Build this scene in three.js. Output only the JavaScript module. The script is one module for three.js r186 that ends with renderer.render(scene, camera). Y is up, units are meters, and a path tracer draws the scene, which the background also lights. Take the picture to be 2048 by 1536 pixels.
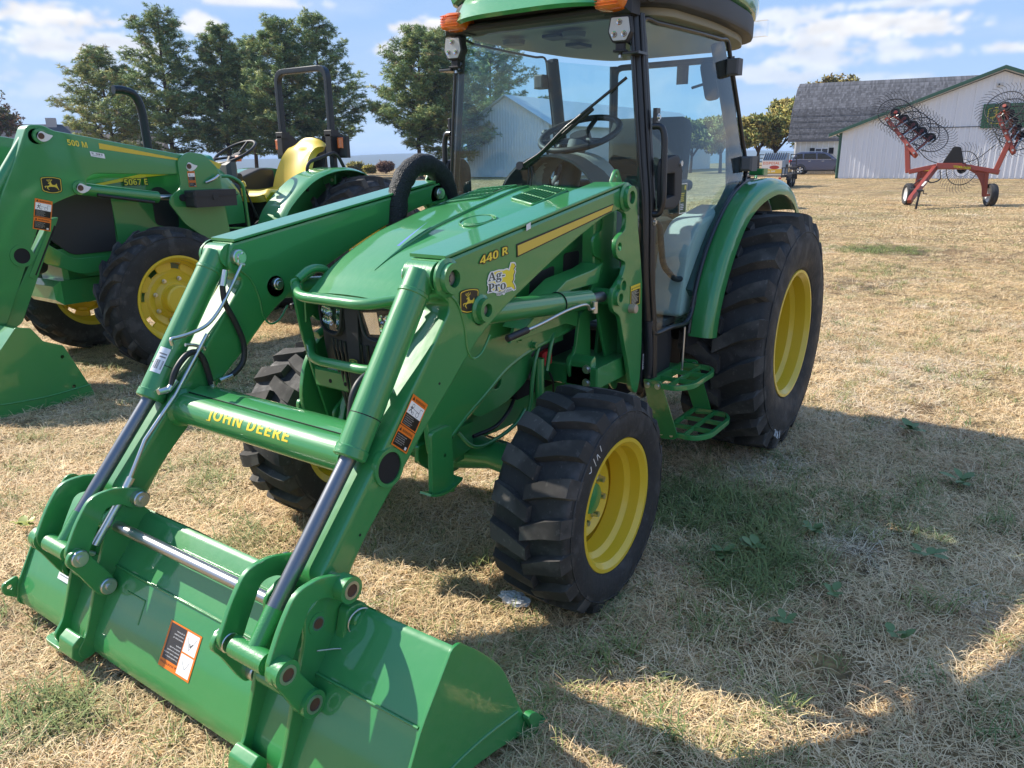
import * as THREE from 'three';
import { mergeGeometries } from 'three/addons/utils/BufferGeometryUtils.js';

// ---------- camera, sky, sun, exposure ----------
const scene = new THREE.Scene();
const camera = new THREE.PerspectiveCamera(54.008, 4 / 3, 0.05, 9000);
{
  const R = new THREE.Vector3(0.82074, -0.01242, -0.57116), U = new THREE.Vector3(-0.15469, 0.95759, -0.24311), F = new THREE.Vector3(-0.54996, -0.28788, -0.78401);
  camera.position.set(1.930, 1.5836, 4.1518);
  camera.quaternion.setFromRotationMatrix(new THREE.Matrix4().makeBasis(R, U, F.negate()));
}
const renderer = new THREE.WebGLRenderer({ antialias: true });
renderer.setSize(1024, 768);
renderer.toneMapping = THREE.LinearToneMapping;
renderer.toneMappingExposure = 1.7;
renderer.shadowMap.enabled = true;
scene.add(camera);

const SUN_EL = 37.5, SUN_AZ = 169;              // degrees; azimuth measured from +x towards +z
const sunDir = new THREE.Vector3(Math.cos(SUN_EL * Math.PI / 180) * Math.cos(SUN_AZ * Math.PI / 180), Math.sin(SUN_EL * Math.PI / 180), Math.cos(SUN_EL * Math.PI / 180) * Math.sin(SUN_AZ * Math.PI / 180));
const sun = new THREE.DirectionalLight(new THREE.Color().setRGB(1, 0.93, 0.82), 4.6);
sun.position.copy(sunDir).multiplyScalar(60);
sun.castShadow = true;
sun.shadow.mapSize.set(4096, 4096);
Object.assign(sun.shadow.camera, { left: -60, right: 60, top: 60, bottom: -60, near: 1, far: 160 });
scene.add(sun, sun.target);

// ---------- random numbers and noise ----------
let seed = 12345;
const rnd = () => { seed |= 0; seed = seed + 0x6D2B79F5 | 0; let t = Math.imul(seed ^ seed >>> 15, 1 | seed); t = t + Math.imul(t ^ t >>> 7, 61 | t) ^ t; return ((t ^ t >>> 14) >>> 0) / 4294967296; };
const reseed = s => { seed = s; };
const rr = (a, b) => a + (b - a) * rnd();
const hash2 = (x, y) => { let h = Math.imul(x, 374761393) + Math.imul(y, 668265263) | 0; h = Math.imul(h ^ h >>> 13, 1274126177); return ((h ^ h >>> 16) >>> 0) / 4294967296; };
const sm = t => t * t * (3 - 2 * t);
const clamp = (v, a = 0, b = 1) => Math.min(b, Math.max(a, v));
const sstep = (a, b, v) => sm(clamp((v - a) / (b - a)));
const vnoise = (x, y, w = 0) => {              // value noise, repeating every w cells if w is given
  const xi = Math.floor(x), yi = Math.floor(y), xf = sm(x - xi), yf = sm(y - yi);
  const m = w ? v => ((v % w) + w) % w : v => v;
  const a = hash2(m(xi), m(yi)), b = hash2(m(xi + 1), m(yi)), c = hash2(m(xi), m(yi + 1)), d = hash2(m(xi + 1), m(yi + 1));
  return a + (b - a) * xf + (c - a) * yf + (a - b - c + d) * xf * yf;
};
const fbm = (x, y, o = 5, w = 0) => { let s = 0, a = 0.5, n = 0; for (let i = 0; i < o; i++) { s += a * vnoise(x, y, w); n += a; x = x * 2 + 17; y = y * 2 + 31; if (w) w *= 2; a *= 0.5; } return s / n; };

// ---------- sky: air and fair-weather clouds ----------
{
  const W = 2048, H = 1024, data = new Float32Array(W * H * 4), D = Math.PI / 180;
  // drifting cumulus banks: azimuth, elevation, half width, half height (degrees), strength
  const banks = [[-153.4,8.4,6.1,0.84,1],[-155.1,7.4,4.5,0.97,0.8],[-151.2,6.9,6.1,1.36,0.75],[-145.6,8.4,1.8,0.84,0.9],[-142.8,9.9,4.2,0.45,0.85],[-153.4,6.2,1.3,0.39,0.6],[-130.9,8.1,2.4,1.03,1],[-132.5,7.2,1.9,0.71,0.8],[-137.1,9.9,0.6,0.26,0.5],[-100.7,7.5,5.5,0.97,0.95],[-104.8,7.2,4.8,0.84,0.8],[-97.1,7.1,1.6,0.45,0.9],[-102.3,5.9,6.5,1.1,0.65],[-106.8,8.3,2.9,0.71,0.7],[-93.7,5.9,2.3,0.52,0.8],[-98.1,8.8,10.7,0.42,0.7],[-106.5,5.1,4.5,0.84,0.55],[-107.3,7.8,1.3,0.97,0.6],[-100.9,4.4,5.2,0.52,0.4],[-150.3,5.6,3.9,0.97,0.4],[-155.6,4.6,5.2,1.29,0.35]];
  for (let j = 0; j < H; j++) {
    const el = (j + 0.5) / H * 180 - 90;
    for (let i = 0; i < W; i++) {
      const az = (i + 0.5) / W * 360 - 180;
      const cs = Math.cos(el * D), dx = cs * Math.cos(az * D), dy = Math.sin(el * D), dz = cs * Math.sin(az * D);
      const t = Math.pow(clamp(dy), 0.42), cosS = dx * sunDir.x + dy * sunDir.y + dz * sunDir.z;
      let r = 0.40 + (0.06 - 0.40) * t, g = 0.52 + (0.20 - 0.52) * t, b = 0.66 + (0.51 - 0.66) * t;
      const glow = 0.10 * Math.pow(clamp(cosS), 6) + 0.25 * Math.pow(clamp(cosS), 60);
      r += glow; g += glow; b += glow * 0.9;
      if (dy > -0.02) {
        let c = 0;
        // high thin layer and scattered heaps, on a flat layer far overhead
        const k = 1 / (Math.max(dy, 0) + 0.10), px = dx * k, pz = dz * k;
        const heap = fbm(px * 1.5 + 5.2, pz * 1.5 + 9.7, 6), thin = fbm(px * 0.55 + 40, pz * 2.1 + 11, 5);
        let cov = 0.8 * sstep(0.50, 0.68, heap) + 0.35 * sstep(0.5, 0.75, thin);
        let shape = 0;
        const wob = fbm(az * 0.55 + 90, el * 1.5 + 3, 6) - 0.5, fine = fbm(az * 2.1 + 7, el * 5 + 70, 4) - 0.5;
        for (const [ba, be, rw, rh, st] of banks) {
          let da = az - ba; if (da > 180) da -= 360; if (da < -180) da += 360;
          const yy = (el - be) / rh, q = (da / rw) ** 2 + (yy < 0 ? yy * yy * 2.2 : yy * yy);
          if (q < 4) shape = Math.max(shape, st * sstep(0, 0.85, 1.05 - q + 2.6 * wob + 1.3 * fine));
        }
        let inFrame = az < -85 && az > -165 ? 1 - sstep(14, 22, el) : 0;
        c = Math.max(cov * (1 - inFrame * 0.85), shape);
        c *= sstep(-0.01, 0.02, dy);
        const lump = fbm(az * 0.8 + 3, el * 2.2 + 8, 5), base = 0.56 + 0.30 * (lump - 0.4);
        const cr = clamp(base, 0.4, 0.85), cg = cr * 0.99 + 0.005, cb = cr * 0.97 + 0.03;
        r += (cr - r) * c; g += (cg - g) * c; b += (cb - b) * c;
      } else { const f = sstep(-0.02, -0.12, dy); r += (0.20 - r) * f; g += (0.155 - g) * f; b += (0.095 - b) * f; }
      const o = (j * W + i) * 4; data[o] = r; data[o + 1] = g; data[o + 2] = b; data[o + 3] = 1;
    }
  }
  const tex = new THREE.DataTexture(data, W, H, THREE.RGBAFormat, THREE.FloatType);
  tex.mapping = THREE.EquirectangularReflectionMapping; tex.magFilter = THREE.LinearFilter; tex.minFilter = THREE.LinearFilter; tex.wrapS = THREE.RepeatWrapping; tex.needsUpdate = true;
  scene.background = tex; scene.environment = tex;
}

// ---------- helpers ----------
const V3 = (a, b, c) => Array.isArray(a) ? new THREE.Vector3(a[0], a[1], a[2]) : a.isVector3 ? a.clone() : new THREE.Vector3(a, b, c);
const lin = (r, g, b) => new THREE.Color().setRGB(r, g, b);
const std = (c, roughness = 0.6, metalness = 0, more = {}) => new THREE.MeshStandardMaterial({ color: c, roughness, metalness, ...more });
const phy = (c, more) => new THREE.MeshPhysicalMaterial({ color: c, ...more });
const clean = g => { let o = g.index ? g.toNonIndexed() : g; for (const k of Object.keys(o.attributes)) if (!['position', 'normal', 'uv', 'color'].includes(k)) o.deleteAttribute(k); if (!o.attributes.uv) o.setAttribute('uv', new THREE.BufferAttribute(new Float32Array(o.attributes.position.count * 2), 2)); if (!o.attributes.normal) o.computeVertexNormals(); o.morphAttributes = {}; return o; };
const merge = list => { list = list.flat(Infinity); const l = list.map(clean); const hasColor = l.every(g => g.attributes.color); if (!hasColor) l.forEach(g => g.attributes.color && g.deleteAttribute('color')); return l.length === 1 ? l[0] : mergeGeometries(l); };
const crease = (g, a = 0.6) => {                                  // area-weighted normals, split where faces meet at more than a radians
  g = clean(g); const p = g.attributes.position.array, n = p.length / 9, fn = new Float32Array(n * 3), key = new Map(), lists = new Array(n * 3), lim = Math.cos(a), out = new Float32Array(p.length);
  for (let f = 0; f < n; f++) { const o = f * 9, ax = p[o + 3] - p[o], ay = p[o + 4] - p[o + 1], az = p[o + 5] - p[o + 2], bx = p[o + 6] - p[o], by = p[o + 7] - p[o + 1], bz = p[o + 8] - p[o + 2]; fn[f * 3] = ay * bz - az * by; fn[f * 3 + 1] = az * bx - ax * bz; fn[f * 3 + 2] = ax * by - ay * bx; for (let k = 0; k < 3; k++) { const q = o + k * 3, id = `${Math.round(p[q] * 2e4)},${Math.round(p[q + 1] * 2e4)},${Math.round(p[q + 2] * 2e4)}`; let l = key.get(id); if (!l) key.set(id, l = []); l.push(f); lists[f * 3 + k] = l; } }
  const len = f => Math.hypot(fn[f * 3], fn[f * 3 + 1], fn[f * 3 + 2]) || 1e-20;
  for (let f = 0; f < n; f++) { const lf = len(f); for (let k = 0; k < 3; k++) { let x = 0, y = 0, z = 0; for (const h of lists[f * 3 + k]) { const d = (fn[f * 3] * fn[h * 3] + fn[f * 3 + 1] * fn[h * 3 + 1] + fn[f * 3 + 2] * fn[h * 3 + 2]) / (lf * len(h)); if (d > lim || h === f) { x += fn[h * 3]; y += fn[h * 3 + 1]; z += fn[h * 3 + 2]; } } const l = Math.hypot(x, y, z) || 1; const o = f * 9 + k * 3; out[o] = x / l; out[o + 1] = y / l; out[o + 2] = z / l; } }
  g.setAttribute('normal', new THREE.BufferAttribute(out, 3)); return g;
};
const taken = new Map();
const numbered = n => { const k = taken.get(n) || 0; taken.set(n, k + 1); return k ? `${n}_${String(k).padStart(3, '0')}` : n; };
const M = (name, geos, mat, parent, label) => {          // one named part (or one-mesh thing when parent is the scene)
  const m = new THREE.Mesh(merge([geos]), mat);
  m.name = parent === scene ? numbered(name) : name; m.castShadow = m.receiveShadow = true;
  if (label) m.userData.label = label;
  parent.add(m); return m;
};
const thing = (name, label, category, pos = [0, 0, 0], turn = 0, group) => {
  const o = new THREE.Group(); o.name = numbered(name); o.position.set(...pos); o.rotation.y = turn;
  o.userData = { label, category }; if (group) o.userData.group = group; scene.add(o); return o;
};
const tag = (o, label, category, group, kind) => { if (label) o.userData.label = label; if (category) o.userData.category = category; if (group) o.userData.group = group; if (kind) o.userData.kind = kind; return o; };
const basis = (a, b) => { const d = b.clone().sub(a), l = d.length(); return [new THREE.Quaternion().setFromUnitVectors(V3(0, 1, 0), d.normalize()), l]; };
const cyl = (a, b, r0, r1 = r0, n = 20, open = false) => {      // cylinder or cone from a to b
  a = V3(a); b = V3(b); const [q, l] = basis(a, b);
  const g = new THREE.CylinderGeometry(r1, r0, l, n, 1, open); g.translate(0, l / 2, 0); g.applyQuaternion(q); g.translate(a.x, a.y, a.z); return g;
};
const rod = (a, b, r, c = 0.003, n = 24) => {                   // cylinder with chamfered ends
  a = V3(a); b = V3(b); const [q, l] = basis(a, b);
  const g = new THREE.LatheGeometry([[0, 0], [r - c, 0], [r, c], [r, l - c], [r - c, l], [0, l]].map(p => new THREE.Vector2(...p)), n);
  const o = crease(g, 0.5); o.applyQuaternion(q); o.translate(a.x, a.y, a.z); return o;
};
const pipe = (a, b, r, ri, n = 28) => {                          // open tube with wall
  a = V3(a); b = V3(b); const [q, l] = basis(a, b);
  const g = crease(new THREE.LatheGeometry([[ri, l * 0.02], [ri, l], [r, l], [r, 0], [ri, 0]].map(p => new THREE.Vector2(...p)), n), 0.5);
  g.applyQuaternion(q); g.translate(a.x, a.y, a.z); return g;
};
const tube = (pts, r, seg = 0, n = 10, closed = false, tension = 0.5) => {
  const c = new THREE.CatmullRomCurve3(pts.map(p => V3(p)), closed, 'centripetal', tension);
  return new THREE.TubeGeometry(c, seg || Math.max(12, pts.length * 8), r, n, closed);
};
const bent = (pts, r, R = 0.04, n = 12) => {                     // straight runs with rounded bends
  const v = pts.map(p => V3(p)), path = new THREE.CurvePath(); let cur = v[0];
  const out = [v[0]];
  for (let i = 1; i < v.length - 1; i++) {
    const a = v[i].clone().sub(v[i - 1]), b = v[i + 1].clone().sub(v[i]); const k = Math.min(R, a.length() / 2.1, b.length() / 2.1);
    const p0 = v[i].clone().addScaledVector(a.normalize(), -k), p1 = v[i].clone().addScaledVector(b.normalize(), k);
    for (let s = 0; s <= 6; s++) { const t = s / 6; out.push(p0.clone().multiplyScalar((1 - t) ** 2).addScaledVector(v[i], 2 * t * (1 - t)).addScaledVector(p1, t * t)); }
  }
  out.push(v[v.length - 1]);
  return sweep(out, r, n);
};
const sweep = (v, r, n = 12, caps = true) => {                   // round bar along a polyline; r may be a number or a function of 0..1
  const N = v.length, pos = [], nor = [], uv = [], idx = []; let up = V3(0.31, 0.87, 0.37).normalize(), prev = null, len = 0;
  for (let i = 0; i < N; i++) {
    const t = v[Math.min(N - 1, i + 1)].clone().sub(v[Math.max(0, i - 1)]).normalize();
    if (prev) up.applyQuaternion(new THREE.Quaternion().setFromUnitVectors(prev, t)); else up.addScaledVector(t, -up.dot(t)).normalize();
    prev = t.clone(); const w = t.clone().cross(up).normalize(); if (i) len += v[i].distanceTo(v[i - 1]);
    const rad = typeof r === 'function' ? r(i / (N - 1)) : r;
    for (let k = 0; k <= n; k++) { const a = k / n * Math.PI * 2, d = up.clone().multiplyScalar(Math.cos(a)).addScaledVector(w, Math.sin(a)); pos.push(v[i].x + d.x * rad, v[i].y + d.y * rad, v[i].z + d.z * rad); nor.push(d.x, d.y, d.z); uv.push(k / n, len); }
  }
  for (let i = 0; i < N - 1; i++) for (let k = 0; k < n; k++) { const a = i * (n + 1) + k, b = a + n + 1; idx.push(a, a + 1, b, b, a + 1, b + 1); }
  if (caps) for (const [i, s] of [[0, -1], [N - 1, 1]]) {
    const t = v[Math.min(N - 1, i + 1)].clone().sub(v[Math.max(0, i - 1)]).normalize().multiplyScalar(s), c = pos.length / 3; pos.push(v[i].x, v[i].y, v[i].z); nor.push(t.x, t.y, t.z); uv.push(0, 0);
    for (let k = 0; k <= n; k++) { const o = (i * (n + 1) + k) * 3; pos.push(pos[o], pos[o + 1], pos[o + 2]); nor.push(t.x, t.y, t.z); uv.push(0, 0); }
    for (let k = 0; k < n; k++) s > 0 ? idx.push(c, c + 1 + k, c + 2 + k) : idx.push(c, c + 2 + k, c + 1 + k);
  }
  const g = new THREE.BufferGeometry(); g.setAttribute('position', new THREE.Float32BufferAttribute(pos, 3)); g.setAttribute('normal', new THREE.Float32BufferAttribute(nor, 3)); g.setAttribute('uv', new THREE.Float32BufferAttribute(uv, 2)); g.setIndex(idx); return g;
};
const box = (x0, x1, y0, y1, z0, z1, c = 0.004) => {             // chamfered box by its limits
  const w = Math.abs(x1 - x0), h = Math.abs(y1 - y0), d = Math.abs(z1 - z0); c = Math.min(c, w * 0.3, h * 0.3, d * 0.3);
  const s = new THREE.Shape(); const X = w / 2 - c, Y = h / 2 - c;
  s.moveTo(-X, -Y); s.lineTo(X, -Y); s.lineTo(X, Y); s.lineTo(-X, Y); s.closePath();
  const g = new THREE.ExtrudeGeometry(s, { depth: d - 2 * c, bevelEnabled: c > 0, bevelThickness: c, bevelSize: c, bevelSegments: 1 });
  g.translate((x0 + x1) / 2, (y0 + y1) / 2, Math.min(z0, z1) + c); return g;
};
const poly = (pts, round = 0) => {                                // Shape from points, corners rounded
  const s = new THREE.Shape(), n = pts.length;
  if (!round) { pts.forEach((p, i) => i ? s.lineTo(p[0], p[1]) : s.moveTo(p[0], p[1])); s.closePath(); return s; }
  for (let i = 0; i < n; i++) {
    const p = pts[i], a = pts[(i + n - 1) % n], b = pts[(i + 1) % n], rad = p[2] ?? round;
    const la = Math.hypot(a[0] - p[0], a[1] - p[1]), lb = Math.hypot(b[0] - p[0], b[1] - p[1]), k = Math.min(rad, la * 0.45, lb * 0.45);
    const p0 = [p[0] + (a[0] - p[0]) / la * k, p[1] + (a[1] - p[1]) / la * k], p1 = [p[0] + (b[0] - p[0]) / lb * k, p[1] + (b[1] - p[1]) / lb * k];
    i ? s.lineTo(...p0) : s.moveTo(...p0); s.quadraticCurveTo(p[0], p[1], p1[0], p1[1]);
  }
  s.closePath(); return s;
};
const plateX = (zy, x0, x1, { bevel = 0.003, round = 0, holes = [], seg = 5 } = {}) => {   // plate cut in the z-y plane, thick along x
  const s = zy instanceof THREE.Shape ? zy : poly(zy, round), d = Math.abs(x1 - x0), b = Math.min(bevel, d * 0.45);
  for (const h of holes) { const q = new THREE.Path(); if (Array.isArray(h[0])) { h.forEach((p, i) => i ? q.lineTo(...p) : q.moveTo(...p)); q.closePath(); } else q.absarc(h[0], h[1], h[2], 0, Math.PI * 2, true); s.holes.push(q); }
  const g = new THREE.ExtrudeGeometry(s, { depth: Math.max(1e-4, d - 2 * b), bevelEnabled: b > 0, bevelThickness: b, bevelSize: b, bevelOffset: -b, bevelSegments: 2, curveSegments: seg });
  g.rotateY(-Math.PI / 2); g.translate(Math.max(x0, x1) - b, 0, 0); return crease(g, 0.7);
};
const plateZ = (xy, z0, z1, o = {}) => {                          // plate cut in the x-y plane, thick along z
  const g = plateX(xy, -z0, -z1, o); g.rotateY(Math.PI / 2); return g;  // (z,y | x) -> (x,y | z)
};
const plateY = (xz, y0, y1, o = {}) => {                          // plate cut in plan (x,z), thick along y
  const g = plateX(xz.map(p => [p[0], -p[1], ...p.slice(2)]), -y0, -y1, o); g.rotateY(Math.PI / 2); g.rotateX(-Math.PI / 2); return g;
};
const mirrorX = g => { const o = clean(g.clone()); const p = o.attributes.position, n = o.attributes.normal, u = o.attributes.uv; for (let i = 0; i < p.count; i++) { p.setX(i, -p.getX(i)); n.setX(i, -n.getX(i)); } for (let i = 0; i < p.count; i += 3) for (const a of [p, n, u]) { const s = a.itemSize; for (let k = 0; k < s; k++) { const t = a.array[(i + 1) * s + k]; a.array[(i + 1) * s + k] = a.array[(i + 2) * s + k]; a.array[(i + 2) * s + k] = t; } } return o; };
const latheX = (xr, n = 48, ang = 0.5, off = [0, 0, 0]) => {      // surface of revolution about x, points [x, r]
  const g = new THREE.LatheGeometry(xr.map(p => new THREE.Vector2(p[1], p[0])), n); g.rotateZ(-Math.PI / 2); const o = crease(g, ang); o.translate(...off); return o;
};
const grid = (nu, nv, f, thick = 0) => {                          // sheet from a function of u,v in 0..1
  const pos = [], uv = [], idx = [];
  for (let j = 0; j <= nv; j++) for (let i = 0; i <= nu; i++) { const p = f(i / nu, j / nv); pos.push(p[0], p[1], p[2]); uv.push(i / nu, j / nv); }
  for (let j = 0; j < nv; j++) for (let i = 0; i < nu; i++) { const a = j * (nu + 1) + i, b = a + nu + 1; idx.push(a, a + 1, b, b, a + 1, b + 1); }
  const g = new THREE.BufferGeometry(); g.setAttribute('position', new THREE.Float32BufferAttribute(pos, 3)); g.setAttribute('uv', new THREE.Float32BufferAttribute(uv, 2)); g.setIndex(idx); g.computeVertexNormals();
  if (thick) {
    const n = g.attributes.normal, back = pos.slice(); for (let i = 0; i < n.count; i++) for (let k = 0; k < 3; k++) back[i * 3 + k] -= n.array[i * 3 + k] * thick;
    const g2 = new THREE.BufferGeometry(); g2.setAttribute('position', new THREE.Float32BufferAttribute(back, 3)); g2.setAttribute('uv', new THREE.Float32BufferAttribute(uv, 2)); const f2 = []; for (let i = 0; i < idx.length; i += 3) f2.push(idx[i], idx[i + 2], idx[i + 1]); g2.setIndex(f2); g2.computeVertexNormals();
    const e = [], ep = []; const W = nu + 1, ring = []; for (let i = 0; i < nu; i++) ring.push(i); for (let j = 0; j < nv; j++) ring.push(j * W + nu); for (let i = nu; i > 0; i--) ring.push(nv * W + i); for (let j = nv; j > 0; j--) ring.push(j * W);
    for (let k = 0; k < ring.length; k++) { const a = ring[k], b = ring[(k + 1) % ring.length], o = ep.length / 3; for (const [s, q] of [[pos, a], [pos, b], [back, a], [back, b]]) ep.push(s[q * 3], s[q * 3 + 1], s[q * 3 + 2]); e.push(o, o + 2, o + 1, o + 1, o + 2, o + 3); }
    const g3 = new THREE.BufferGeometry(); g3.setAttribute('position', new THREE.Float32BufferAttribute(ep, 3)); g3.setIndex(e); g3.computeVertexNormals();
    return merge([g, g2, g3]);
  }
  return g;
};
const canvasTex = (w, h, draw) => { const c = document.createElement('canvas'); c.width = w; c.height = h; const x = c.getContext('2d'); draw(x, w, h); const t = new THREE.CanvasTexture(c); t.colorSpace = THREE.SRGBColorSpace; t.magFilter = THREE.LinearFilter; t.anisotropy = 8; return t; };
const noiseTex = (n, f, srgb = false) => { const d = new Uint8Array(n * n * 4); for (let j = 0; j < n; j++) for (let i = 0; i < n; i++) { const v = f(i / n, j / n); const o = (j * n + i) * 4; if (Array.isArray(v)) { d[o] = clamp(v[0]) * 255; d[o + 1] = clamp(v[1]) * 255; d[o + 2] = clamp(v[2]) * 255; } else d[o] = d[o + 1] = d[o + 2] = clamp(v) * 255; d[o + 3] = 255; } const t = new THREE.DataTexture(d, n, n); t.wrapS = t.wrapT = THREE.RepeatWrapping; t.magFilter = THREE.LinearFilter; t.minFilter = THREE.LinearMipmapLinearFilter; t.generateMipmaps = true; if (srgb) t.colorSpace = THREE.SRGBColorSpace; t.needsUpdate = true; return t; };
// uv in metres from the largest face direction, for textures that keep their size
const boxUV = g => { g = clean(g); const p = g.attributes.position, u = g.attributes.uv; for (let i = 0; i < p.count; i += 3) { const a = V3(p.getX(i), p.getY(i), p.getZ(i)), b = V3(p.getX(i + 1), p.getY(i + 1), p.getZ(i + 1)), c = V3(p.getX(i + 2), p.getY(i + 2), p.getZ(i + 2)); const n = b.clone().sub(a).cross(c.clone().sub(a)); const ax = Math.abs(n.x), ay = Math.abs(n.y), az = Math.abs(n.z); [a, b, c].forEach((q, k) => { if (ax >= ay && ax >= az) u.setXY(i + k, q.z, q.y); else if (ay >= az) u.setXY(i + k, q.x, q.z); else u.setXY(i + k, q.x, q.y); }); } return g; };
// flat decal: origin o, u axis and v axis as vectors of full size; lies off the surface along its normal
const decal = (o, ux, vy, lift = 0.0015) => { o = V3(o); ux = V3(ux); vy = V3(vy); const n = ux.clone().cross(vy).normalize().multiplyScalar(lift); return grid(1, 1, (u, v) => { const p = o.clone().addScaledVector(ux, u).addScaledVector(vy, v).add(n); return [p.x, p.y, p.z]; }); };
const bolt = (a, dir, r = 0.011, h = 0.009) => { a = V3(a); const d = V3(dir).normalize(); return [cyl(a, a.clone().addScaledVector(d, 0.003), r * 1.5, r * 1.5, 16), cyl(a.clone().addScaledVector(d, 0.003), a.clone().addScaledVector(d, 0.003 + h), r, r * 0.94, 6)]; };

// ---------- ground ----------
// patches seen in the lawn: x, z, radius, green share, bleached share, bare share
const lawnPatches = [[0.92, 1.0, 0.40, 0.75, 0, 0], [1.2, 1.42, 0.30, 0.7, 0, 0], [0.62, 1.15, 0.30, 0.5, 0, 0], [1.45, 0.5, 0.5, 0.2, 0, 0], [0.9, 0.34, 0.28, 0, 0.8, 0], [1.47, 1.03, 0.17, 0, 0.95, 0], [1.56, 1.59, 0.05, 0, 0, 0.95], [1.05, 2.0, 0.3, 0.18, 0, 0],
  [0.72, 2.75, 0.3, 0.3, 0, 0], [1.3, 2.35, 0.4, 0.14, 0, 0], [-0.28, 3.42, 0.13, 0.6, 0, 0], [-0.67, 2.57, 0.3, 0.25, 0, 0], [-0.93, 1.8, 0.25, 0.3, 0, 0], [-1.5, 2.15, 0.35, 0.25, 0, 0], [-0.26, -10.05, 0.8, 0.95, 0, 0], [0.75, -9.8, 1.3, 0, 0, 0.6], [-0.6, -10.6, 1.2, 0, 0, 0.3], [0.04, -7.5, 0.7, 0.2, 0, 0.2], [1.2, -2.2, 0.6, 0, 0.6, 0], [1.45, -1.0, 0.16, 0, 0, 0.6], [1.75, -0.9, 0.13, 0, 0, 0.6], [-3.0, 1.0, 0.6, 0.35, 0, 0], [-2.2, 0.2, 0.9, 0.3, 0, 0.1]];
const lawn = (x, z) => {
  let green = 0.05 + 0.32 * sstep(0.56, 0.78, fbm(x * 0.55 + 30, z * 0.55 + 12, 4)) * sstep(0.45, 0.6, fbm(x * 0.12 + 3, z * 0.12 + 55, 3)), pale = 0.5 * sstep(0.55, 0.75, fbm(x * 0.8 + 71, z * 0.8 + 8, 4)), bare = 0.45 * sstep(0.62, 0.8, fbm(x * 0.9 + 5, z * 0.5 + 91, 4));
  for (const [px, pz, r, g, p, b] of lawnPatches) { const d = Math.hypot(x - px, z - pz) / r; if (d < 1.5) { const w = sstep(1.25, 0.45, d + 0.7 * (fbm(x * 4 + 9, z * 4 + 2, 3) - 0.5)); green += (g - green) * w * (g > 0 ? 1 : 0); pale += (p - pale) * w * (p > 0 ? 1 : 0); bare += (b - bare) * w * (b > 0 ? 1 : 0); } }
  return [clamp(green), clamp(pale), clamp(bare)];
};
const groundY = (x, z) => {                                        // level yard, falling to a valley beyond the pines
  const d = Math.hypot(x, z), a = (-x * 0.80 - z * 0.60), far = sstep(125, 460, a) * -26, back = sstep(160, 700, d) * -4;
  return far + back;
};
const thatchTex = noiseTex(1024, (u, v) => {
  const n = fbm(u * 24, v * 24, 5, 24), m = fbm(u * 130 + 3, v * 130, 3, 130), k = fbm(u * 7 + 9, v * 7 + 4, 3, 7), s = 0.42 + 0.50 * n + 0.42 * (m - 0.5) + 0.25 * (k - 0.5);
  return [s * 1.02, s * 0.97, s * 0.86];
}, true);
thatchTex.repeat.set(1 / 2.1, 1 / 2.1);
const thatchBump = noiseTex(512, (u, v) => fbm(u * 60, v * 60, 4, 60)); thatchBump.repeat.set(1 / 1.3, 1 / 1.3);
{
  const A = 288, rings = [0]; let r = 0; while (r < 7000) { r += Math.max(0.16, r * 0.032); rings.push(r); }
  const pos = [], col = [], uv = [], idx = [], cx = 1, cz = 2;
  rings.forEach((R, j) => { for (let i = 0; i <= A; i++) {
    const t = i / A * Math.PI * 2, x = cx + R * Math.cos(t), z = cz + R * Math.sin(t); pos.push(x, groundY(x, z), z); uv.push(x, z);
    const [g, p, b] = lawn(x, z), q = fbm(x * 0.25 + 3, z * 0.25 + 7, 4) - 0.5, far = sstep(45, 400, R);
    let c = [0.73 + 0.16 * q, 0.545 + 0.10 * q, 0.305 + 0.05 * q];
    const mix = (d, k) => { c = c.map((v, n) => v + (d[n] - v) * k); };
    mix([0.17, 0.24, 0.07], g * 0.8); mix([0.70, 0.58, 0.42], p * 0.6); mix([0.26, 0.165, 0.09], b);
    mix([0.30, 0.27, 0.10], far * 0.7 * sstep(0.35, 0.7, fbm(x * 0.004 + 9, z * 0.004, 4)));
    col.push(...c);
  } });
  for (let j = 0; j < rings.length - 1; j++) for (let i = 0; i < A; i++) { const a = j * (A + 1) + i, b = a + A + 1; idx.push(a, a + 1, b, b, a + 1, b + 1); }
  const g = new THREE.BufferGeometry(); g.setAttribute('position', new THREE.Float32BufferAttribute(pos, 3)); g.setAttribute('uv', new THREE.Float32BufferAttribute(uv, 2)); g.setAttribute('color', new THREE.Float32BufferAttribute(col, 3)); g.setIndex(idx); g.computeVertexNormals();
  const m = new THREE.Mesh(g, new THREE.MeshStandardMaterial({ map: thatchTex, bumpMap: thatchBump, bumpScale: 0.02, vertexColors: true, roughness: 1 })); m.name = 'ground'; m.receiveShadow = true; m.userData.kind = 'structure'; scene.add(m);
}

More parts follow.
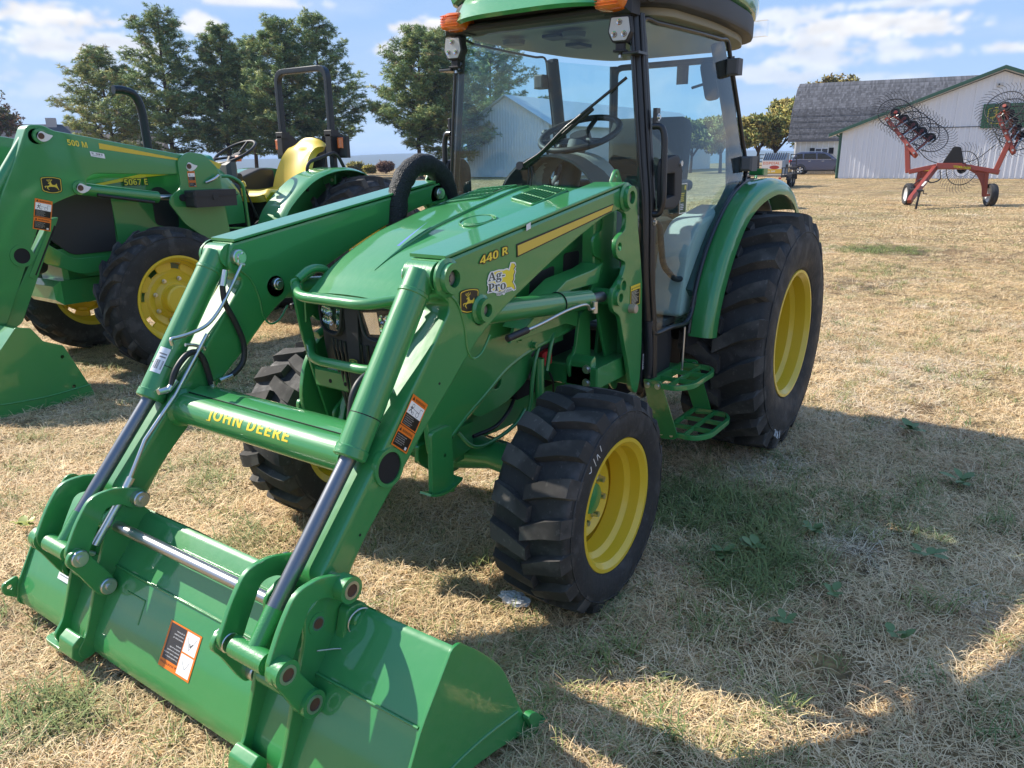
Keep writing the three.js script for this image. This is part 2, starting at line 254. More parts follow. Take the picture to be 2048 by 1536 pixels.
// ---------- grass: tufts of curled blades, thick near by and thinning away ----------
const bladeGeo = (n, spread, len, wid, lie) => {                   // n bent blades, each of three faces
  const pos = [], nor = [], idx = [];
  for (let k = 0; k < n; k++) {
    const a = rnd() * 6.283, ra = spread * Math.sqrt(rnd()), x = Math.cos(a) * ra, z = Math.sin(a) * ra, d = rnd() * 6.283, L = len * rr(0.55, 1.25), w = wid * rr(0.7, 1.3), ly = clamp(lie + rr(-0.3, 0.3), 0.03, 1), bend = rr(-0.9, 0.9);
    let px = x, py = rr(-0.004, 0.006), pz = z, ang = d; const o = pos.length / 3;
    for (let s = 0; s <= 3; s++) {
      const ww = w * (s === 3 ? 0.15 : 1 - s * 0.16), sx = -Math.sin(ang) * ww / 2, sz = Math.cos(ang) * ww / 2, tw = rr(-0.3, 0.3) * ww;
      pos.push(px - sx, py - tw, pz - sz, px + sx, py + tw, pz + sz); for (let q = 0; q < 2; q++) { const nx = Math.cos(ang) * -0.3, nz = Math.sin(ang) * -0.3; nor.push(nx, 0.95, nz); }
      const el = (1 - ly) * 1.35 * (1 - s * 0.42) - s * ly * 0.12, st = L / 3; px += Math.cos(ang) * Math.cos(el) * st; pz += Math.sin(ang) * Math.cos(el) * st; py = Math.max(0.002, py + Math.sin(el) * st); ang += bend * 0.5;
    }
    for (let s = 0; s < 3; s++) { const b = o + s * 2; idx.push(b, b + 1, b + 2, b + 1, b + 3, b + 2); }
  }
  const g = new THREE.BufferGeometry(); g.setAttribute('position', new THREE.Float32BufferAttribute(pos, 3)); g.setAttribute('normal', new THREE.Float32BufferAttribute(nor, 3)); g.setIndex(idx); return g;
};
{
  reseed(77);
  const dry = [0, 1, 2].map(() => bladeGeo(34, 0.085, 0.062, 0.0022, 0.72)), dryUp = bladeGeo(22, 0.07, 0.075, 0.0021, 0.45), green = [0, 1].map(() => bladeGeo(24, 0.06, 0.085, 0.0030, 0.38));
  const coarse = bladeGeo(26, 0.34, 0.075, 0.007, 0.75);
  const lists = [[], [], [], [], [], [], []];
  const fx = -0.574, fz = -0.819;
  const inView = (x, z) => { const dx = x - 1.93, dz = z - 4.15, f = dx * fx + dz * fz, s = dx * -fz + dz * fx; return f > -0.4 && Math.abs(s) < f * 0.80 + 1.2; };
  const put = (x, z, big) => {
    const [g, p, b] = lawn(x, z); if (rnd() < b * 0.85) return;
    const isG = rnd() < g * (big ? 0.9 : 1), c = new THREE.Color();
    if (isG) { const t = rnd(); c.setRGB(0.13 + 0.15 * t, 0.20 + 0.10 * t, 0.06 + 0.03 * t); }
    else { const t = rnd(), k = 0.82 + 0.3 * (fbm(x * 1.3, z * 1.3, 3)) + 0.12 * rnd(); c.setRGB((0.66 + 0.20 * t) * k, (0.475 + 0.18 * t) * k, (0.245 + 0.15 * t) * k); if (rnd() < p) c.lerp(lin(0.80, 0.70, 0.54), 0.6); if (rnd() < 0.12) c.lerp(lin(0.38, 0.20, 0.10), 0.7); if (rnd() < g * 1.5 + 0.06) c.lerp(lin(0.30, 0.32, 0.12), 0.55); }
    const v = big ? 6 : isG ? 4 + (rnd() * 2 | 0) : rnd() < 0.16 ? 3 : rnd() * 3 | 0;
    lists[v].push([x, z, rnd() * 6.283, rr(0.75, 1.3), c]);
  };
  const zone = (r0, r1, per, big) => { const n = Math.round(Math.PI * (r1 * r1 - r0 * r0) * per); for (let i = 0; i < n; i++) { const r = Math.sqrt(r0 * r0 + rnd() * (r1 * r1 - r0 * r0)), t = rnd() * 6.283, x = 1.93 + r * Math.cos(t), z = 4.15 + r * Math.sin(t); if (inView(x, z)) put(x, z, big); } };
  zone(0.8, 5, 520); zone(5, 9, 260); zone(9, 16, 110); zone(16, 32, 22, true); zone(32, 60, 5, true);
  const bladeMat = new THREE.MeshStandardMaterial({ color: 0xffffff, roughness: 0.8, side: THREE.DoubleSide });
  const geos = [...dry, dryUp, ...green, coarse], names = ['dry_grass', 'dry_grass', 'dry_grass', 'upright_dry_grass', 'green_grass', 'green_grass', 'far_grass'];
  const m4 = new THREE.Matrix4(), q = new THREE.Quaternion(), up = V3(0, 1, 0);
  lists.forEach((L, v) => { if (!L.length) return; const im = new THREE.InstancedMesh(geos[v], bladeMat, L.length); L.forEach(([x, z, a, s, c], i) => { q.setFromAxisAngle(up, a); m4.compose(V3(x, groundY(x, z), z), q, V3(s, s, s)); im.setMatrixAt(i, m4); im.setColorAt(i, c); }); im.name = numbered(names[v]); im.castShadow = im.receiveShadow = true; im.userData.kind = 'stuff'; im.userData.label = ['thin straw-coloured lawn thatch', 'thin straw-coloured lawn thatch', 'thin straw-coloured lawn thatch', 'taller dry grass stems in the lawn', 'short green grass in patches of the lawn', 'short green grass in patches of the lawn', 'dry grass of the field further off'][v]; im.userData.category = 'grass'; scene.add(im); });
}

// ---------- materials ----------
const peel = noiseTex(256, (u, v) => fbm(u * 40, v * 40, 3, 40));
const wearRough = noiseTex(512, (u, v) => 0.40 + 0.35 * sstep(0.5, 0.75, fbm(u * 9, v * 9, 5, 9)) + 0.12 * fbm(u * 70, v * 70, 2, 70));
const MT = {
  green: phy(lin(0.033, 0.248, 0.062), { roughness: 0.42, clearcoat: 1, clearcoatRoughness: 0.06, ior: 1.5, bumpMap: peel, bumpScale: 0.0006 }),
  greenDull: phy(lin(0.028, 0.185, 0.055), { roughness: 0.5, clearcoat: 0.5, clearcoatRoughness: 0.25 }),
  yellow: phy(lin(0.72, 0.50, 0.022), { roughness: 0.45, clearcoat: 0.6, clearcoatRoughness: 0.15 }),
  black: phy(lin(0.012, 0.012, 0.014), { roughness: 0.4, clearcoat: 0.4, clearcoatRoughness: 0.2 }),
  plastic: std(lin(0.022, 0.022, 0.025), 0.55),
  grey: std(lin(0.10, 0.10, 0.105), 0.6),
  dark: std(lin(0.008, 0.008, 0.009), 0.8),
  hose: std(lin(0.018, 0.018, 0.020), 0.5),
  zinc: std(lin(0.62, 0.63, 0.62), 0.32, 1),
  steel: std(lin(0.50, 0.50, 0.50), 0.28, 1),
  rodGrey: std(lin(0.20, 0.21, 0.23), 0.35, 0.9),
  rust: std(lin(0.12, 0.062, 0.038), 0.7, 0.3),
  amber: phy(lin(0.9, 0.20, 0.01), { roughness: 0.2, clearcoat: 1, transmission: 0.25, thickness: 0 }),
  white: std(lin(0.78, 0.78, 0.76), 0.5),
  red: std(lin(0.55, 0.03, 0.03), 0.5),
  blueTape: std(lin(0.06, 0.13, 0.42), 0.7),
  lens: phy(lin(1, 1, 1), { roughness: 0.02, transmission: 1, thickness: 0, ior: 1.5 }),
  chrome: std(lin(0.82, 0.82, 0.83), 0.12, 1),
  glass: phy(lin(0.74, 0.90, 0.925), { roughness: 0, transmission: 1, thickness: 0, ior: 1.5, side: THREE.DoubleSide }),
  liner: std(lin(0.32, 0.31, 0.25), 0.9),
  dash: std(lin(0.12, 0.12, 0.115), 0.7),
  dashLight: std(lin(0.36, 0.37, 0.34), 0.65),
};
MT.seatCloth = std(lin(0.055, 0.058, 0.055), 0.95, 0, { bumpMap: (() => { const t = noiseTex(256, (u, v) => { const a = (u * 24) % 1, b = (v * 24 + (Math.floor(u * 24) % 2) * 0.5) % 1; return 1 - clamp(Math.hypot(a - 0.5, b - 0.5) * 2.2); }); t.repeat.set(6, 6); return t; })(), bumpScale: 0.004 });
// rubber: black with a bloom of pale dust in flecks and scuffs
{
  const map = noiseTex(1024, (u, v) => { const d = sstep(0.52, 0.75, fbm(u * 14, v * 14, 6, 14)), f = sstep(0.74, 0.82, fbm(u * 90 + 5, v * 90, 3, 90)); const k = 0.155 + 0.085 * d + 0.09 * f + 0.03 * fbm(u * 200, v * 200, 2, 200); return [k * 1.02, k * 0.99, k * 0.97]; }, true);
  const rb = noiseTex(512, (u, v) => 0.55 + 0.35 * fbm(u * 20, v * 20, 4, 20));
  const bm = noiseTex(512, (u, v) => fbm(u * 90, v * 90, 3, 90));
  MT.rubber = std(lin(0.95, 0.97, 1.0), 1, 0, { map, roughnessMap: rb, bumpMap: bm, bumpScale: 0.0012 });
}
// tread blocks carry dry field dust
MT.rubberDusty = std(lin(1, 0.97, 0.93), 0.9, 0, { map: noiseTex(1024, (u, v) => { const d = sstep(0.35, 0.7, fbm(u * 12 + 3, v * 12, 6, 12)), f = sstep(0.7, 0.82, fbm(u * 80 + 5, v * 80, 3, 80)); const k = 0.20 + 0.11 * d + 0.07 * f; return [k * 1.03, k, k * 0.965]; }, true) });
// dull wrap on the heat-shielded hose
MT.wrap = std(lin(0.016, 0.017, 0.018), 0.55, 0, { bumpMap: (() => { const t = noiseTex(512, (u, v) => 0.6 * fbm(u * 10, v * 80, 3, 10) + 0.4 * fbm(u * 40, v * 40, 3, 40)); t.repeat.set(2, 6); return t; })(), bumpScale: 0.012 });

// ---------- decals ----------
const deerPath = (c, X, Y, S) => {                                    // leaping deer, drawn in a unit box
  const P = (pts, f = true) => { c.beginPath(); pts.forEach(([x, y], i) => i ? c.lineTo(X + x * S, Y + y * S) : c.moveTo(X + x * S, Y + y * S)); f && c.closePath(); f && c.fill(); };
  P([[0.36, 0.30], [0.44, 0.27], [0.49, 0.32], [0.50, 0.42], [0.58, 0.50], [0.72, 0.50], [0.80, 0.44], [0.84, 0.36], [0.87, 0.44], [0.86, 0.54], [0.90, 0.64], [0.93, 0.76], [0.99, 0.95], [0.94, 0.93], [0.86, 0.78], [0.76, 0.70], [0.66, 0.66], [0.55, 0.67], [0.45, 0.66], [0.33, 0.68], [0.22, 0.76], [0.27, 0.86], [0.33, 0.92], [0.27, 0.93], [0.16, 0.80], [0.15, 0.73], [0.22, 0.68], [0.13, 0.66], [0.05, 0.70], [0.10, 0.79], [0.05, 0.78], [0.0, 0.67], [0.08, 0.60], [0.20, 0.60], [0.30, 0.58], [0.35, 0.50], [0.37, 0.40], [0.30, 0.42], [0.25, 0.38], [0.30, 0.33]]);
  c.lineWidth = S * 0.035; c.strokeStyle = c.fillStyle; c.lineCap = 'round';
  for (const l of [[[0.38, 0.30], [0.30, 0.20], [0.28, 0.06]], [[0.31, 0.20], [0.22, 0.16], [0.20, 0.08]], [[0.43, 0.28], [0.46, 0.17], [0.42, 0.02]], [[0.455, 0.17], [0.54, 0.14], [0.55, 0.04]], [[0.45, 0.22], [0.36, 0.15], [0.35, 0.06]]]) { P(l, false); c.stroke(); }
};
const badgeTex = (bg, edge, deer) => canvasTex(256, 256, (c, w, h) => {
  c.clearRect(0, 0, w, h); const shape = k => { c.beginPath(); c.moveTo(30 + k, 26 + k); c.quadraticCurveTo(128, 4 + k, 226 - k, 26 + k); c.quadraticCurveTo(246 - k, 30 + k, 246 - k, 56); c.lineTo(244 - k, 180); c.quadraticCurveTo(242 - k, 222 - k * 0.6, 212 - k, 230 - k); c.quadraticCurveTo(128, 262 - k, 44 + k, 230 - k); c.quadraticCurveTo(14 + k, 222 - k * 0.6, 12 + k, 180); c.lineTo(10 + k, 56); c.quadraticCurveTo(10 + k, 30 + k, 30 + k, 26 + k); c.closePath(); c.fill(); };
  c.fillStyle = bg; shape(0); c.fillStyle = edge; shape(7); c.fillStyle = bg; shape(15); c.fillStyle = deer; deerPath(c, 48, 46, 162);
});
const decalMat = (tex, rough = 0.35) => new THREE.MeshStandardMaterial({ map: tex, roughness: rough, transparent: true, alphaTest: 0.4 });
const warnTex = canvasTex(256, 512, (c, w, h) => {                     // two stacked warning panels
  c.fillStyle = '#e8791e'; c.fillRect(0, 0, w, h);
  c.fillStyle = '#f3f1ec'; c.fillRect(14, 62, w - 28, 118); c.fillStyle = '#141210'; c.fillRect(14, 180, w - 28, 110); c.fillRect(14, 372, w - 28, 126); c.fillRect(0, 300, w, 8);
  c.fillStyle = '#1a1512'; c.font = 'bold 34px sans-serif'; c.textAlign = 'left'; c.fillText('WARNING', 66, 46); c.fillText('WARNING', 66, 354);
  for (const y of [48, 356]) { c.beginPath(); c.moveTo(20, y); c.lineTo(38, y - 34); c.lineTo(56, y); c.closePath(); c.fill(); }
  c.strokeStyle = '#666'; c.lineWidth = 4; c.beginPath(); c.arc(170, 148, 22, 0, 7); c.moveTo(112, 156); c.arc(100, 156, 12, 0, 7); c.moveTo(60, 110); c.lineTo(110, 120); c.lineTo(190, 126); c.lineTo(190, 84); c.lineTo(230, 84); c.moveTo(90, 90); c.arc(74, 92, 16, 0, 7); c.stroke();
  c.lineWidth = 8; c.strokeStyle = '#111'; c.beginPath(); c.moveTo(40, 160); c.lineTo(62, 130); c.lineTo(82, 160); c.moveTo(62, 130); c.lineTo(56, 104); c.moveTo(40, 116); c.lineTo(80, 120); c.stroke();
  c.fillStyle = '#e8e6e0'; c.font = '13px sans-serif'; const T = ['Avoid crushing injury', 'or death from roll back', 'or falling load. Keep', 'bystanders away. Never', 'lift or carry a person.'], T2 = ['Before working on loader', 'or tractor, park safely,', 'lower loader to ground,', 'stop engine, remove key', 'and lock park brake.'];
  T.forEach((t, i) => c.fillText(t, 28, 204 + i * 19)); T2.forEach((t, i) => c.fillText(t, 28, 396 + i * 19)); c.fillStyle = '#ddd'; c.fillRect(196, 462, 30, 30);
});
const bucketWarnTex = canvasTex(256, 320, (c, w, h) => {
  c.fillStyle = '#e8791e'; c.fillRect(0, 0, w, h); c.fillStyle = '#3a3838'; c.fillRect(116, 58, 128, 250); c.fillStyle = '#eeece6'; c.fillRect(12, 14, 98, 140); c.fillRect(12, 166, 98, 140);
  c.fillStyle = '#5b2a10'; c.font = 'bold 24px sans-serif'; c.fillText('WARNING', 134, 44); c.beginPath(); c.moveTo(114, 44); c.lineTo(122, 26); c.lineTo(130, 44); c.fill();
  c.fillStyle = '#eee'; c.font = '13px sans-serif'; ['To avoid injury or', 'death never use the', 'bucket as a work', 'platform or lift', 'people.', '', 'Stand clear of', 'raised bucket', 'at all times.'].forEach((t, i) => c.fillText(t, 124, 88 + i * 23));
  c.strokeStyle = '#999'; c.lineWidth = 4; c.beginPath(); c.moveTo(31, 120); c.lineTo(56, 60); c.lineTo(91, 110); c.moveTo(26, 280); c.lineTo(66, 190); c.lineTo(96, 270); c.stroke(); c.strokeStyle = '#222'; c.lineWidth = 6; c.beginPath(); c.moveTo(46, 240); c.lineTo(62, 215); c.lineTo(72, 238); c.stroke();
});
const cautionTex = canvasTex(160, 320, (c, w, h) => { c.fillStyle = '#f0cf3a'; c.fillRect(0, 0, w, h); c.fillStyle = '#17140f'; c.fillRect(8, 78, w - 16, h - 88); c.font = 'bold 27px sans-serif'; c.fillText('CAUTION', 38, 54); c.beginPath(); c.moveTo(8, 56); c.lineTo(22, 30); c.lineTo(36, 56); c.fill(); c.fillStyle = '#e9e2c8'; c.font = '14px sans-serif'; for (let i = 0; i < 11; i++) c.fillRect(18, 94 + i * 20, 60 + 64 * hash2(i, 3), 6); });
const barTex = canvasTex(128, 96, (c, w, h) => { c.fillStyle = '#e9ebee'; c.fillRect(0, 0, w, h); c.fillStyle = '#222'; for (let i = 0; i < 30; i++) if (hash2(i, 9) > 0.4) c.fillRect(14 + i * 3.2, 14, 1.2 + 2 * hash2(i, 2), 34); c.fillStyle = '#777'; c.fillRect(14, 58, 70, 5); c.fillRect(14, 70, 92, 5); });
const agproTex = canvasTex(512, 512, (c, w, h) => {
  const map = [[0.10, 0.30], [0.14, 0.24], [0.40, 0.20], [0.56, 0.22], [0.68, 0.20], [0.76, 0.26], [0.80, 0.14], [0.84, 0.03], [0.93, 0.05], [0.97, 0.14], [0.91, 0.22], [0.95, 0.30], [0.90, 0.42], [0.91, 0.52], [0.86, 0.62], [0.92, 0.72], [0.96, 0.84], [0.91, 0.86], [0.82, 0.76], [0.66, 0.76], [0.60, 0.80], [0.56, 0.92], [0.47, 0.82], [0.36, 0.84], [0.22, 0.78], [0.10, 0.66], [0.06, 0.46]];
  const path = (dx, dy) => { c.beginPath(); map.forEach(([x, y], i) => i ? c.lineTo(x * w + dx, y * h + dy) : c.moveTo(x * w + dx, y * h + dy)); c.closePath(); };
  c.lineJoin = 'round'; c.lineWidth = 44; c.strokeStyle = '#e6e8e6'; path(6, 6); c.stroke(); path(0, 0); c.stroke(); c.fillStyle = '#3e4a44'; path(14, 8); c.fill(); c.fillStyle = '#efd93a'; path(0, 0); c.fill();
  c.lineWidth = 34; c.strokeStyle = '#e6e8e6'; c.fillStyle = '#35433f'; c.font = 'bold 178px serif'; for (const [t, x, y] of [['Ag-', 22, 238], ['Pro', 18, 408]]) { c.strokeText(t, x, y); c.fillText(t, x, y); } c.fillText('Ag-', 24, 238); c.fillText('Pro', 20, 408);
  c.font = 'bold 52px sans-serif'; c.lineWidth = 14; c.save(); c.translate(150, 478); c.rotate(-0.12); c.strokeText('agpro.com', 20, 6); c.fillText('agpro.com', 20, 6); c.restore();
});
const textTex = (t, fill, edge, w, h, size, tilt = 0, wide = 1) => canvasTex(w, h, c => { c.clearRect(0, 0, w, h); c.save(); c.translate(w / 2, h / 2); c.rotate(tilt); c.scale(wide, 1); c.textAlign = 'center'; c.textBaseline = 'middle'; c.font = `bold ${size}px sans-serif`; c.lineJoin = 'round'; if (edge) { c.lineWidth = size * 0.16; c.strokeStyle = edge; c.strokeText(t, 0, 0); } c.fillStyle = fill; c.fillText(t, 0, 0); c.restore(); });

// ---------- wheels ----------
// R outer radius, rr rim radius, w half width, lug depth / count / width, sweep of a lug round the wheel (radians at the shoulder)
const tyreGeo = ({ R, rim, w, lug, n, lw, sweepA, bend = 0.5, side = 1, flat = 0.86 }) => {
  const Rc = R - lug, H = Rc - rim, half = [[0.80, rim - 0.004], [0.86, rim + 0.012], [0.92, rim + 0.10 * H], [0.985, rim + 0.32 * H], [1.0, rim + 0.52 * H], [0.985, rim + 0.72 * H], [flat + 0.06, rim + 0.90 * H], [flat - 0.06, rim + 0.975 * H], [flat * 0.5, Rc - 0.003], [0, Rc]];
  const prof = [...half.map(([x, r]) => [x * w, r]), ...half.slice(0, -1).reverse().map(([x, r]) => [-x * w, r])].reverse();
  const carc = latheX(prof, 72, 0.9), parts = [carc], lugs = [];
  const rAt = x => { x = Math.abs(x) / w; for (let i = half.length - 1; i > 0; i--) { const [a, ra] = half[i], [b, rb] = half[i - 1]; if (x >= a && x <= b) return ra + (rb - ra) * (x - a) / Math.max(1e-6, b - a); } return rim + 0.5 * H; };
  for (const s of [-1, 1]) for (let k = 0; k < n; k++) {
    const th0 = (k + (s > 0 ? 0.5 : 0)) / n * Math.PI * 2, pos = [], idx = [], N = 9;
    for (let i = 0; i <= N; i++) {
      const t = i / N, x = s * w * (-0.07 + 1.055 * t), q = t < bend ? t : bend + (t - bend) * 0.55;
      const th = th0 + side * sweepA * (q / (bend + (1 - bend) * 0.55)), drop = sstep(0.86, 1.0, t), base = Math.min(rAt(x) - 0.006, Rc - 0.006);
      const top = i === N ? rAt(x) + 0.006 : R - 0.010 * (t * t) - drop * 0.03, wt = lw * (0.86 + 0.35 * t) / 2, wb = wt + lug * 0.28;
      for (const [rad, d] of [[base, -wb], [top, -wt], [top, wt], [base, wb]]) { const a = th + d / R; pos.push(x, rad * Math.cos(a), rad * Math.sin(a)); }
    }
    const quad = (a, b, c, d) => idx.push(a, b, c, a, c, d);
    for (let i = 0; i < N; i++) for (let j = 0; j < 3; j++) { const a = i * 4 + j; s > 0 ? quad(a, a + 4, a + 5, a + 1) : quad(a, a + 1, a + 5, a + 4); }
    s > 0 ? quad(0, 1, 2, 3) : quad(3, 2, 1, 0); const e = N * 4; s > 0 ? quad(e + 3, e + 2, e + 1, e) : quad(e, e + 1, e + 2, e + 3);
    const g = new THREE.BufferGeometry(); g.setAttribute('position', new THREE.Float32BufferAttribute(pos, 3)); g.setIndex(idx); lugs.push(crease(g, 0.45));
  }
  // moulded rings on the sidewall
  for (const s of [-1, 1]) { const a = new THREE.TorusGeometry(rim + 0.06 * H + 0.012, 0.004, 5, 64); a.rotateY(Math.PI / 2); a.translate(s * w * 0.905, 0, 0); parts.push(a); const b = new THREE.TorusGeometry(rim + 0.80 * H, 0.003, 5, 72); b.rotateY(Math.PI / 2); b.translate(s * w * 0.965, 0, 0); parts.push(b); }
  return [boxUV(merge(parts)), boxUV(merge(lugs))];
};
// rim seen from outside (+x): flange, stepped barrel, drop centre, disc set inwards at xd
const rimGeo = (rim, w, xd, discR) => latheX([[w * 0.86, rim - 0.006], [w * 0.88, rim + 0.012], [w * 0.91, rim + 0.010], [w * 0.91, rim - 0.004], [w * 0.86, rim - 0.012], [w * 0.80, rim - 0.022], [w * 0.55, rim - 0.026], [w * 0.45, rim - 0.045], [w * 0.10, rim - 0.050], [w * 0.0, rim - 0.036], [-w * 0.35, rim - 0.032], [-w * 0.45, rim - 0.05], [-w * 0.8, rim - 0.02], [-w * 0.9, rim + 0.01]].reverse(), 72, 0.5);
const makeWheel = (parent, pos, o, flip, label) => {
  const W = new THREE.Group(); W.name = 'wheel'; W.position.set(...pos); if (flip) W.rotation.y = Math.PI; if (label) W.userData.label = label; parent.add(W); W.rotation.order = 'YXZ'; W.rotation.x = o.spin || 0;
  M('tyre', o.tyre[0], MT.rubber, W); M('tread', o.tyre[1], MT.rubberDusty, W); const rim = M('rim', o.rims, MT.yellow, W);
  if (o.cap) M('hub_cap', o.cap, o.capMat || MT.green, W);
  if (o.nuts) o.nuts.forEach(g => M('lug_nut', g, MT.zinc, W));
  if (o.valve) M('valve_stem', o.valve, MT.hose, W);
  if (o.chalk) o.chalk.forEach(g => M('chalk_mark', g, MT.white, W));
  return W;
};

// ---------- compact tractor with cab and front loader (rear axle over the origin, facing +z) ----------
const T1 = thing('compact_tractor', 'green compact tractor with glass cab and front loader, its bucket tipped down in front', 'tractor');
{
  const T = T1, both = g => [g, mirrorX(g)];
  // wheels
  const ft = { R: 0.404, rim: 0.236, w: 0.158, lug: 0.030, n: 18, lw: 0.056, sweepA: 0.13, bend: 0.5, side: -1 };
  const front = { tyre: tyreGeo(ft), rims: [rimGeo(0.236, 0.158), latheX([[0.018, 0.0], [0.018, 0.075], [0.012, 0.118], [0.026, 0.15], [-0.012, 0.20]].reverse(), 48, 0.4)], cap: latheX([[0.052, 0.0], [0.050, 0.03], [0.044, 0.056], [0.02, 0.066], [0.01, 0.066]].reverse(), 36, 0.5), nuts: [], valve: bent([[0.02, 0.165, -0.06], [0.045, 0.155, -0.06], [0.08, 0.14, -0.055]], 0.005, 0.01, 8), spin: 0.3 };
  for (let k = 0; k < 8; k++) { const a = k / 8 * 6.283 + 0.2, y = 0.094 * Math.cos(a), z = 0.094 * Math.sin(a); front.nuts.push(merge([cyl([0.012, y, z], [0.02, y, z], 0.017, 0.017, 16), cyl([0.02, y, z], [0.042, y, z], 0.0125, 0.0115, 6)])); }
  const chalk = (R, x, pts) => pts.map(l => tube(l.map(([a, r]) => [x, r * Math.cos(a), r * Math.sin(a)]), 0.0018, 10, 5));
  const FW = makeWheel(T, [0.684, 0.388, 1.929], { ...front, chalk: chalk(0.36, 0.157, [[[0.55, 0.325], [0.52, 0.315], [0.48, 0.330]], [[0.42, 0.300], [0.40, 0.335]], [[0.36, 0.305], [0.33, 0.325], [0.31, 0.300]], [[0.25, 0.310], [0.24, 0.335]]]) });
  makeWheel(T, [-0.684, 0.388, 1.929], front, true);
  const rt = { R: 0.648, rim: 0.336, w: 0.225, lug: 0.048, n: 20, lw: 0.076, sweepA: 0.19, bend: 0.5, side: -1 };
  const rear = { tyre: tyreGeo(rt), rims: [rimGeo(0.336, 0.225), latheX([[-0.10, 0.0], [-0.10, 0.13], [-0.09, 0.2], [-0.06, 0.26], [-0.07, 0.30]].reverse(), 48, 0.4)], cap: latheX([[-0.10, 0.09], [-0.02, 0.09], [-0.01, 0.07], [-0.01, 0.0]].reverse(), 36, 0.5), nuts: [], spin: 0.1 };
  for (let k = 0; k < 8; k++) { const a = k / 8 * 6.283, y = 0.15 * Math.cos(a), z = 0.15 * Math.sin(a); rear.nuts.push(merge([cyl([-0.097, y, z], [-0.09, y, z], 0.02, 0.02, 16), cyl([-0.09, y, z], [-0.07, y, z], 0.014, 0.013, 6)])); }
  makeWheel(T, [0.687, 0.645, 0], { ...rear, chalk: chalk(0.5, 0.2235, [[[2.72, 0.53], [2.74, 0.57]], [[2.68, 0.575], [2.66, 0.55], [2.64, 0.575], [2.65, 0.535]], [[2.60, 0.535], [2.58, 0.57]], [[2.54, 0.57], [2.55, 0.535], [2.51, 0.54]]]) });
  makeWheel(T, [-0.687, 0.645, 0], rear, true);

  // axles, transmission, frame rails, engine
  const axle = g => g;
  M('front_axle', [sweep([[-0.52, 0.44, 1.93], [-0.42, 0.45, 1.93], [-0.28, 0.46, 1.93], [-0.1, 0.455, 1.93], [0.1, 0.455, 1.93], [0.28, 0.46, 1.93], [0.42, 0.45, 1.93], [0.52, 0.44, 1.93]].map(p => V3(p)), t => 0.052 + 0.02 * Math.abs(Math.sin(t * 9.4)) * 0.4 + (Math.abs(t - 0.5) < 0.12 ? 0.03 : 0) + (Math.abs(t - 0.5) > 0.42 ? 0.05 : 0), 18), box(-0.10, 0.10, 0.36, 0.50, 1.86, 2.0, 0.02)], MT.green, T);
  for (const s of [-1, 1]) { M('steering_knuckle', [cyl([s * 0.50, 0.30, 1.93], [s * 0.50, 0.50, 1.93], 0.06, 0.05, 20), cyl([s * 0.50, 0.388, 1.93], [s * 0.665, 0.388, 1.93], 0.10, 0.085, 24)], MT.green, T); M('tie_rod', [rod([s * 0.10, 0.47, 1.80], [s * 0.47, 0.43, 1.79], 0.012), cyl([s * 0.47, 0.40, 1.79], [s * 0.47, 0.46, 1.79], 0.02)], MT.zinc, T); }
  M('rear_axle_housing', [cyl([-0.5, 0.645, 0], [0.5, 0.645, 0], 0.11, 0.11, 24), box(-0.22, 0.22, 0.36, 0.86, -0.4, 1.1, 0.03)], MT.dark, T);
  M('engine_block', [box(-0.19, 0.19, 0.56, 1.02, 1.12, 2.05, 0.02), box(0.17, 0.24, 0.62, 0.90, 1.25, 1.72, 0.015), box(-0.24, -0.17, 0.62, 0.90, 1.25, 1.72, 0.015)], MT.dark, T);
  for (const s of [-1, 1]) M('frame_rail', plateX([[1.0, 0.52], [1.05, 0.62], [1.62, 0.66], [1.80, 0.72], [2.25, 0.74], [2.30, 0.60], [2.22, 0.52], [1.75, 0.50], [1.3, 0.50]], s * 0.17, s * 0.20, { round: 0.03 }), MT.green, T);
  // lower engine side plate and belly casting beside the front axle
  for (const s of [-1, 1]) M('lower_side_panel', plateX([[1.62, 0.90], [1.62, 0.80], [1.70, 0.70], [1.85, 0.65], [2.02, 0.64], [2.10, 0.70], [2.10, 0.84], [2.05, 0.95], [1.80, 0.98]], s * 0.265, s * 0.28, { round: 0.04, holes: [[1.90, 0.755, 0.03]] }), MT.green, T);
  M('front_weight_bracket', [plateX([[1.98, 0.50], [1.98, 0.72], [2.18, 0.74], [2.30, 0.66], [2.30, 0.54], [2.20, 0.46]], -0.22, -0.205, { round: 0.02 }), plateX([[1.98, 0.50], [1.98, 0.72], [2.18, 0.74], [2.30, 0.66], [2.30, 0.54], [2.20, 0.46]], 0.205, 0.22, { round: 0.02 }), box(-0.24, 0.24, 0.60, 0.615, 2.0, 2.32), box(-0.205, 0.205, 0.46, 0.58, 2.02, 2.08), plateX([[2.06, 0.62], [2.06, 0.70], [2.20, 0.74], [2.29, 0.64]], -0.07, -0.055, { round: 0.02 })], MT.green, T);

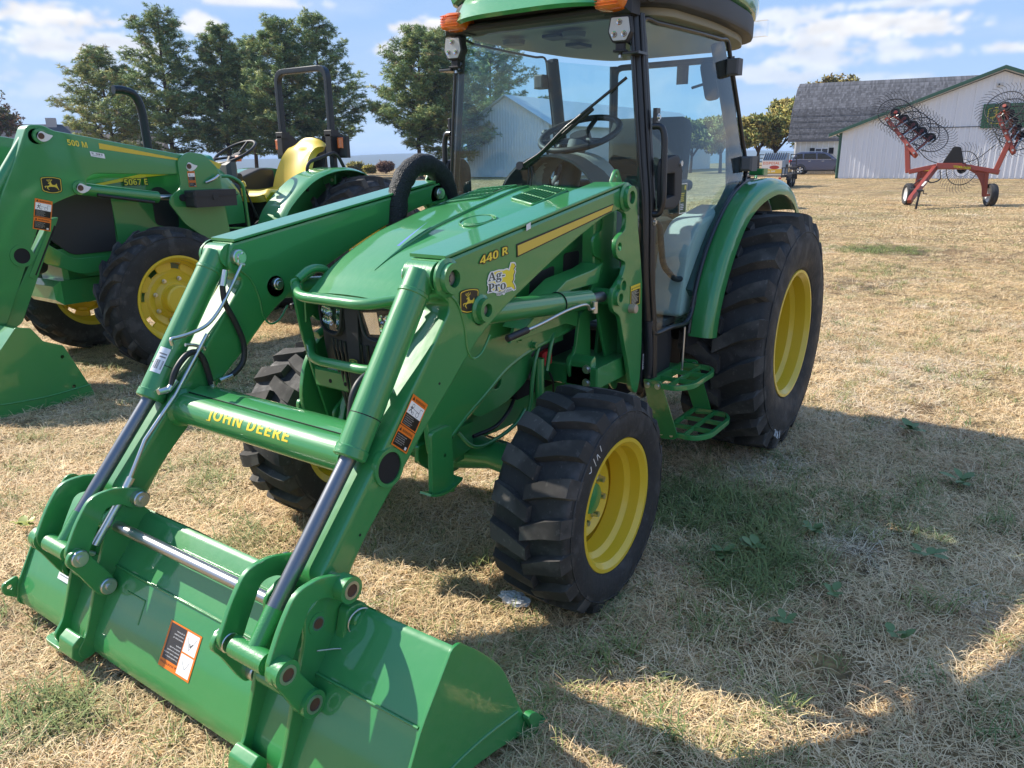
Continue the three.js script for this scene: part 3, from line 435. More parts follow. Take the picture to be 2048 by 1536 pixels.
  // hydraulic lines, filler pipes and wiring on the open engine side
  for (const [pts, r, mt] of [
    [[[0.32, 0.80, 1.66], [0.33, 0.60, 1.67], [0.32, 0.555, 1.63], [0.30, 0.60, 1.42], [0.28, 0.63, 1.3]], 0.020, MT.green],
    [[[0.27, 0.90, 1.40], [0.29, 0.89, 1.55], [0.31, 0.83, 1.66], [0.31, 0.70, 1.70], [0.31, 0.60, 1.72], [0.30, 0.54, 1.76]], 0.009, MT.green],
    [[[0.28, 0.92, 1.36], [0.30, 0.91, 1.48], [0.33, 0.86, 1.58], [0.33, 0.74, 1.62]], 0.009, MT.green],
    [[[0.22, 0.80, 1.40], [0.25, 0.82, 1.50], [0.27, 0.82, 1.60], [0.25, 0.78, 1.72]], 0.018, MT.hose],
    [[[0.25, 0.56, 2.02], [0.27, 0.57, 1.90], [0.26, 0.60, 1.80], [0.22, 0.62, 1.7]], 0.008, MT.hose],
    [[[0.24, 0.60, 2.10], [0.28, 0.54, 2.06], [0.29, 0.53, 1.92], [0.30, 0.56, 1.80], [0.30, 0.60, 1.74]], 0.008, MT.green],
    [[[0.20, 0.74, 1.35], [0.23, 0.70, 1.45], [0.25, 0.72, 1.6], [0.24, 0.84, 1.7]], 0.006, MT.hose]]) M(mt === MT.hose ? 'hose' : 'hydraulic_line', tube(pts, r, 40, 10), mt, T);
  M('alternator', [cyl([0.20, 0.74, 1.62], [0.27, 0.74, 1.62], 0.055, 0.05, 24), cyl([0.27, 0.74, 1.62], [0.285, 0.74, 1.62], 0.03)], MT.grey, T);
  M('fuse_cover', box(0.25, 0.285, 0.74, 0.80, 1.50, 1.57, 0.008), MT.red, T);
  M('starter_cable', tube([[0.28, 0.70, 1.52], [0.285, 0.66, 1.50], [0.27, 0.60, 1.47]], 0.005, 16, 6), MT.hose, T);
  M('data_plate', decal([0.302, 0.86, 1.505], [0, 0, -0.06], [0, 0.09, 0], 0.002), MT.white, T);
  M('data_plate_bracket', box(0.292, 0.300, 0.83, 0.96, 1.44, 1.51, 0.002), MT.green, T);

  // hood: crowned shell between z 1.20 and 2.36
  const hoodC = [[1.18, 1.463], [1.35, 1.447], [1.66, 1.385], [1.94, 1.322], [2.16, 1.243], [2.30, 1.178], [2.37, 1.13]];
  const hw = [[1.18, 0.315], [1.66, 0.312], [1.94, 0.30], [2.16, 0.283], [2.30, 0.262], [2.37, 0.235]];
  const lerpT = (tb, z) => { for (let i = 0; i < tb.length - 1; i++) if (z <= tb[i + 1][0]) { const t = (z - tb[i][0]) / (tb[i + 1][0] - tb[i][0]); return tb[i][1] + (tb[i + 1][1] - tb[i][1]) * t; } return tb[tb.length - 1][1]; };
  const smoothT = (tb, z) => 0.25 * lerpT(tb, Math.max(1.18, z - 0.05)) + 0.5 * lerpT(tb, z) + 0.25 * lerpT(tb, Math.min(2.37, z + 0.05));
  const hoodAt = (u, z, lift = 0) => {                                   // u -1..1 across
    const yc = smoothT(hoodC, z), w = smoothT(hw, z), a = Math.abs(u), sg = Math.sign(u); let x, y;
    const low = yc - (0.17 + 0.06 * sstep(2.1, 1.2, z)) + 0.05 * sstep(2.1, 2.37, z);
    if (a < 0.72) { x = w * 0.86 * a / 0.72; y = yc - 0.016 * (x / w) ** 2; }
    else if (a < 0.86) { const t = (a - 0.72) / 0.14 * Math.PI / 2; x = w * (0.86 + 0.125 * Math.sin(t)); y = yc - 0.012 - 0.05 * (1 - Math.cos(t)); }
    else { const t = (a - 0.86) / 0.14; x = w * (0.985 + 0.015 * t); y = yc - 0.062 + (low - yc + 0.062) * t; }
    const crest = 0.006 * Math.exp(-((x / 0.012) ** 2)) * sstep(2.28, 2.0, z);   // raised centre spine
    return [sg * x, y + crest * 0 + lift, z];
  };
  M('hood', grid(56, 44, (u, v) => hoodAt(u * 2 - 1, 2.37 - v * 1.19), 0.006), MT.green, T);
  M('hood_spine', sweep(Array.from({ length: 30 }, (_, i) => { const z = 2.24 - i / 29 * 0.98; const p = hoodAt(0, z); return V3(0, p[1] + 0.0015, z); }), t => 0.0075 * sstep(0, 0.2, t) + 0.0008, 10), MT.green, T);
  M('hood_front_lip', bent([hoodAt(-0.8, 2.36), [-0.18, 1.125, 2.385], [0.18, 1.125, 2.385], hoodAt(0.8, 2.36)], 0.012, 0.1), MT.green, T);
  // hood vents: frame with slots
  const onHood = (x, z, h) => { const w = smoothT(hw, z); const p = hoodAt(x / (w * 0.86) * 0.72, z); return [p[0], p[1] + h, z]; };
  for (const s of [-1, 1]) {
    const q = (u, v) => [s * (0.075 + 0.155 * v), 1.24 + 0.26 * u + (v) * 0.06];
    const edge = []; for (const [a, b] of [[0, 0], [1, 0], [1, 1], [0, 1], [0, 0]]) { const [x, z] = q(a, b); edge.push(onHood(x, z, 0.004)); }
    M('hood_vent', [bent(edge, 0.006, 0.02, 8)], MT.green, T);
    M('vent_screen', grid(10, 10, (u, v) => { const [x, z] = q(u, v); return onHood(x, z, 0.0042); }), MT.dark, T);
    const vs = T.children[T.children.length - 1];
    for (let k = 0; k < 8; k++) M('vent_slat', sweep(Array.from({ length: 7 }, (_, i) => { const [x, z] = q(i / 6, (k + 1) / 9); return V3(onHood(x, z, 0.0055)); }), 0.0032, 6), MT.green, T);
    for (const uu of [0.33, 0.68]) M('vent_slat', sweep(Array.from({ length: 7 }, (_, i) => { const [x, z] = q(uu, i / 6); return V3(onHood(x, z, 0.0055)); }), 0.0032, 6), MT.green, T);
  }
  // round filler cap cover set in the hood, and a strip of masking tape
  { const c = onHood(0.13, 1.80, 0), n = new THREE.Quaternion().setFromAxisAngle(V3(1, 0, 0), 0.21); const ring = new THREE.TorusGeometry(0.072, 0.004, 8, 48); ring.rotateX(-Math.PI / 2); const disc = new THREE.CylinderGeometry(0.055, 0.058, 0.006, 40); const g = merge([ring, disc]); g.applyQuaternion(n); g.translate(c[0], c[1] + 0.003, c[2]); M('hood_cover_disc', crease(g, 0.6), MT.green, T); }
  M('tape_strip', grid(8, 2, (u, v) => { const p = onHood(-0.012 + (v - 0.5) * 0.05 * (1 - u * 0.75), 1.93 + u * 0.17, 0.014 + 0.030 * v * (1 - u)); return p; }), new THREE.MeshStandardMaterial({ color: lin(0.06, 0.13, 0.42), roughness: 0.7, side: THREE.DoubleSide }), T, 'folded strip of blue tape stuck on the hood');
  M('firewall_cowl', grid(24, 6, (u, v) => { const a = (u - 0.5) * 2, p = hoodAt(a, 1.19); return [p[0] * (1 + 0.0 * v), p[1] - v * 0.03 * (1 - Math.abs(a)) - 0.004, 1.185 - v * 0.06]; }, 0.004), MT.plastic, T);

  // engine side panels under the hood edge
  for (const s of [-1, 1]) {
    const p = M('engine_side_panel', plateX([[1.20, 1.27], [1.22, 0.98], [1.50, 0.97], [1.75, 0.96], [2.10, 0.96], [2.28, 1.0], [2.32, 1.09], [2.15, 1.15], [1.90, 1.20], [1.60, 1.24]], s * 0.287, s * 0.303, { round: 0.03 }), MT.green, T);
    M('panel_mesh', plateX([[1.32, 1.20], [1.34, 1.0], [1.46, 1.0], [1.45, 1.20]], s * 0.302, s * 0.306, { round: 0.02 }), MT.plastic, p);
    M('panel_mesh', plateX([[1.52, 1.16], [1.54, 1.0], [1.72, 1.0], [1.70, 1.14]], s * 0.302, s * 0.306, { round: 0.02 }), MT.plastic, p);
    M('yellow_stripe', plateX([[1.80, 1.05], [1.80, 1.09], [2.22, 1.045], [2.26, 1.02]], s * 0.3025, s * 0.3045, { bevel: 0.0005 }), MT.yellow, p);
  }

  // grille and headlights
  const gx = y => 0.225 - 0.10 * sstep(1.0, 0.62, y), gz = y => 2.345 - 0.03 * sstep(0.95, 0.6, y);
  M('grille', [grid(20, 24, (u, v) => { const y = 1.115 - v * 0.50, x = (u * 2 - 1) * gx(y); return [x, y, gz(y) - 1.1 * x * x - 0.03 * sstep(0.93, 0.9, y) * sstep(0.08, 0.04, Math.abs(Math.abs(x) - 0.10)) * 0.4]; }, 0.01)], MT.plastic, T);
  for (let k = -5; k <= 5; k++) { if (k === 0) continue; const x = k * 0.028; M('grille_slat', sweep([[x, 0.965, gz(0.965) - 1.1 * x * x + 0.012], [x * 0.9, 0.83, gz(0.83) - 1.1 * x * x + 0.01], [x * 0.82, 0.68, gz(0.68) - 1.1 * x * x + 0.006]].map(p => V3(p)), 0.0065, 8), MT.black, T); }
  M('grille_centre_bar', plateZ([[-0.035, 1.10], [0.035, 1.10], [0.030, 0.98], [0.022, 0.66], [-0.022, 0.66], [-0.030, 0.98]], 2.34, 2.368, { round: 0.01 }), MT.plastic, T);
  M('grille_badge', decal([-0.022, 0.865, 2.371], [0.044, 0, 0], [0, 0.05, 0], 0.001), decalMat(badgeTex('#2f6b35', '#c9b84a', '#d9cb58')), T);
  for (const s of [-1, 1]) {
    const cv = (x, o) => 2.345 - 1.1 * x * x + o;                         // follows the bowed grille
    const q = [[0.040, 1.092], [0.188, 1.102], [0.206, 1.03], [0.170, 0.992], [0.072, 0.995]].map(([x, y]) => [s * x, y]);
    const inQ = (u, v) => { const a = [0.046 + 0.030 * (1 - v), 1.0 + 0.088 * v], b = [0.176 + 0.018 * v, 0.998 + 0.098 * v]; return [s * (a[0] + (b[0] - a[0]) * u), a[1] + (b[1] - a[1]) * u]; };
    const face = (o, n = 8) => grid(n, n, (u, v) => { const [x, y] = inQ(s > 0 ? u : 1 - u, v); return [x, y, cv(x, o)]; });
    const L = M('headlight', face(0.004), MT.plastic, T);
    M('bezel', [tube([...q, q[0]].map(([x, y]) => [x, y, cv(x, 0.026)]), 0.0055, 80, 8), tube([...q, q[0]].map(([x, y]) => [x, y, cv(x, 0.010)]), 0.0075, 80, 8)], MT.plastic, L);
    M('headlight_lens', face(0.026), MT.lens, L);
    M('bright_reflector', grid(6, 6, (u, v) => { const [x, y] = inQ(s > 0 ? 0.04 + 0.40 * u : 0.44 - 0.40 * u, 0.08 + 0.84 * v); return [x, y, cv(x, 0.008 + 0.012 * (s > 0 ? 1 - u : u))]; }), MT.chrome, L);
    for (let k = 0; k < 3; k++) for (let j = 0; j < 2; j++) { const [x, y] = inQ(0.56 + k * 0.16, 0.32 + j * 0.36); M('lamp_cell', [latheX([[0.016, 0.017], [0.006, 0.010], [0.002, 0.0]], 16, 0.5).rotateY(-Math.PI / 2).translate(x, y, cv(x, 0.004)), cyl([x, y, cv(x, 0.005)], [x, y, cv(x, 0.012)], 0.004)], MT.chrome, L); }
  }

  // brush guard: side plates, bowed tubes, rear loops, cross bar
  for (const s of [-1, 1]) {
    M('guard_upright', plateX([[2.400, 1.175, 0.02], [2.352, 1.180, 0.02], [2.315, 0.95], [2.275, 0.80], [2.18, 0.72], [2.14, 0.62], [2.20, 0.58], [2.275, 0.60], [2.325, 0.78], [2.372, 0.97]], s * 0.260, s * 0.272, { round: 0.015, holes: [[2.365, 1.10, 0.006], [2.345, 0.90, 0.006]] }), MT.green, T);
    M('guard_loop', bent([[s * 0.266, 1.170, 2.365], [s * 0.266, 1.205, 2.30], [s * 0.268, 1.19, 2.215], [s * 0.268, 0.98, 2.215], [s * 0.266, 0.95, 2.30]], 0.016, 0.06), MT.green, T);
  }
  M('guard_tube', bent([[-0.266, 1.150, 2.375], [-0.16, 1.132, 2.455], [0.16, 1.132, 2.455], [0.266, 1.150, 2.375]], 0.0185, 0.06, 18), MT.green, T);
  M('guard_tube', bent([[-0.266, 0.928, 2.335], [-0.15, 0.902, 2.430], [0.15, 0.902, 2.430], [0.266, 0.928, 2.335]], 0.0175, 0.06, 18), MT.green, T);
  const gcb = M('guard_cross_bar', box(-0.26, 0.26, 0.762, 0.838, 2.285, 2.335, 0.008), MT.green, T);
  for (const x of [-0.17, -0.09, 0.09, 0.17]) M('bolt_hole', cyl([x, 0.795, 2.330], [x, 0.795, 2.3365], 0.008, 0.008, 14), MT.dark, gcb);
  M('label_sticker', decal([-0.19, 0.8385, 2.33], [0.09, 0, 0], [0, 0, -0.026], 0.001), MT.white, gcb);
}

// ---------- front loader of the compact tractor ----------
{
  const T = T1, XI = 0.418, XO = 0.548, XC = 0.483;
  const armLine = [[2.520, 1.305, 0.02], [1.36, 1.478, 0.03], [1.315, 1.45, 0.03], [1.325, 1.39, 0.03], [1.50, 1.376, 0.2], [1.686, 1.323, 0.2], [1.862, 1.263, 0.2], [2.048, 1.190, 0.2], [2.173, 1.140, 0.2], [2.265, 1.098, 0.2], [2.35, 1.052, 0.1], [2.42, 0.998, 0.1], [2.50, 0.925, 0.1], [2.60, 0.849, 0.1], [2.735, 0.728, 0.1], [2.88, 0.603, 0.1], [2.965, 0.495, 0.03], [3.00, 0.475, 0.03], [3.035, 0.49, 0.03], [3.050, 0.551, 0.03], [2.588, 1.050, 0.06], [2.477, 1.177, 0.05], [2.545, 1.215, 0.04]];
  for (const s of [1, -1]) {
    const x = (a) => s * a, left = s > 0;
    const A = M('loader_arm', plateX(armLine, x(XI), x(XO), { round: 0.02, bevel: 0.010 }), MT.green, T, left ? 'loader arm with yellow stripe and printed decals on its outer side' : 'loader arm with silver level rod along its inner side');
    // raised cap channel along the upper edge
    M('arm_cap', plateX([[2.505, 1.310], [1.40, 1.476], [1.40, 1.486], [2.505, 1.320]], x(XI - 0.004), x(XO + 0.004), { bevel: 0.003 }), MT.green, A);
    // weld seam of the knee plate, both faces
    for (const f of [XO + 0.0005, XI - 0.0005]) M('weld_bead', [tube([[2.50, 1.215], [2.455, 1.175], [2.425, 1.10], [2.415, 1.03], [2.39, 0.995], [2.35, 1.00], [2.30, 1.05]].map(([z, y]) => [x(f), y, z]), 0.004, 40, 6)], MT.green, A);
    // pivot bosses with recessed pins
    for (const [y, z, r] of [[1.257, 2.50, 0.044], [1.140, 2.345, 0.036], [1.428, 1.385, 0.044]]) {
      M('pivot_boss', [pipe([x(XO - 0.01), y, z], [x(XO + 0.030), y, z], r, r * 0.58), latheX([[0, r * 1.28], [0.008, r * 1.28], [0.014, r * 1.02], [0.0, r * 1.0]].map(([a, b]) => [s > 0 ? a : -a, b]).reverse(), 32, 0.5, [x(XO - 0.002), y, z])], MT.green, A);
      M('pin_end', [rod([x(XO - 0.01), y, z], [x(XO + 0.016), y, z], r * 0.5), cyl([x(XO + 0.016), y, z], [x(XO + 0.019), y, z], r * 0.22)], MT.rodGrey, A);
      M('pin_end', [rod([x(XI - 0.022), y, z], [x(XI + 0.01), y, z], r * 0.62), cyl([x(XI - 0.028), y, z], [x(XI - 0.022), y, z], r * 0.3, r * 0.34, 6)], MT.zinc, A);
    }
    // lower arm pivot to the carrier
    M('pin_end', [rod([x(XI - 0.014), 0.530, 3.005], [x(XO + 0.05), 0.530, 3.005], 0.026), cyl([x(XI - 0.02), 0.530, 3.005], [x(XI - 0.014), 0.530, 3.005], 0.012, 0.013, 6)], MT.zinc, A);
    // end of the cross tube showing through the arm
    if (left) { M('tube_collar', pipe([x(XO - 0.012), 0.772, 2.778], [x(XO + 0.006), 0.772, 2.778], 0.056, 0.045), MT.green, A); M('tube_bore', cyl([x(XO + 0.0005), 0.772, 2.778], [x(XO + 0.0012), 0.772, 2.778], 0.0455, 0.0455, 28), MT.dark, A); }
    for (const [y, z] of [[1.20, 2.20], [0.955, 2.55], [0.62, 2.90]]) M('gauge_hole', cyl([x(XO), y, z], [x(XO + 0.0012), y, z], 0.004, 0.004, 10), MT.dark, A);

    // bucket cylinder lying along the lower arm
    const c0 = [x(XC), 1.270, 2.532], c1 = [x(XC), 0.812, 2.860], d = V3(c1).sub(V3(c0)).normalize(), p = k => V3(c0).addScaledVector(d, k);
    const C = M('bucket_cylinder', [rod(c0, c1, 0.044, 0.004, 32), cyl([x(XI + 0.012), 1.262, 2.515], [x(XO - 0.012), 1.262, 2.515], 0.043, 0.043, 28), rod(p(0.06), p(0.075), 0.0465, 0.003, 32), rod(p(0.53), p(0.562), 0.047, 0.004, 32)], MT.green, T);
    M('cylinder_rod', cyl(p(0.555), [x(XC), 0.50, 3.145], 0.0225, 0.0225, 28), MT.rodGrey, C);
    M('rod_eye', [cyl([x(XC), 0.505, 3.142], [x(XC), 0.425, 3.212], 0.024, 0.022, 24), cyl([x(XI + 0.002), 0.415, 3.222], [x(XO - 0.002), 0.415, 3.222], 0.029, 0.029, 28)], MT.green, C);
    M('wire_tie', rod(p(0.44), p(0.444), 0.0446, 0.001, 24), MT.dark, C);
    M('part_sticker', (() => { const g = new THREE.CylinderGeometry(0.0449, 0.0449, 0.09, 12, 1, true, left ? -0.2 : 2.2, 0.9); const [q] = basis(V3(c0), V3(c1)); g.applyQuaternion(q); const m = p(0.43); g.translate(m.x, m.y, m.z); return g; })(), decalMat(barTex), C);

    // lift cylinder from the knee to the mast
    const l0 = [x(XC), 1.110, 2.30], l1 = [x(XC), 1.040, 1.56];
    const Lc = M('lift_cylinder', [rod(l0, l1, 0.040, 0.004, 32), cyl([x(XI), 1.13, 2.345], [x(XO), 1.13, 2.345], 0.04)], MT.green, T);
    M('cylinder_rod', cyl(l1, [x(XC), 1.034, 1.44], 0.022, 0.022, 24), MT.rodGrey, Lc);
    M('rod_eye', cyl([x(0.43), 1.030, 1.405], [x(0.53), 1.030, 1.405], 0.034, 0.034, 24), MT.green, Lc);
    M('zip_tie', tube(Array.from({ length: 17 }, (_, i) => { const a = i / 16 * 6.283; return [x(XC) + 0.042 * Math.cos(a), 1.062 + 0.042 * Math.sin(a), 1.79]; }), 0.0025, 40, 5), MT.dark, Lc);
    M('hydraulic_line', [tube([[x(XO - 0.01), 1.02, 2.11], [x(XO), 1.03, 2.02], [x(XO), 1.05, 1.80], [x(XO), 1.045, 1.68], [x(XO - 0.008), 1.02, 1.64], [x(XO - 0.008), 1.02, 1.60]], 0.006, 50, 8), cyl([x(XO - 0.01), 1.0, 1.60], [x(XO - 0.01), 1.045, 1.60], 0.012, 0.012, 8)], MT.zinc, Lc);
    M('hose', rod([x(XO - 0.012), 1.015, 2.19], [x(XO - 0.004), 1.025, 2.08], 0.012), MT.hose, Lc);

    // mast: two shaped plates with the pivot head, base bracket and bolts
    const mastLine = [[1.43, 1.455, 0.04], [1.345, 1.485, 0.03], [1.255, 1.455, 0.03], [1.235, 1.30], [1.205, 1.20], [1.172, 1.06], [1.155, 0.78], [1.16, 0.62, 0.05], [1.19, 0.555, 0.04], [1.245, 0.60], [1.285, 0.72], [1.345, 0.86], [1.375, 0.945], [1.45, 0.985, 0.04], [1.455, 1.06, 0.05], [1.36, 1.115], [1.335, 1.165], [1.425, 1.195, 0.04], [1.435, 1.265, 0.05], [1.35, 1.30], [1.345, 1.36], [1.44, 1.39, 0.05]];
    const Ma = M('loader_mast', [plateX(mastLine, x(0.515), x(0.535), { round: 0.02, holes: [[1.395, 1.235, 0.016]] }), plateX(mastLine, x(0.418), x(0.432), { round: 0.02 }), box(x(0.43), x(0.518), 0.60, 1.12, 1.185, 1.20)], MT.green, T);
    M('mast_lug', plateX([[1.40, 1.478], [1.365, 1.53, 0.03], [1.335, 1.535, 0.03], [1.29, 1.47]], x(XC - 0.006), x(XC + 0.006), { round: 0.02, holes: [[1.35, 1.512, 0.008]] }), MT.green, Ma);
    M('lock_pin', [rod([x(0.53), 0.965, 1.285], [x(0.566), 0.965, 1.285], 0.019)], std(lin(0.55, 0.42, 0.30), 0.5, 0.3), Ma);
    M('pin_boss', [pipe([x(0.53), 1.030, 1.405], [x(0.552), 1.030, 1.405], 0.034, 0.019), pipe([x(0.53), 1.075, 1.375], [x(0.548), 1.075, 1.375], 0.032, 0.022)], MT.green, Ma);
    M('mast_bracket', [plateX([[1.16, 0.88], [1.14, 0.56], [1.20, 0.53], [1.50, 0.68], [1.52, 0.75], [1.46, 0.80], [1.43, 0.95], [1.30, 0.97]], x(0.36), x(0.375), { round: 0.03, holes: [[[1.25, 0.90], [1.34, 0.90], [1.33, 0.74], [1.28, 0.72]]] }), box(x(0.20), x(0.50), 0.655, 0.745, 1.22, 1.50, 0.006), plateX([[1.50, 0.64], [1.50, 0.77], [1.46, 0.79], [1.44, 0.62]], x(0.35), x(0.47), { round: 0.015 })], MT.green, Ma);
    for (const y of [0.675, 0.735]) M('bolt', bolt([x(0.45), y, 1.50], [0, 0, 1], 0.013), MT.zinc, Ma);
    M('pin_end', [rod([x(0.53), 1.428, 1.385], [x(0.56), 1.428, 1.385], 0.02)], MT.rodGrey, Ma);
    if (left) M('caution_decal', decal(...(([bl, br, tl]) => [bl, br.map((v, i) => v - bl[i]), tl.map((v, i) => v - bl[i])])([[0.536,0.969,1.287],[0.536,0.972,1.196],[0.536,1.059,1.289]])), decalMat(cautionTex), Ma);
    // curved brace casting from mast towards the engine
    M('mast_brace', [plateX([[1.42, 1.165, 0.02], [1.50, 1.150, 0.1], [1.70, 1.135, 0.1], [1.86, 1.07, 0.1], [1.99, 1.0, 0.05], [1.93, 0.985], [1.80, 1.045, 0.05], [1.66, 1.09, 0.05], [1.45, 1.09, 0.02]], x(0.37), x(0.47), { bevel: 0.006 }), plateX([[1.44, 1.12], [1.70, 1.11], [1.90, 1.02], [1.95, 0.93], [1.55, 0.93], [1.46, 0.90]], x(0.365), x(0.38), { holes: [[[1.50, 1.06], [1.58, 1.06], [1.56, 0.97], [1.50, 0.97]]] })], MT.green, Ma);
    M('mast_web', box(x(0.36), x(0.42), 0.97, 1.38, 1.20, 1.40, 0.006), MT.green, Ma);

    // side frame running forward and down to the parking foot
    const fx = 0.316, low = [[1.259,0.891],[1.592,0.862],[1.694,0.852],[1.794,0.837],[1.913,0.804],[2.042,0.741],[2.148,0.694],[2.236,0.645]];
    const F = M('loader_side_frame', [plateX([[1.20, 0.98], [1.30, 1.02], [1.90, 1.06, 0.1], [2.15, 1.0, 0.1], [2.33, 0.86, 0.1], [2.365, 0.72, 0.05], [2.35, 0.60], [2.25, 0.60], ...low.slice().reverse().map(p => [...p, 0.1]), [1.20, 0.88]], x(fx - 0.01), x(fx + 0.01), { round: 0.03 }), tube(low.map(([z, y]) => [x(fx), y, z]), 0.013, 50, 8)], MT.green, T);
    for (const [z, y] of [[1.663,0.95],[1.813,0.919],[1.715,0.868]]) M('bolt', bolt([x(fx + 0.01), y, z], [s, 0, 0], 0.014, 0.014), MT.green, F);
    const ft = [[2.365,0.635],[2.375,0.481],[2.253,0.443],[2.258,0.59]];
    M('parking_foot', [plateX([[ft[0][0], 0.70, 0.02], ft[1], ft[2], [ft[3][0], 0.70, 0.02]], x(fx + 0.01), x(fx + 0.028), { round: 0.01, holes: [[2.30, 0.60, 0.010]] }), grid(10, 2, (u, v) => { const a = (u - 0.5) * 2; return [x(fx - 0.005 + v * 0.05), ft[1][1] - 0.008 + 0.022 * a * a, (ft[1][0] + ft[2][0]) / 2 + a * 0.085]; }, 0.008)], MT.green, F);
  }

  // cross tube between the arms, with lettering
  const tc = [0.772, 2.778], R = 0.054;
  const X = M('loader_cross_tube', [rod([-0.42, tc[0], tc[1]], [0.42, tc[0], tc[1]], R, 0.002, 48), latheX([[-0.419, 0.067], [-0.413, 0.066], [-0.402, 0.054]].reverse(), 40, 0.6, [0, ...tc]), latheX([[0.402, 0.054], [0.413, 0.066], [0.419, 0.067]].reverse(), 40, 0.6, [0, ...tc])], MT.green, T);
  M('hose_cover', plateX([[2.765, 0.826], [2.72, 0.838], [2.665, 0.822], [2.66, 0.79], [2.675, 0.785], [2.72, 0.80], [2.75, 0.80]], -0.40, 0.40, { bevel: 0.002 }), MT.green, X);
  M('cover_seam', cyl([-0.40, 0.8265, 2.764], [0.40, 0.8265, 2.764], 0.0016, 0.0016, 6), MT.dark, X);
  { // lettering wraps the tube
    const a0 = 0.16, a1 = 1.05, x0 = -0.238, x1 = 0.232;
    M('lettering', grid(12, 12, (u, v) => { const a = a0 + (a1 - a0) * v; return [x0 + (x1 - x0) * u, tc[0] + (R + 0.0009) * Math.sin(a), tc[1] + (R + 0.0009) * Math.cos(a)]; }), decalMat(textTex('JOHN DEERE', '#f1d43c', null, 1024, 128, 132, 0, 1.12), 0.35), X);
  }
  // silver torque rod across the bucket carrier
  M('carrier_cross_rod', [rod([-0.42, 0.452, 3.076], [0.40, 0.452, 3.076], 0.0175, 0.002, 28)], MT.steel, T);

  // decals on the outer side of the left arm (x = +)
  const armL = T.children.find(c => c.name === 'loader_arm'), XD = XO + 0.001;
  const onArm = (z, y) => [XD, y, z];
  M('yellow_stripe', plateX([[2.148, 1.276], [1.50, 1.380], [1.488, 1.408], [2.150, 1.318]].map(p => p), XD, XD + 0.0012, { bevel: 0.0003 }), std(lin(0.02, 0.015, 0.012), 0.5), armL);
  M('yellow_stripe', plateX([[2.142, 1.281], [1.504, 1.384], [1.493, 1.404], [2.144, 1.313]], XD + 0.0008, XD + 0.0020, { bevel: 0.0003 }), std(lin(0.70, 0.50, 0.07), 0.35), armL);
  const dz = 0.34, slope = 0.145;
  const quad = ([bl, br, tl]) => [bl, br.map((v, i) => v - bl[i]), tl.map((v, i) => v - bl[i])];
  M('model_lettering', decal(...quad([[0.549,1.265,2.355],[0.549,1.285,2.187],[0.549,1.308,2.353]])), decalMat(textTex('440 R', '#f3d843', '#3a2a1c', 512, 224, 176)), armL);
  M('round_badge', decal(...quad([[0.549,1.138,2.453],[0.549,1.133,2.353],[0.549,1.219,2.448]])), decalMat(badgeTex('#2c241f', '#e3c53f', '#e3c53f')), armL);
  M('dealer_decal', decal(...quad([[0.549,1.166,2.314],[0.549,1.162,2.156],[0.549,1.268,2.312]])), decalMat(agproTex), armL);
  M('warning_decal', decal(...quad([[0.549,0.837,2.765],[0.549,0.788,2.707],[0.549,0.955,2.665]])), decalMat(warnTex), armL);
  M('paper_remnant', decal(...quad([[0.553,1.356,2.099],[0.553,1.362,2.073],[0.553,1.376,2.099]])), MT.white, armL);
  // level indicator rods and hoses on the inner side of the right arm (x = -)
  const armR = T.children.filter(c => c.name === 'loader_arm')[1], xi = -0.400;
  const pr = (l, xx = xi) => l.map(([z, y]) => [xx, y, z]);
  const rodA = [[2.5,1.23],[2.553,1.157],[2.608,1.086],[2.664,1.039],[2.732,1.025],[2.784,1.021],[2.806,1.022],[2.8,1]], rodB = [[2.669,1.012],[2.714,0.956],[2.817,0.83],[2.943,0.709],[3.016,0.593]];
  M('level_rod', bent(pr(rodA, -0.395), 0.0062, 0.05, 10), MT.zinc, armR);
  M('level_rod', [sweep(pr(rodB, -0.395).map(p => V3(p)), 0.0068, 10)], MT.zinc, armR);
  M('level_rod_sleeve', sweep([[-0.395,0.599,3.008],[-0.395,0.524,3.066],[-0.395,0.421,3.156]].map(p => V3(p)), 0.0125, 12), MT.zinc, armR);
  M('level_rod_clip', [bent(pr([[2.488,1.273],[2.508,1.248],[2.51,1.235],[2.486,1.228]]), 0.007, 0.01, 8), bent(pr([[2.752,0.99],[2.723,0.984],[2.684,0.967],[2.681,0.958]]), 0.006, 0.01, 8), bent(pr([[3.215,0.439],[3.195,0.421],[3.161,0.391]]), 0.008, 0.01, 8)], MT.zinc, armR);
  for (const [a, b] of [[[[2.582,1.167],[2.58,1.108],[2.545,1.021],[2.524,0.943],[2.537,0.88],[2.58,0.847],[2.618,0.837]], 0], [[[2.821,0.863],[2.802,0.906],[2.773,0.939],[2.743,0.957],[2.714,0.956],[2.693,0.928],[2.681,0.877],[2.674,0.833]], 0]]) M('hose', sweep(new THREE.CatmullRomCurve3(pr(a, -0.402).map(p => V3(p))).getPoints(40), 0.0105, 12), MT.hose, armR);
  for (const [a, b] of [[2.58,1.166],[2.563,1.22],[2.589,0.841],[2.641,0.835],[2.804,0.879],[2.836,0.849],[2.67,0.842],[2.668,0.79],[2.839,0.853],[2.87,0.853]].reduce((r, p, i, A) => (i % 2 ? r.push([A[i - 1], p]) : 0, r), [])) M('hose_fitting', [cyl([-0.402, a[1], a[0]], [-0.402, b[1], b[0]], 0.012, 0.010, 8)], MT.zinc, armR);
  // hose on the left cylinder
  M('hose', sweep(new THREE.CatmullRomCurve3([[0.43,1.187,2.529],[0.43,1.14,2.558],[0.43,1.099,2.579],[0.43,1.066,2.602]].map(p => V3(p))).getPoints(24), 0.0105, 12), MT.hose, armL);
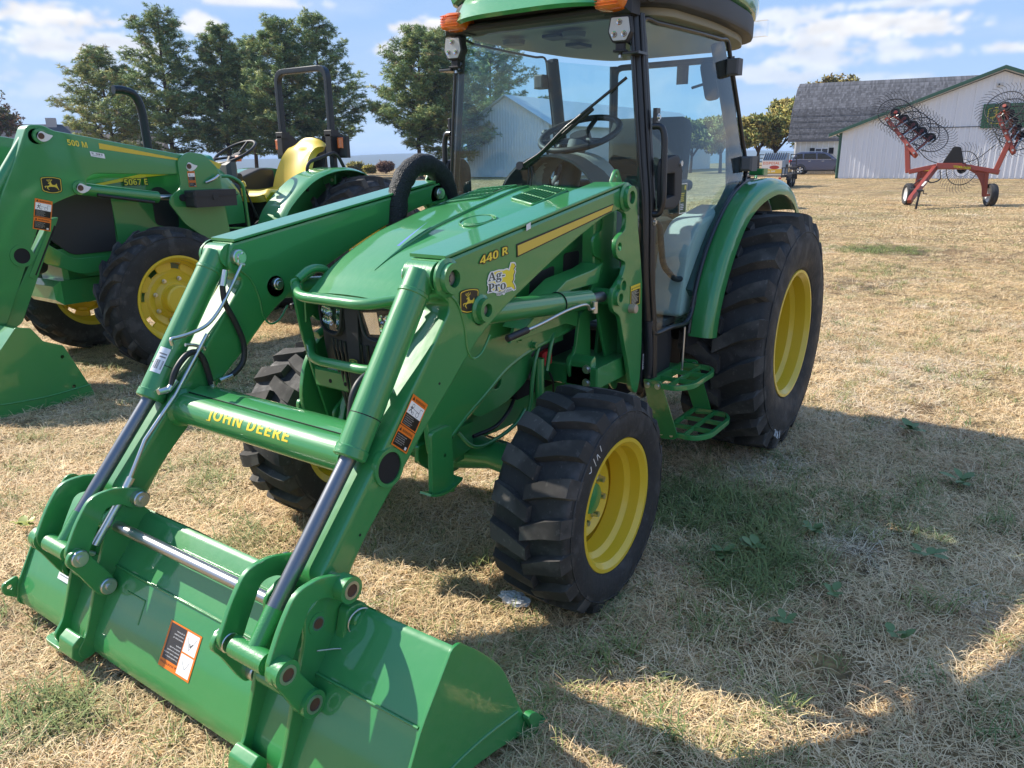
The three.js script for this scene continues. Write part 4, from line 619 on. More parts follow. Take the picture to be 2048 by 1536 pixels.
  M('hose', sweep(new THREE.CatmullRomCurve3([[0.42,0.991,2.67],[0.42,1,2.709],[0.42,0.986,2.744],[0.42,0.957,2.769],[0.42,0.916,2.781],[0.42,0.874,2.789]].map(p => V3(p))).getPoints(30), 0.0105, 12), MT.hose, armL);
  for (const l of [[[0.43,1.179,2.529],[0.43,1.214,2.514]], [[0.42,0.881,2.786],[0.42,0.837,2.811]]]) M('hose_fitting', cyl(l[0], l[1], 0.014, 0.012, 8), MT.zinc, armL);

  // bucket
  const A = [2.965, 0.455], Bk = T;
  const back = [[2.952, 0.445], [2.962, 0.458], [2.985, 0.452], [3.090, 0.328], [3.105, 0.308], [3.205, 0.120], [3.216, 0.085], [3.214, 0.058], [3.196, 0.040]];
  const floor = [[2.952, 0.445], [2.90, 0.395], [2.80, 0.285], [2.732, 0.150], [2.695, 0.075], [2.650, 0.012]];
  const shell = (l, t) => { const o = l.map(([z, y], i) => { const a = l[Math.max(0, i - 1)], b = l[Math.min(l.length - 1, i + 1)], dz = b[0] - a[0], dy = b[1] - a[1], n = Math.hypot(dz, dy); return [z + dy / n * t, y - dz / n * t]; }); return [...l, ...o.reverse()]; };
  const B = M('bucket', [plateX(shell(back, 0.008), -0.92, 0.92, { bevel: 0 }), plateX(shell(floor, -0.008), -0.92, 0.92, { bevel: 0 })], MT.green, T, 'wide green loader bucket tipped forward with its back facing up');
  const endLine = [[2.955, 0.470, 0.03], [2.985, 0.470, 0.02], [3.105, 0.325, 0.03], [3.215, 0.125], [3.228, 0.06, 0.02], [3.18, 0.02, 0.01], [3.05, 0.075, 0.1], [2.93, 0.075, 0.1], [2.80, 0.045, 0.1], [2.68, 0.004], [2.655, 0.006], [2.715, 0.13], [2.785, 0.295, 0.06], [2.88, 0.40, 0.06]];
  for (const s of [1, -1]) {
    M('bucket_end_plate', plateX(endLine, s * 0.920, s * 0.929, { round: 0.01, bevel: 0.0015 }), MT.green, B);
    M('end_plate_rib', tube([[2.72, 0.105], [2.90, 0.135], [3.05, 0.135], [3.19, 0.085]].map(([z, y]) => [s * 0.930, y, z]), 0.005, 30, 6), MT.green, B);
    M('side_cutter', [box(s * 0.915, s * 0.955, 0.0, 0.016, 2.60, 2.70, 0.003), plateX([[2.60, 0.0], [2.66, 0.0], [2.70, 0.075], [2.685, 0.085], [2.655, 0.07]], s * 0.930, s * 0.952, { round: 0.01 })], MT.green, B);
    M('lifting_eye', plateX([[3.20, 0.16], [3.26, 0.145, 0.03], [3.262, 0.105, 0.03], [3.215, 0.07]], s * 0.930, s * 0.942, { round: 0.02, holes: [[3.236, 0.125, 0.013]] }), MT.green, B);
M('tie_loop', plateY([[s * 0.485, 3.19, 0.01], [s * 0.485, 3.275, 0.035], [s * 0.625, 3.275, 0.035], [s * 0.625, 3.19, 0.01]].sort((p, q) => 0), 0.045, 0.062, { round: 0.02, bevel: 0.003, holes: [[[s * 0.515, -3.205], [s * 0.515, -3.25], [s * 0.595, -3.25], [s * 0.595, -3.205]]] }), MT.green, B);
M('skid_shoe', plateX([[2.935, 0.420], [2.90, 0.385], [2.82, 0.298], [2.812, 0.306], [2.892, 0.396], [2.928, 0.432]], s * 0.18, s * 0.62, { bevel: 0.002 }), MT.green, B);
  }
  M('cutting_edge', plateX([[2.635, 0.0], [2.70, 0.075], [2.715, 0.065], [2.66, 0.0]], -0.92, 0.92, { bevel: 0.002 }), MT.green, B);
  M('back_crease_weld', tube([[-0.915, 0.319, 3.1005], [-0.4, 0.3195, 3.1005], [0.2, 0.319, 3.1005], [0.915, 0.319, 3.1005]], 0.004, 40, 6), MT.green, B);
  const upv = V3(0, 0.188, -0.10).normalize();
  const onBack = (x, t) => [x, 0.120 + 0.188 * t, 3.205 - 0.10 * t];
  M('warning_decal', decal([onBack(0.105, 0.76)[0], onBack(0, 0.76)[1], onBack(0, 0.76)[2]], [-0.155, 0, 0], [0, -0.118, 0.0628]), decalMat(bucketWarnTex), B);
  M('paper_sticker', decal([-0.70, 0.205, 3.165], [0.10, 0, 0], [0, 0.058, -0.031]), decalMat(barTex), B);
  M('stamped_step', [tube([onBack(-0.30, 0.80), onBack(-0.20, 0.80)], 0.003, 8, 6), tube([onBack(-0.20, 0.80), onBack(-0.20, 0.45)], 0.003, 8, 6)], MT.green, B);

  // quick-attach carrier and links on either side
  for (const s of [1, -1]) {
    const x = a => s * a, left = s > 0;
    const cl = [[3.118, 0.495, 0.02], [3.055, 0.530, 0.03], [2.985, 0.495, 0.04], [2.945, 0.435, 0.04], [2.945, 0.385, 0.03], [3.02, 0.345, 0.03], [3.08, 0.335, 0.03], [3.115, 0.255, 0.04], [3.16, 0.145, 0.05], [3.205, 0.055, 0.03], [3.250, 0.045, 0.02], [3.268, 0.085, 0.02], [3.232, 0.125, 0.03], [3.200, 0.215, 0.05], [3.180, 0.275, 0.04], [3.150, 0.36, 0.04], [3.125, 0.42, 0.04]];
    const Cr = M('bucket_carrier', [plateX(cl, x(XO + 0.004), x(XO + 0.018), { round: 0.02, holes: [[3.080, 0.456, 0.016]] }), plateX(cl, x(XI - 0.018), x(XI - 0.004), { round: 0.02 }), cyl([x(XI - 0.02), 0.456, 3.080], [x(XO + 0.02), 0.456, 3.080], 0.030, 0.030, 24), cyl([x(XI - 0.01), 0.285, 3.155], [x(XO + 0.01), 0.285, 3.155], 0.020)], MT.green, T);
    M('pin_bore', [cyl([x(XO + 0.0185), 0.456, 3.080], [x(XO + 0.0205), 0.456, 3.080], 0.019, 0.019, 20)], MT.steel, Cr); M('pin_bore', [cyl([x(XO + 0.020), 0.456, 3.080], [x(XO + 0.0215), 0.456, 3.080], 0.014, 0.014, 18)], MT.rust, Cr);
    M('carrier_hook', plateX([[3.275, 0.115], [3.245, 0.135, 0.01], [3.222, 0.10], [3.235, 0.05], [3.26, 0.04], [3.285, 0.07]], x(XI - 0.015), x(XI + 0.075), { round: 0.008, bevel: 0.004 }), MT.green, Cr);
    // boomerang guide link, doubled
    const gl = [[3.030, 0.575, 0.04], [3.075, 0.590, 0.06], [3.150, 0.588, 0.08], [3.205, 0.520, 0.06], [3.255, 0.430, 0.04], [3.240, 0.385, 0.035], [3.195, 0.388, 0.035], [3.150, 0.470, 0.06], [3.110, 0.535, 0.06], [3.060, 0.530, 0.06], [3.020, 0.492, 0.04], [2.978, 0.500, 0.04], [2.975, 0.555, 0.04]];
    const G = M('guide_link', [plateX(gl, x(XO + 0.022), x(XO + 0.038), { round: 0.03 }), plateX(gl, x(XI - 0.038), x(XI - 0.022), { round: 0.03 })], MT.green, T);
    const ll = [[3.245, 0.445, 0.03], [3.265, 0.41, 0.03], [3.240, 0.375, 0.04], [3.20, 0.29, 0.04], [3.180, 0.258, 0.03], [3.140, 0.262, 0.03], [3.130, 0.305, 0.03], [3.185, 0.40, 0.06], [3.20, 0.44, 0.04]];
    const Lk = M('tilt_link', [plateX(ll, x(XO + 0.041), x(XO + 0.058), { round: 0.03 }), plateX(ll, x(XI - 0.058), x(XI - 0.041), { round: 0.03 })], MT.green, T);
    for (const [par, y, z] of [[G, 0.530, 3.005], [Lk, 0.415, 3.222], [Lk, 0.285, 3.155]]) {
      M('link_boss', [pipe([x(XO + 0.03), y, z], [x(XO + 0.070), y, z], 0.036, 0.024), cyl([x(XI), y, z], [x(XO), y, z], 0.021)], MT.green, par);
      M('pin_end', [pipe([x(XO + 0.045), y, z], [x(XO + 0.0715), y, z], 0.0245, 0.017)], MT.zinc, par); M('pin_core', cyl([x(XO + 0.05), y, z], [x(XO + 0.068), y, z], 0.0172, 0.0172, 20), MT.rust, par);
      M('pin_end', [rod([x(XI - 0.066), y, z], [x(XI - 0.02), y, z], 0.027), cyl([x(XI - 0.073), y, z], [x(XI - 0.066), y, z], 0.012, 0.013, 6)], MT.zinc, par);
    }
    if (left) {
      const rg = new THREE.TorusGeometry(0.036, 0.0026, 8, 40); rg.rotateY(1.35); rg.translate(0.618, 0.428, 2.985);
      M('latch_pin_ring', rg, MT.zinc, Cr); M('latch_pin', [rod([0.56, 0.432, 2.985], [0.622, 0.432, 2.985], 0.022, 0.004)], MT.green, Cr);
      M('latch_lanyard', tube([[0.618, 0.393, 2.99], [0.615, 0.370, 3.02], [0.600, 0.385, 3.065], [0.590, 0.402, 3.11]], 0.0022, 30, 6), MT.zinc, Cr);
    }
    M('latch_housing', plateX([[3.01, 0.475], [2.945, 0.465, 0.03], [2.925, 0.40, 0.05], [2.955, 0.345, 0.04], [3.05, 0.335]], x(XO + 0.02), x(XO + 0.055), { round: 0.02, bevel: 0.006 }), MT.green, Cr);
  }
}

// ---------- cab, fenders and steps of the compact tractor ----------
{
  const T = T1;
  const frontX = y => y < 1.4 ? 0.556 - (y - 0.83) * 0.040 : 0.533 - (y - 1.4) * 0.105;
  const sideX = (z, y) => { const t = clamp((1.14 - z) / 0.94); return frontX(y) + 0.062 * t + 0.018 * Math.sin(Math.PI * t); };
  const rearTab = [[0.80, 0.800], [0.86, 0.775], [0.95, 0.69], [1.11, 0.56], [1.27, 0.376], [1.39, 0.19], [1.46, 0.085], [1.52, 0.06], [1.80, 0.16], [2.12, 0.29]];
  const rearZ = y => { for (let i = 0; i < rearTab.length - 1; i++) if (y <= rearTab[i + 1][0]) { const t = (y - rearTab[i][0]) / (rearTab[i + 1][0] - rearTab[i][0]); return rearTab[i][1] + (rearTab[i + 1][1] - rearTab[i][1]) * t; } return 0.29; };
  const pillarZ = 1.140;
  for (const s of [1, -1]) {
    const S = (z, y, off = 0) => [s * (sideX(z, y) + off), y, z];
    // front post: square tube with a slim outer channel
    const pv = [0.62, 0.83, 1.1, 1.4, 1.6, 1.8, 2.0, 2.13].map(y => V3(s * (frontX(y) - 0.018), y, pillarZ - 0.005 + (y < 0.9 ? -0.03 : 0)));
    M('cab_front_post', [sweep(new THREE.CatmullRomCurve3(pv).getPoints(30), s > 0 ? 0.026 : 0.015, 8), sweep(new THREE.CatmullRomCurve3(pv.map(p => p.clone().add(V3(s * 0.020, 0, -0.020)))).getPoints(30), s > 0 ? 0.016 : 0.009, 8), sweep(new THREE.CatmullRomCurve3(pv.map(p => p.clone().add(V3(s * 0.028, 0, 0.002)))).getPoints(30), 0.007, 8)], MT.black, T);
    // door glass with gasket, hinges, handle
    const D = M('door_glass', grid(26, 40, (u, v) => { const y = 0.83 + v * 1.28, zr = rearZ(y); const z = pillarZ - 0.035 + (zr - pillarZ + 0.035) * u; return S(z, y); }), MT.glass, T);
    const per = []; for (let i = 0; i <= 14; i++) { const y = 0.83 + 1.28 * i / 14; per.push(S(pillarZ - 0.035, y, 0.002)); } for (let i = 1; i <= 8; i++) { const z = pillarZ - 0.035 + (0.29 - pillarZ + 0.035) * i / 8; per.push(S(z, 2.11, 0.002)); } for (let i = 13; i >= 0; i--) { const y = 0.83 + 1.28 * i / 14; per.push(S(rearZ(y), y, 0.002)); } per.push(S(0.95, 0.825, 0.002));
    M('door_gasket', [tube(per, s > 0 ? 0.011 : 0.006, 220, 8, true)], MT.black, D);
    M('door_hinge', box(s * 0.530, s * 0.590, 1.955, 2.03, 0.235, 0.31, 0.008), MT.grey, D); M('door_hinge', box(s * 0.575, s * 0.635, 1.50, 1.575, 0.03, 0.135, 0.010), MT.grey, D);
    M('door_handle', [plateX([[1.13, 1.57, 0.03], [1.00, 1.59, 0.04], [0.945, 1.54, 0.03], [0.94, 1.40, 0.04], [1.00, 1.36, 0.04], [1.12, 1.365, 0.02]], s * 0.560, s * 0.600, { round: 0.02, bevel: 0.008, holes: [[[1.105, 1.51], [1.03, 1.51], [1.02, 1.42], [1.105, 1.41]]] })], MT.plastic, D);
    M('door_lock', cyl([s * 0.598, 1.55, 0.972], [s * 0.606, 1.55, 0.972], 0.013, 0.012, 20), MT.zinc, D);
    M('grab_handle', bent([[s * 0.535, 1.700, 1.128], [s * 0.572, 1.700, 1.122], [s * 0.586, 1.66, 1.12], [s * 0.592, 1.395, 1.122], [s * 0.578, 1.345, 1.125], [s * 0.545, 1.345, 1.13]], 0.0135, 0.035, 14), MT.black, T);
    for (const y of [1.735, 1.312]) { const p = M('handle_bracket', box(s * 0.535, s * 0.552, y - 0.04, y + 0.035, 1.095, 1.135, 0.003), MT.black, T); M('bolt', bolt([s * 0.552, y, 1.115], [s, 0, 0], 0.010, 0.006), MT.zinc, p); }
    // rear posts
    const rp = [0.95, 1.2, 1.5, 1.8, 2.1].map(y => V3(s * (sideX(rearZ(y), y) - 0.040), y, rearZ(y) + (s < 0 ? 0.0 : 0.03)));
    M('cab_rear_post', sweep(new THREE.CatmullRomCurve3(rp).getPoints(16), 0.034, 10), MT.plastic, T);
    M('cab_corner_post', sweep([V3(s * 0.40, 0.95, -0.30), V3(s * 0.395, 1.5, -0.30), V3(s * 0.36, 2.1, -0.22)], 0.022, 10), MT.black, T);
    M('quarter_glass', grid(6, 10, (u, v) => { const y = 1.15 + v * 0.95; const a = [frontX(y) + 0.035, Math.min(0.20, rearZ(y) + 0.005)], b = [0.40 - 0.04 * v, -0.30 + 0.06 * v]; return [s * (a[0] + (b[0] - a[0]) * u), y, a[1] + (b[1] - a[1]) * u]; }), MT.glass, T);
    // lower cab side, tank and skirts
    M('cab_lower_panel', [plateX([[1.12, 0.825, 0.02], [0.82, 0.80, 0.02], [0.80, 0.70], [0.82, 0.56, 0.04], [1.08, 0.52, 0.04], [1.14, 0.60, 0.03]], s * 0.44, s * 0.530, { round: 0.02, bevel: 0.008 }), plateX([[1.06, 0.80], [0.88, 0.79], [0.87, 0.62, 0.06], [1.06, 0.60]], s * 0.525, s * 0.540, { round: 0.04, bevel: 0.006 })], MT.plastic, T);
    if (s > 0) { M('cable_conduit', sweep(new THREE.CatmullRomCurve3([[0.548, 0.88, 1.125], [0.556, 0.76, 1.12], [0.552, 0.62, 1.11], [0.52, 0.53, 1.08], [0.46, 0.50, 1.0]].map(p => V3(p))).getPoints(24), 0.015, 12), MT.plastic, T); M('serial_label', decal([0.5315, 0.66, 1.135], [0, 0, -0.038], [0, 0.072, 0]), decalMat(barTex), T); M('serial_label', decal([0.5415, 0.66, 1.05], [0, 0, -0.022], [0, 0.075, 0]), decalMat(barTex), T); M('drain_tube', rod([0.585, 0.80, 0.79], [0.585, 0.56, 0.80], 0.006), MT.zinc, T); }
    // fender: rolled sheet hugging the door edge and flaring over the tyre
    const fd = [[8, 0.775], [16, 0.775], [26, 0.768], [38, 0.765], [50, 0.77], [62, 0.785], [75, 0.80], [88, 0.81], [100, 0.805], [112, 0.79], [124, 0.76]];
    const F = M('fender', grid(40, 16, (u, v) => {
      const k = u * (fd.length - 1), i = Math.min(fd.length - 2, Math.floor(k)), a = fd[i][0] + (fd[i + 1][0] - fd[i][0]) * (k - i), r0 = fd[i][1] + (fd[i + 1][1] - fd[i][1]) * (k - i);
      const wide = 0.115 + 0.05 * sstep(55, 100, a), xx = 0.596 + wide * Math.sin(v * Math.PI / 2 * 1.0) * 1.0, roll = v < 0.35 ? 0.0 : (v - 0.35) ** 2 * 0.11, rr2 = r0 - roll + 0.012 * Math.sin(v * Math.PI) - (v > 0.9 ? (v - 0.9) * 0.25 : 0), A = a * Math.PI / 180;
      return [s * xx, 0.643 + rr2 * Math.sin(A), rr2 * Math.cos(A)];
    }, s > 0 ? -0.008 : 0.008), MT.green, T);
    M('fender_skirt', grid(30, 4, (u, v) => { const a = (4 + u * 122) * Math.PI / 180, r0 = 0.772 - v * 0.22; return [s * 0.590, 0.643 + r0 * Math.sin(a), r0 * Math.cos(a)]; }, s > 0 ? -0.006 : 0.006), MT.plastic, T);
    M('fender_trim', tube(Array.from({ length: 24 }, (_, i) => { const a = (9 + i / 23 * 92) * Math.PI / 180, r0 = 0.782 + 0.028 * sstep(50, 88, 9 + i / 23 * 92); return [s * 0.598, 0.643 + r0 * Math.sin(a), r0 * Math.cos(a)]; }), 0.010, 80, 8), MT.black, T);
    M('rear_lamp', box(s * 0.56, s * 0.64, 1.475, 1.51, -0.14, -0.06, 0.006), MT.green, F);

    // steps
    const frame = (y, x0, x1, z0, z1) => { const p = [[x0, z0, 0.01], [x1 - 0.05, z0, 0.05], [x1, z0 + 0.08, 0.08], [x1, z1 - 0.08, 0.08], [x1 - 0.05, z1, 0.05], [x0, z1, 0.01]].map(([a, b, r]) => [s * a, b, r]); const ins = [[x0 + 0.012, z0 + 0.014], [x1 - 0.055, z0 + 0.014], [x1 - 0.016, z0 + 0.085], [x1 - 0.016, z1 - 0.085], [x1 - 0.055, z1 - 0.014], [x0 + 0.012, z1 - 0.014]].map(([a, b]) => [s * a, -b]); return plateY(s > 0 ? p : p.reverse(), y - 0.024, y, { round: 0.02, bevel: 0.002, holes: [ins] }); };
    for (const [y, x0, x1, z0, z1] of [[0.605, 0.545, 0.750, 0.71, 1.13], [0.345, 0.580, 0.805, 0.60, 1.02]]) {
      const st = M('step_tread', frame(y, x0, x1, z0, z1), MT.green, T);
      for (const q of [0.34, 0.66]) M('tread_bar', box(s * (x0 + 0.01), s * (x1 - 0.02), y - 0.026, y - 0.004, z0 + (z1 - z0) * q - 0.004, z0 + (z1 - z0) * q + 0.004, 0.001), MT.green, st);
      M('tread_bar', box(s * ((x0 + x1) / 2 - 0.004), s * ((x0 + x1) / 2 + 0.004), y - 0.025, y - 0.003, z0 + 0.01, z1 - 0.01, 0.001), MT.green, st);
      for (const [zz, dz] of [[z1, 1], [z0, -1]]) for (const xx of [x0 + 0.015, x0 + 0.065]) M('bolt', bolt([s * xx, y - 0.012, zz + dz * 0.004], [0, 0, dz], 0.010, 0.008), MT.zinc, st);
    }
    const q = (z0, z1, w) => { const pts = [[0.540, 0.620, z0], [0.625, 0.620, z0], [0.675, 0.345, z1], [0.665, 0.315, z1], [0.590, 0.305, z1], [0.545, 0.5, z0]]; return plateZ(pts.map(([x, y]) => [s * x, y]), 0, 0.006, { round: 0.012, bevel: 0.001 }); };
    for (const [za, zb] of [[1.132, 1.022], [0.704, 0.594]]) { const g = q(0, 0); const p = g.attributes.position; for (let i = 0; i < p.count; i++) { const t = clamp((0.62 - p.getY(i)) / 0.30); p.setZ(i, p.getZ(i) + za + (zb - za) * t); } g.computeVertexNormals(); M('step_side_plate', g, MT.green, T); }
    M('step_mount', box(s * 0.44, s * 0.56, 0.56, 0.60, 0.74, 1.10, 0.006), MT.green, T);
  }
  // windshield, slightly bowed, with side bands and gasket
  const wz = (x, y) => pillarZ + 0.012 + 0.055 * (1 - (x / 0.55) ** 2) + 0.012 * Math.sin((y - 1.25) / 0.9 * Math.PI);
  const WS = M('windshield', grid(26, 24, (u, v) => { const y = 1.22 + 0.92 * v, x = (u * 2 - 1) * (frontX(y) - 0.016); return [x, y, wz(x, y)]; }), MT.glass, T);
  for (const s of [-1, 1]) M('windshield_gasket', sweep(Array.from({ length: 14 }, (_, i) => { const y = 1.22 + 0.92 * i / 13, x = s * (frontX(y) - 0.014); return V3(x, y, wz(x, y)); }), 0.007, 8), MT.black, WS);
  M('rear_window', grid(10, 10, (u, v) => { const y = 1.12 + v * 0.98, x = (u * 2 - 1) * (0.395 - 0.035 * v); return [-x, y, -0.31 + 0.08 * v]; }), MT.glass, T);
  M('rear_window_frame', [bent([[-0.385, 1.12, -0.31], [-0.35, 2.09, -0.23], [0.35, 2.09, -0.23], [0.385, 1.12, -0.31], [-0.385, 1.12, -0.31]], 0.018, 0.05)], MT.black, T);
  // wiper
  const wp = M('wiper_arm', [bent([[-0.05, 1.548, 1.235], [0.06, 1.60, 1.247], [0.18, 1.70, 1.243], [0.44, 1.888, 1.19]], 0.0062, 0.03, 8), cyl([-0.055, 1.545, 1.20], [-0.05, 1.548, 1.25], 0.020, 0.018, 16)], MT.black, T);
  M('wiper_blade', [sweep([V3(-0.03, 1.545, 1.226), V3(0.16, 1.672, 1.230), V3(0.30, 1.775, 1.215)], 0.0095, 8)], MT.plastic, wp);
  for (const dx of [0, 0.018]) M('washer_hose', tube([[-0.02 + dx, 1.545, 1.222], [-0.015 + dx, 1.50, 1.228], [-0.025 + dx, 1.44, 1.225]], 0.003, 16, 6), MT.hose, wp);

  // roof: dark skirt, green cap, front visor with lamps
  const plan = [[-0.40, 1.20, 0.05], [0.40, 1.20, 0.05], [0.575, 1.06, 0.12], [0.605, 0.55, 0.2], [0.56, 0.0, 0.2], [0.44, -0.36, 0.12], [-0.44, -0.36, 0.12], [-0.56, 0.0, 0.2], [-0.605, 0.55, 0.2], [-0.575, 1.06, 0.12]];
  const scaleP = (k, dz = 0) => plan.map(([x, z, r]) => [x * k, (z - 0.38) * k + 0.38 + dz, r]);
  const roof = M('cab_roof', [plateY(scaleP(1.015).slice().reverse(), 2.262, 2.40, { round: 0.1, bevel: 0.045, seg: 10 })], MT.green, T);
  M('roof_skirt', plateY(scaleP(0.985).reverse(), 2.165, 2.268, { round: 0.1, bevel: 0.022, seg: 10 }), std(lin(0.045, 0.043, 0.042), 0.6), roof);
  M('roof_liner', plateY(scaleP(0.90).reverse(), 2.135, 2.17, { round: 0.1, bevel: 0.006, seg: 8 }), MT.liner, roof);
  M('roof_visor', [grid(24, 10, (u, v) => { const x = (u * 2 - 1) * 0.36, e = 1.345 - 0.15 * (x / 0.42) ** 4; return [x, 2.235 - 0.085 * v ** 2 + 0.10 * (1 - v) * 0.9, 1.10 + (e - 1.10) * v]; }, 0.02)], MT.green, roof);
  M('visor_underside', box(-0.42, 0.42, 2.125, 2.155, 1.10, 1.24, 0.01), MT.plastic, roof);
  M('dome_light', box(-0.16, -0.08, 2.105, 2.12, 0.55, 0.68, 0.006), MT.plastic, roof); M('air_vent', [cyl([-0.30, 2.10, 0.92], [-0.30, 2.12, 0.92], 0.05, 0.055, 20), cyl([0.05, 2.10, 0.95], [0.05, 2.12, 0.95], 0.05, 0.055, 20)], MT.grey, roof);
  M('air_grille', plateY([[-0.12, 0.86], [0.0, 0.86], [-0.01, 0.98], [-0.11, 0.98]], 2.106, 2.12, { round: 0.02 }), MT.plastic, roof);
  M('beacon_mount', cyl([0.50, 2.19, 1.12], [0.53, 2.19, 1.135], 0.02, 0.018, 16), MT.zinc, roof);
  M('rear_roof_lamp', box(0.42, 0.52, 2.20, 2.28, -0.36, -0.28, 0.02), MT.lens, roof);
  for (const s of [-1, 1]) {
    const am = M('turn_signal', (() => { const g = new THREE.SphereGeometry(1, 24, 16); g.scale(0.066, 0.041, 0.07); const p = g.attributes.position; for (let i = 0; i < p.count; i++) { let x = p.getX(i), y = p.getY(i), z = p.getZ(i); const k = 1 / Math.max(Math.abs(x / 0.066), Math.abs(y / 0.041), Math.abs(z / 0.07)); const m = 0.42; p.setXYZ(i, x * (1 + (k - 1) * m), y * (1 + (k - 1) * m), z * (1 + (k - 1) * m)); } g.computeVertexNormals(); g.translate(s * 0.392, 2.168, 1.228); return g; })(), MT.amber, T);
    for (let k = 0; k < 5; k++) M('lens_rib', box(s * 0.392 - 0.05, s * 0.392 + 0.05, 2.145 + k * 0.011, 2.1475 + k * 0.011, 1.288, 1.297, 0.001), MT.amber, am);
    M('signal_housing', box(s * 0.35, s * 0.47, 2.12, 2.21, 1.13, 1.245, 0.02), MT.plastic, am);
    // work light: hexagonal housing with three lamps, on a bracket
    const W = new THREE.Group(); W.name = 'work_light'; W.position.set(s * 0.424, 2.066, 1.232); W.rotation.y = s < 0 ? 0.10 : 0.20; T.add(W);
    const hx = [[-0.040, 0.048], [0.040, 0.048], [0.050, -0.012], [0.030, -0.050], [-0.030, -0.050], [-0.050, -0.012]];
    M('housing', plateZ(hx.slice().reverse(), -0.045, 0.0, { round: 0.008, bevel: 0.005 }), MT.plastic, W); M('face', plateZ(hx.map(([x, y]) => [x * 0.86, y * 0.86]).reverse(), 0.0, 0.004, { round: 0.006, bevel: 0.001 }), std(lin(0.55, 0.55, 0.54), 0.35), W);
    for (const [x, y] of [[0, 0.024], [-0.020, -0.020], [0.020, -0.020]]) { M('lamp_reflector', latheX([[0.0, 0.012], [0.004, 0.0115], [-0.002, 0.004]].map(([a, b]) => [a, b]), 24, 0.6).rotateY(-Math.PI / 2).translate(x, y, 0.003), MT.chrome, W); M('lamp_core', cyl([x, y, 0.0035], [x, y, 0.0065], 0.0065, 0.005, 14), std(lin(0.16, 0.12, 0.08), 0.3), W); }
    M('bracket', [box(-0.018, 0.018, -0.078, -0.050, -0.035, -0.008, 0.003), box(-0.026, 0.026, -0.084, -0.076, -0.04, 0.0, 0.002), cyl([0, -0.10, -0.02], [0, -0.08, -0.02], 0.007, 0.009, 8)], MT.plastic, W); M('bolt', cyl([0, -0.105, -0.02], [0, -0.094, -0.02], 0.009, 0.008, 6), MT.zinc, W);
    M('light_bracket', box(s * 0.44, s * 0.51, 1.970, 1.980, 1.15, 1.235, 0.002), MT.black, T);
    M('lamp_cable', tube([[s * 0.40, 2.10, 1.19], [s * 0.385, 2.06, 1.18], [s * 0.42, 2.03, 1.17], [s * 0.46, 2.0, 1.165]], 0.004, 24, 6), MT.hose, T);
  }
  // interior
  M('cab_floor', box(-0.50, 0.50, 0.80, 0.83, 0.2, 1.10, 0.01), MT.dash, T);
  M('floor_mat', box(-0.40, 0.42, 0.831, 0.838, 0.35, 1.06, 0.003), std(lin(0.35, 0.36, 0.35), 0.9), T);
  M('rear_deck', box(-0.42, 0.42, 0.95, 1.10, -0.32, 0.16, 0.03), MT.dashLight, T);
  M('dash_cowl', [grid(24, 12, (u, v) => { const a = Math.PI * u, w = 0.30 - 0.06 * v; return [-Math.cos(a) * w, 1.22 + Math.sin(a) ** 0.75 * (0.375 + 0.01 * v), 1.10 - v * 0.32]; }, 0.01)], MT.dash, T);
  M('instrument_hood', grid(24, 6, (u, v) => { const a = Math.PI * u; return [-Math.cos(a) * 0.235, 1.28 + Math.sin(a) ** 0.7 * (0.325), 0.93 - v * 0.16]; }, 0.012), MT.dashLight, T);
  M('steering_column', cyl([0, 1.15, 1.02], [0.0, 1.65, 0.82], 0.06, 0.045, 20), MT.dash, T);
  { const g = new THREE.Group(); g.name = 'steering_wheel'; g.position.set(0.0, 1.690, 0.80); g.rotation.x = 0.42; T.add(g); const t = new THREE.TorusGeometry(0.195, 0.015, 12, 48); t.rotateX(Math.PI / 2); M('wheel_rim', t, MT.plastic, g); M('wheel_hub', cyl([0, -0.05, 0], [0, 0.0, 0], 0.055, 0.05, 24), MT.plastic, g); for (let k = 0; k < 3; k++) { const a = k / 3 * 6.283 + 0.5; M('wheel_spoke', cyl([0, -0.03, 0], [0.19 * Math.cos(a), 0, 0.19 * Math.sin(a)], 0.012, 0.012, 8), MT.plastic, g); } }
  const cushion = (x0, x1, y0, y1, z0, z1, r) => { const g = new THREE.BoxGeometry(x1 - x0, y1 - y0, z1 - z0, 10, 10, 10), p = g.attributes.position, h = [(x1 - x0) / 2, (y1 - y0) / 2, (z1 - z0) / 2]; for (let i = 0; i < p.count; i++) { const v = [p.getX(i), p.getY(i), p.getZ(i)], c = v.map((a, k) => clamp(a, -h[k] + r, h[k] - r)), d = v.map((a, k) => a - c[k]), l = Math.hypot(...d) || 1; p.setXYZ(i, ...c.map((a, k) => a + d[k] / l * Math.min(r, l * 9))); } g.translate((x0 + x1) / 2, (y0 + y1) / 2, (z0 + z1) / 2); return boxUV(crease(g, 0.9)); };
  const seat = new THREE.Group(); seat.name = 'driver_seat'; T.add(seat);
  M('seat_cushion', cushion(-0.25, 0.25, 1.12, 1.26, 0.12, 0.62, 0.05), MT.seatCloth, seat);
  { const g = cushion(-0.24, 0.24, 1.20, 1.80, -0.06, 0.07, 0.055); g.rotateX(-0.12); g.translate(0, 0.0, 0.2); M('seat_backrest', g, MT.seatCloth, seat); }
  for (const s of [-1, 1]) M('armrest', cushion(s * 0.31 - 0.035, s * 0.31 + 0.035, 1.40, 1.46, 0.16, 0.50, 0.028), MT.plastic, seat);
  M('seat_base', box(-0.2, 0.2, 0.84, 1.12, 0.18, 0.52, 0.03), MT.dash, seat);
  M('side_console', [plateX([[0.80, 0.84], [0.74, 1.15, 0.05], [0.62, 1.28, 0.08], [0.20, 1.34, 0.05], [0.10, 1.10], [0.10, 0.84]], 0.40, 0.56, { round: 0.03, bevel: 0.02 })], std(lin(0.50, 0.52, 0.47), 0.7), T);
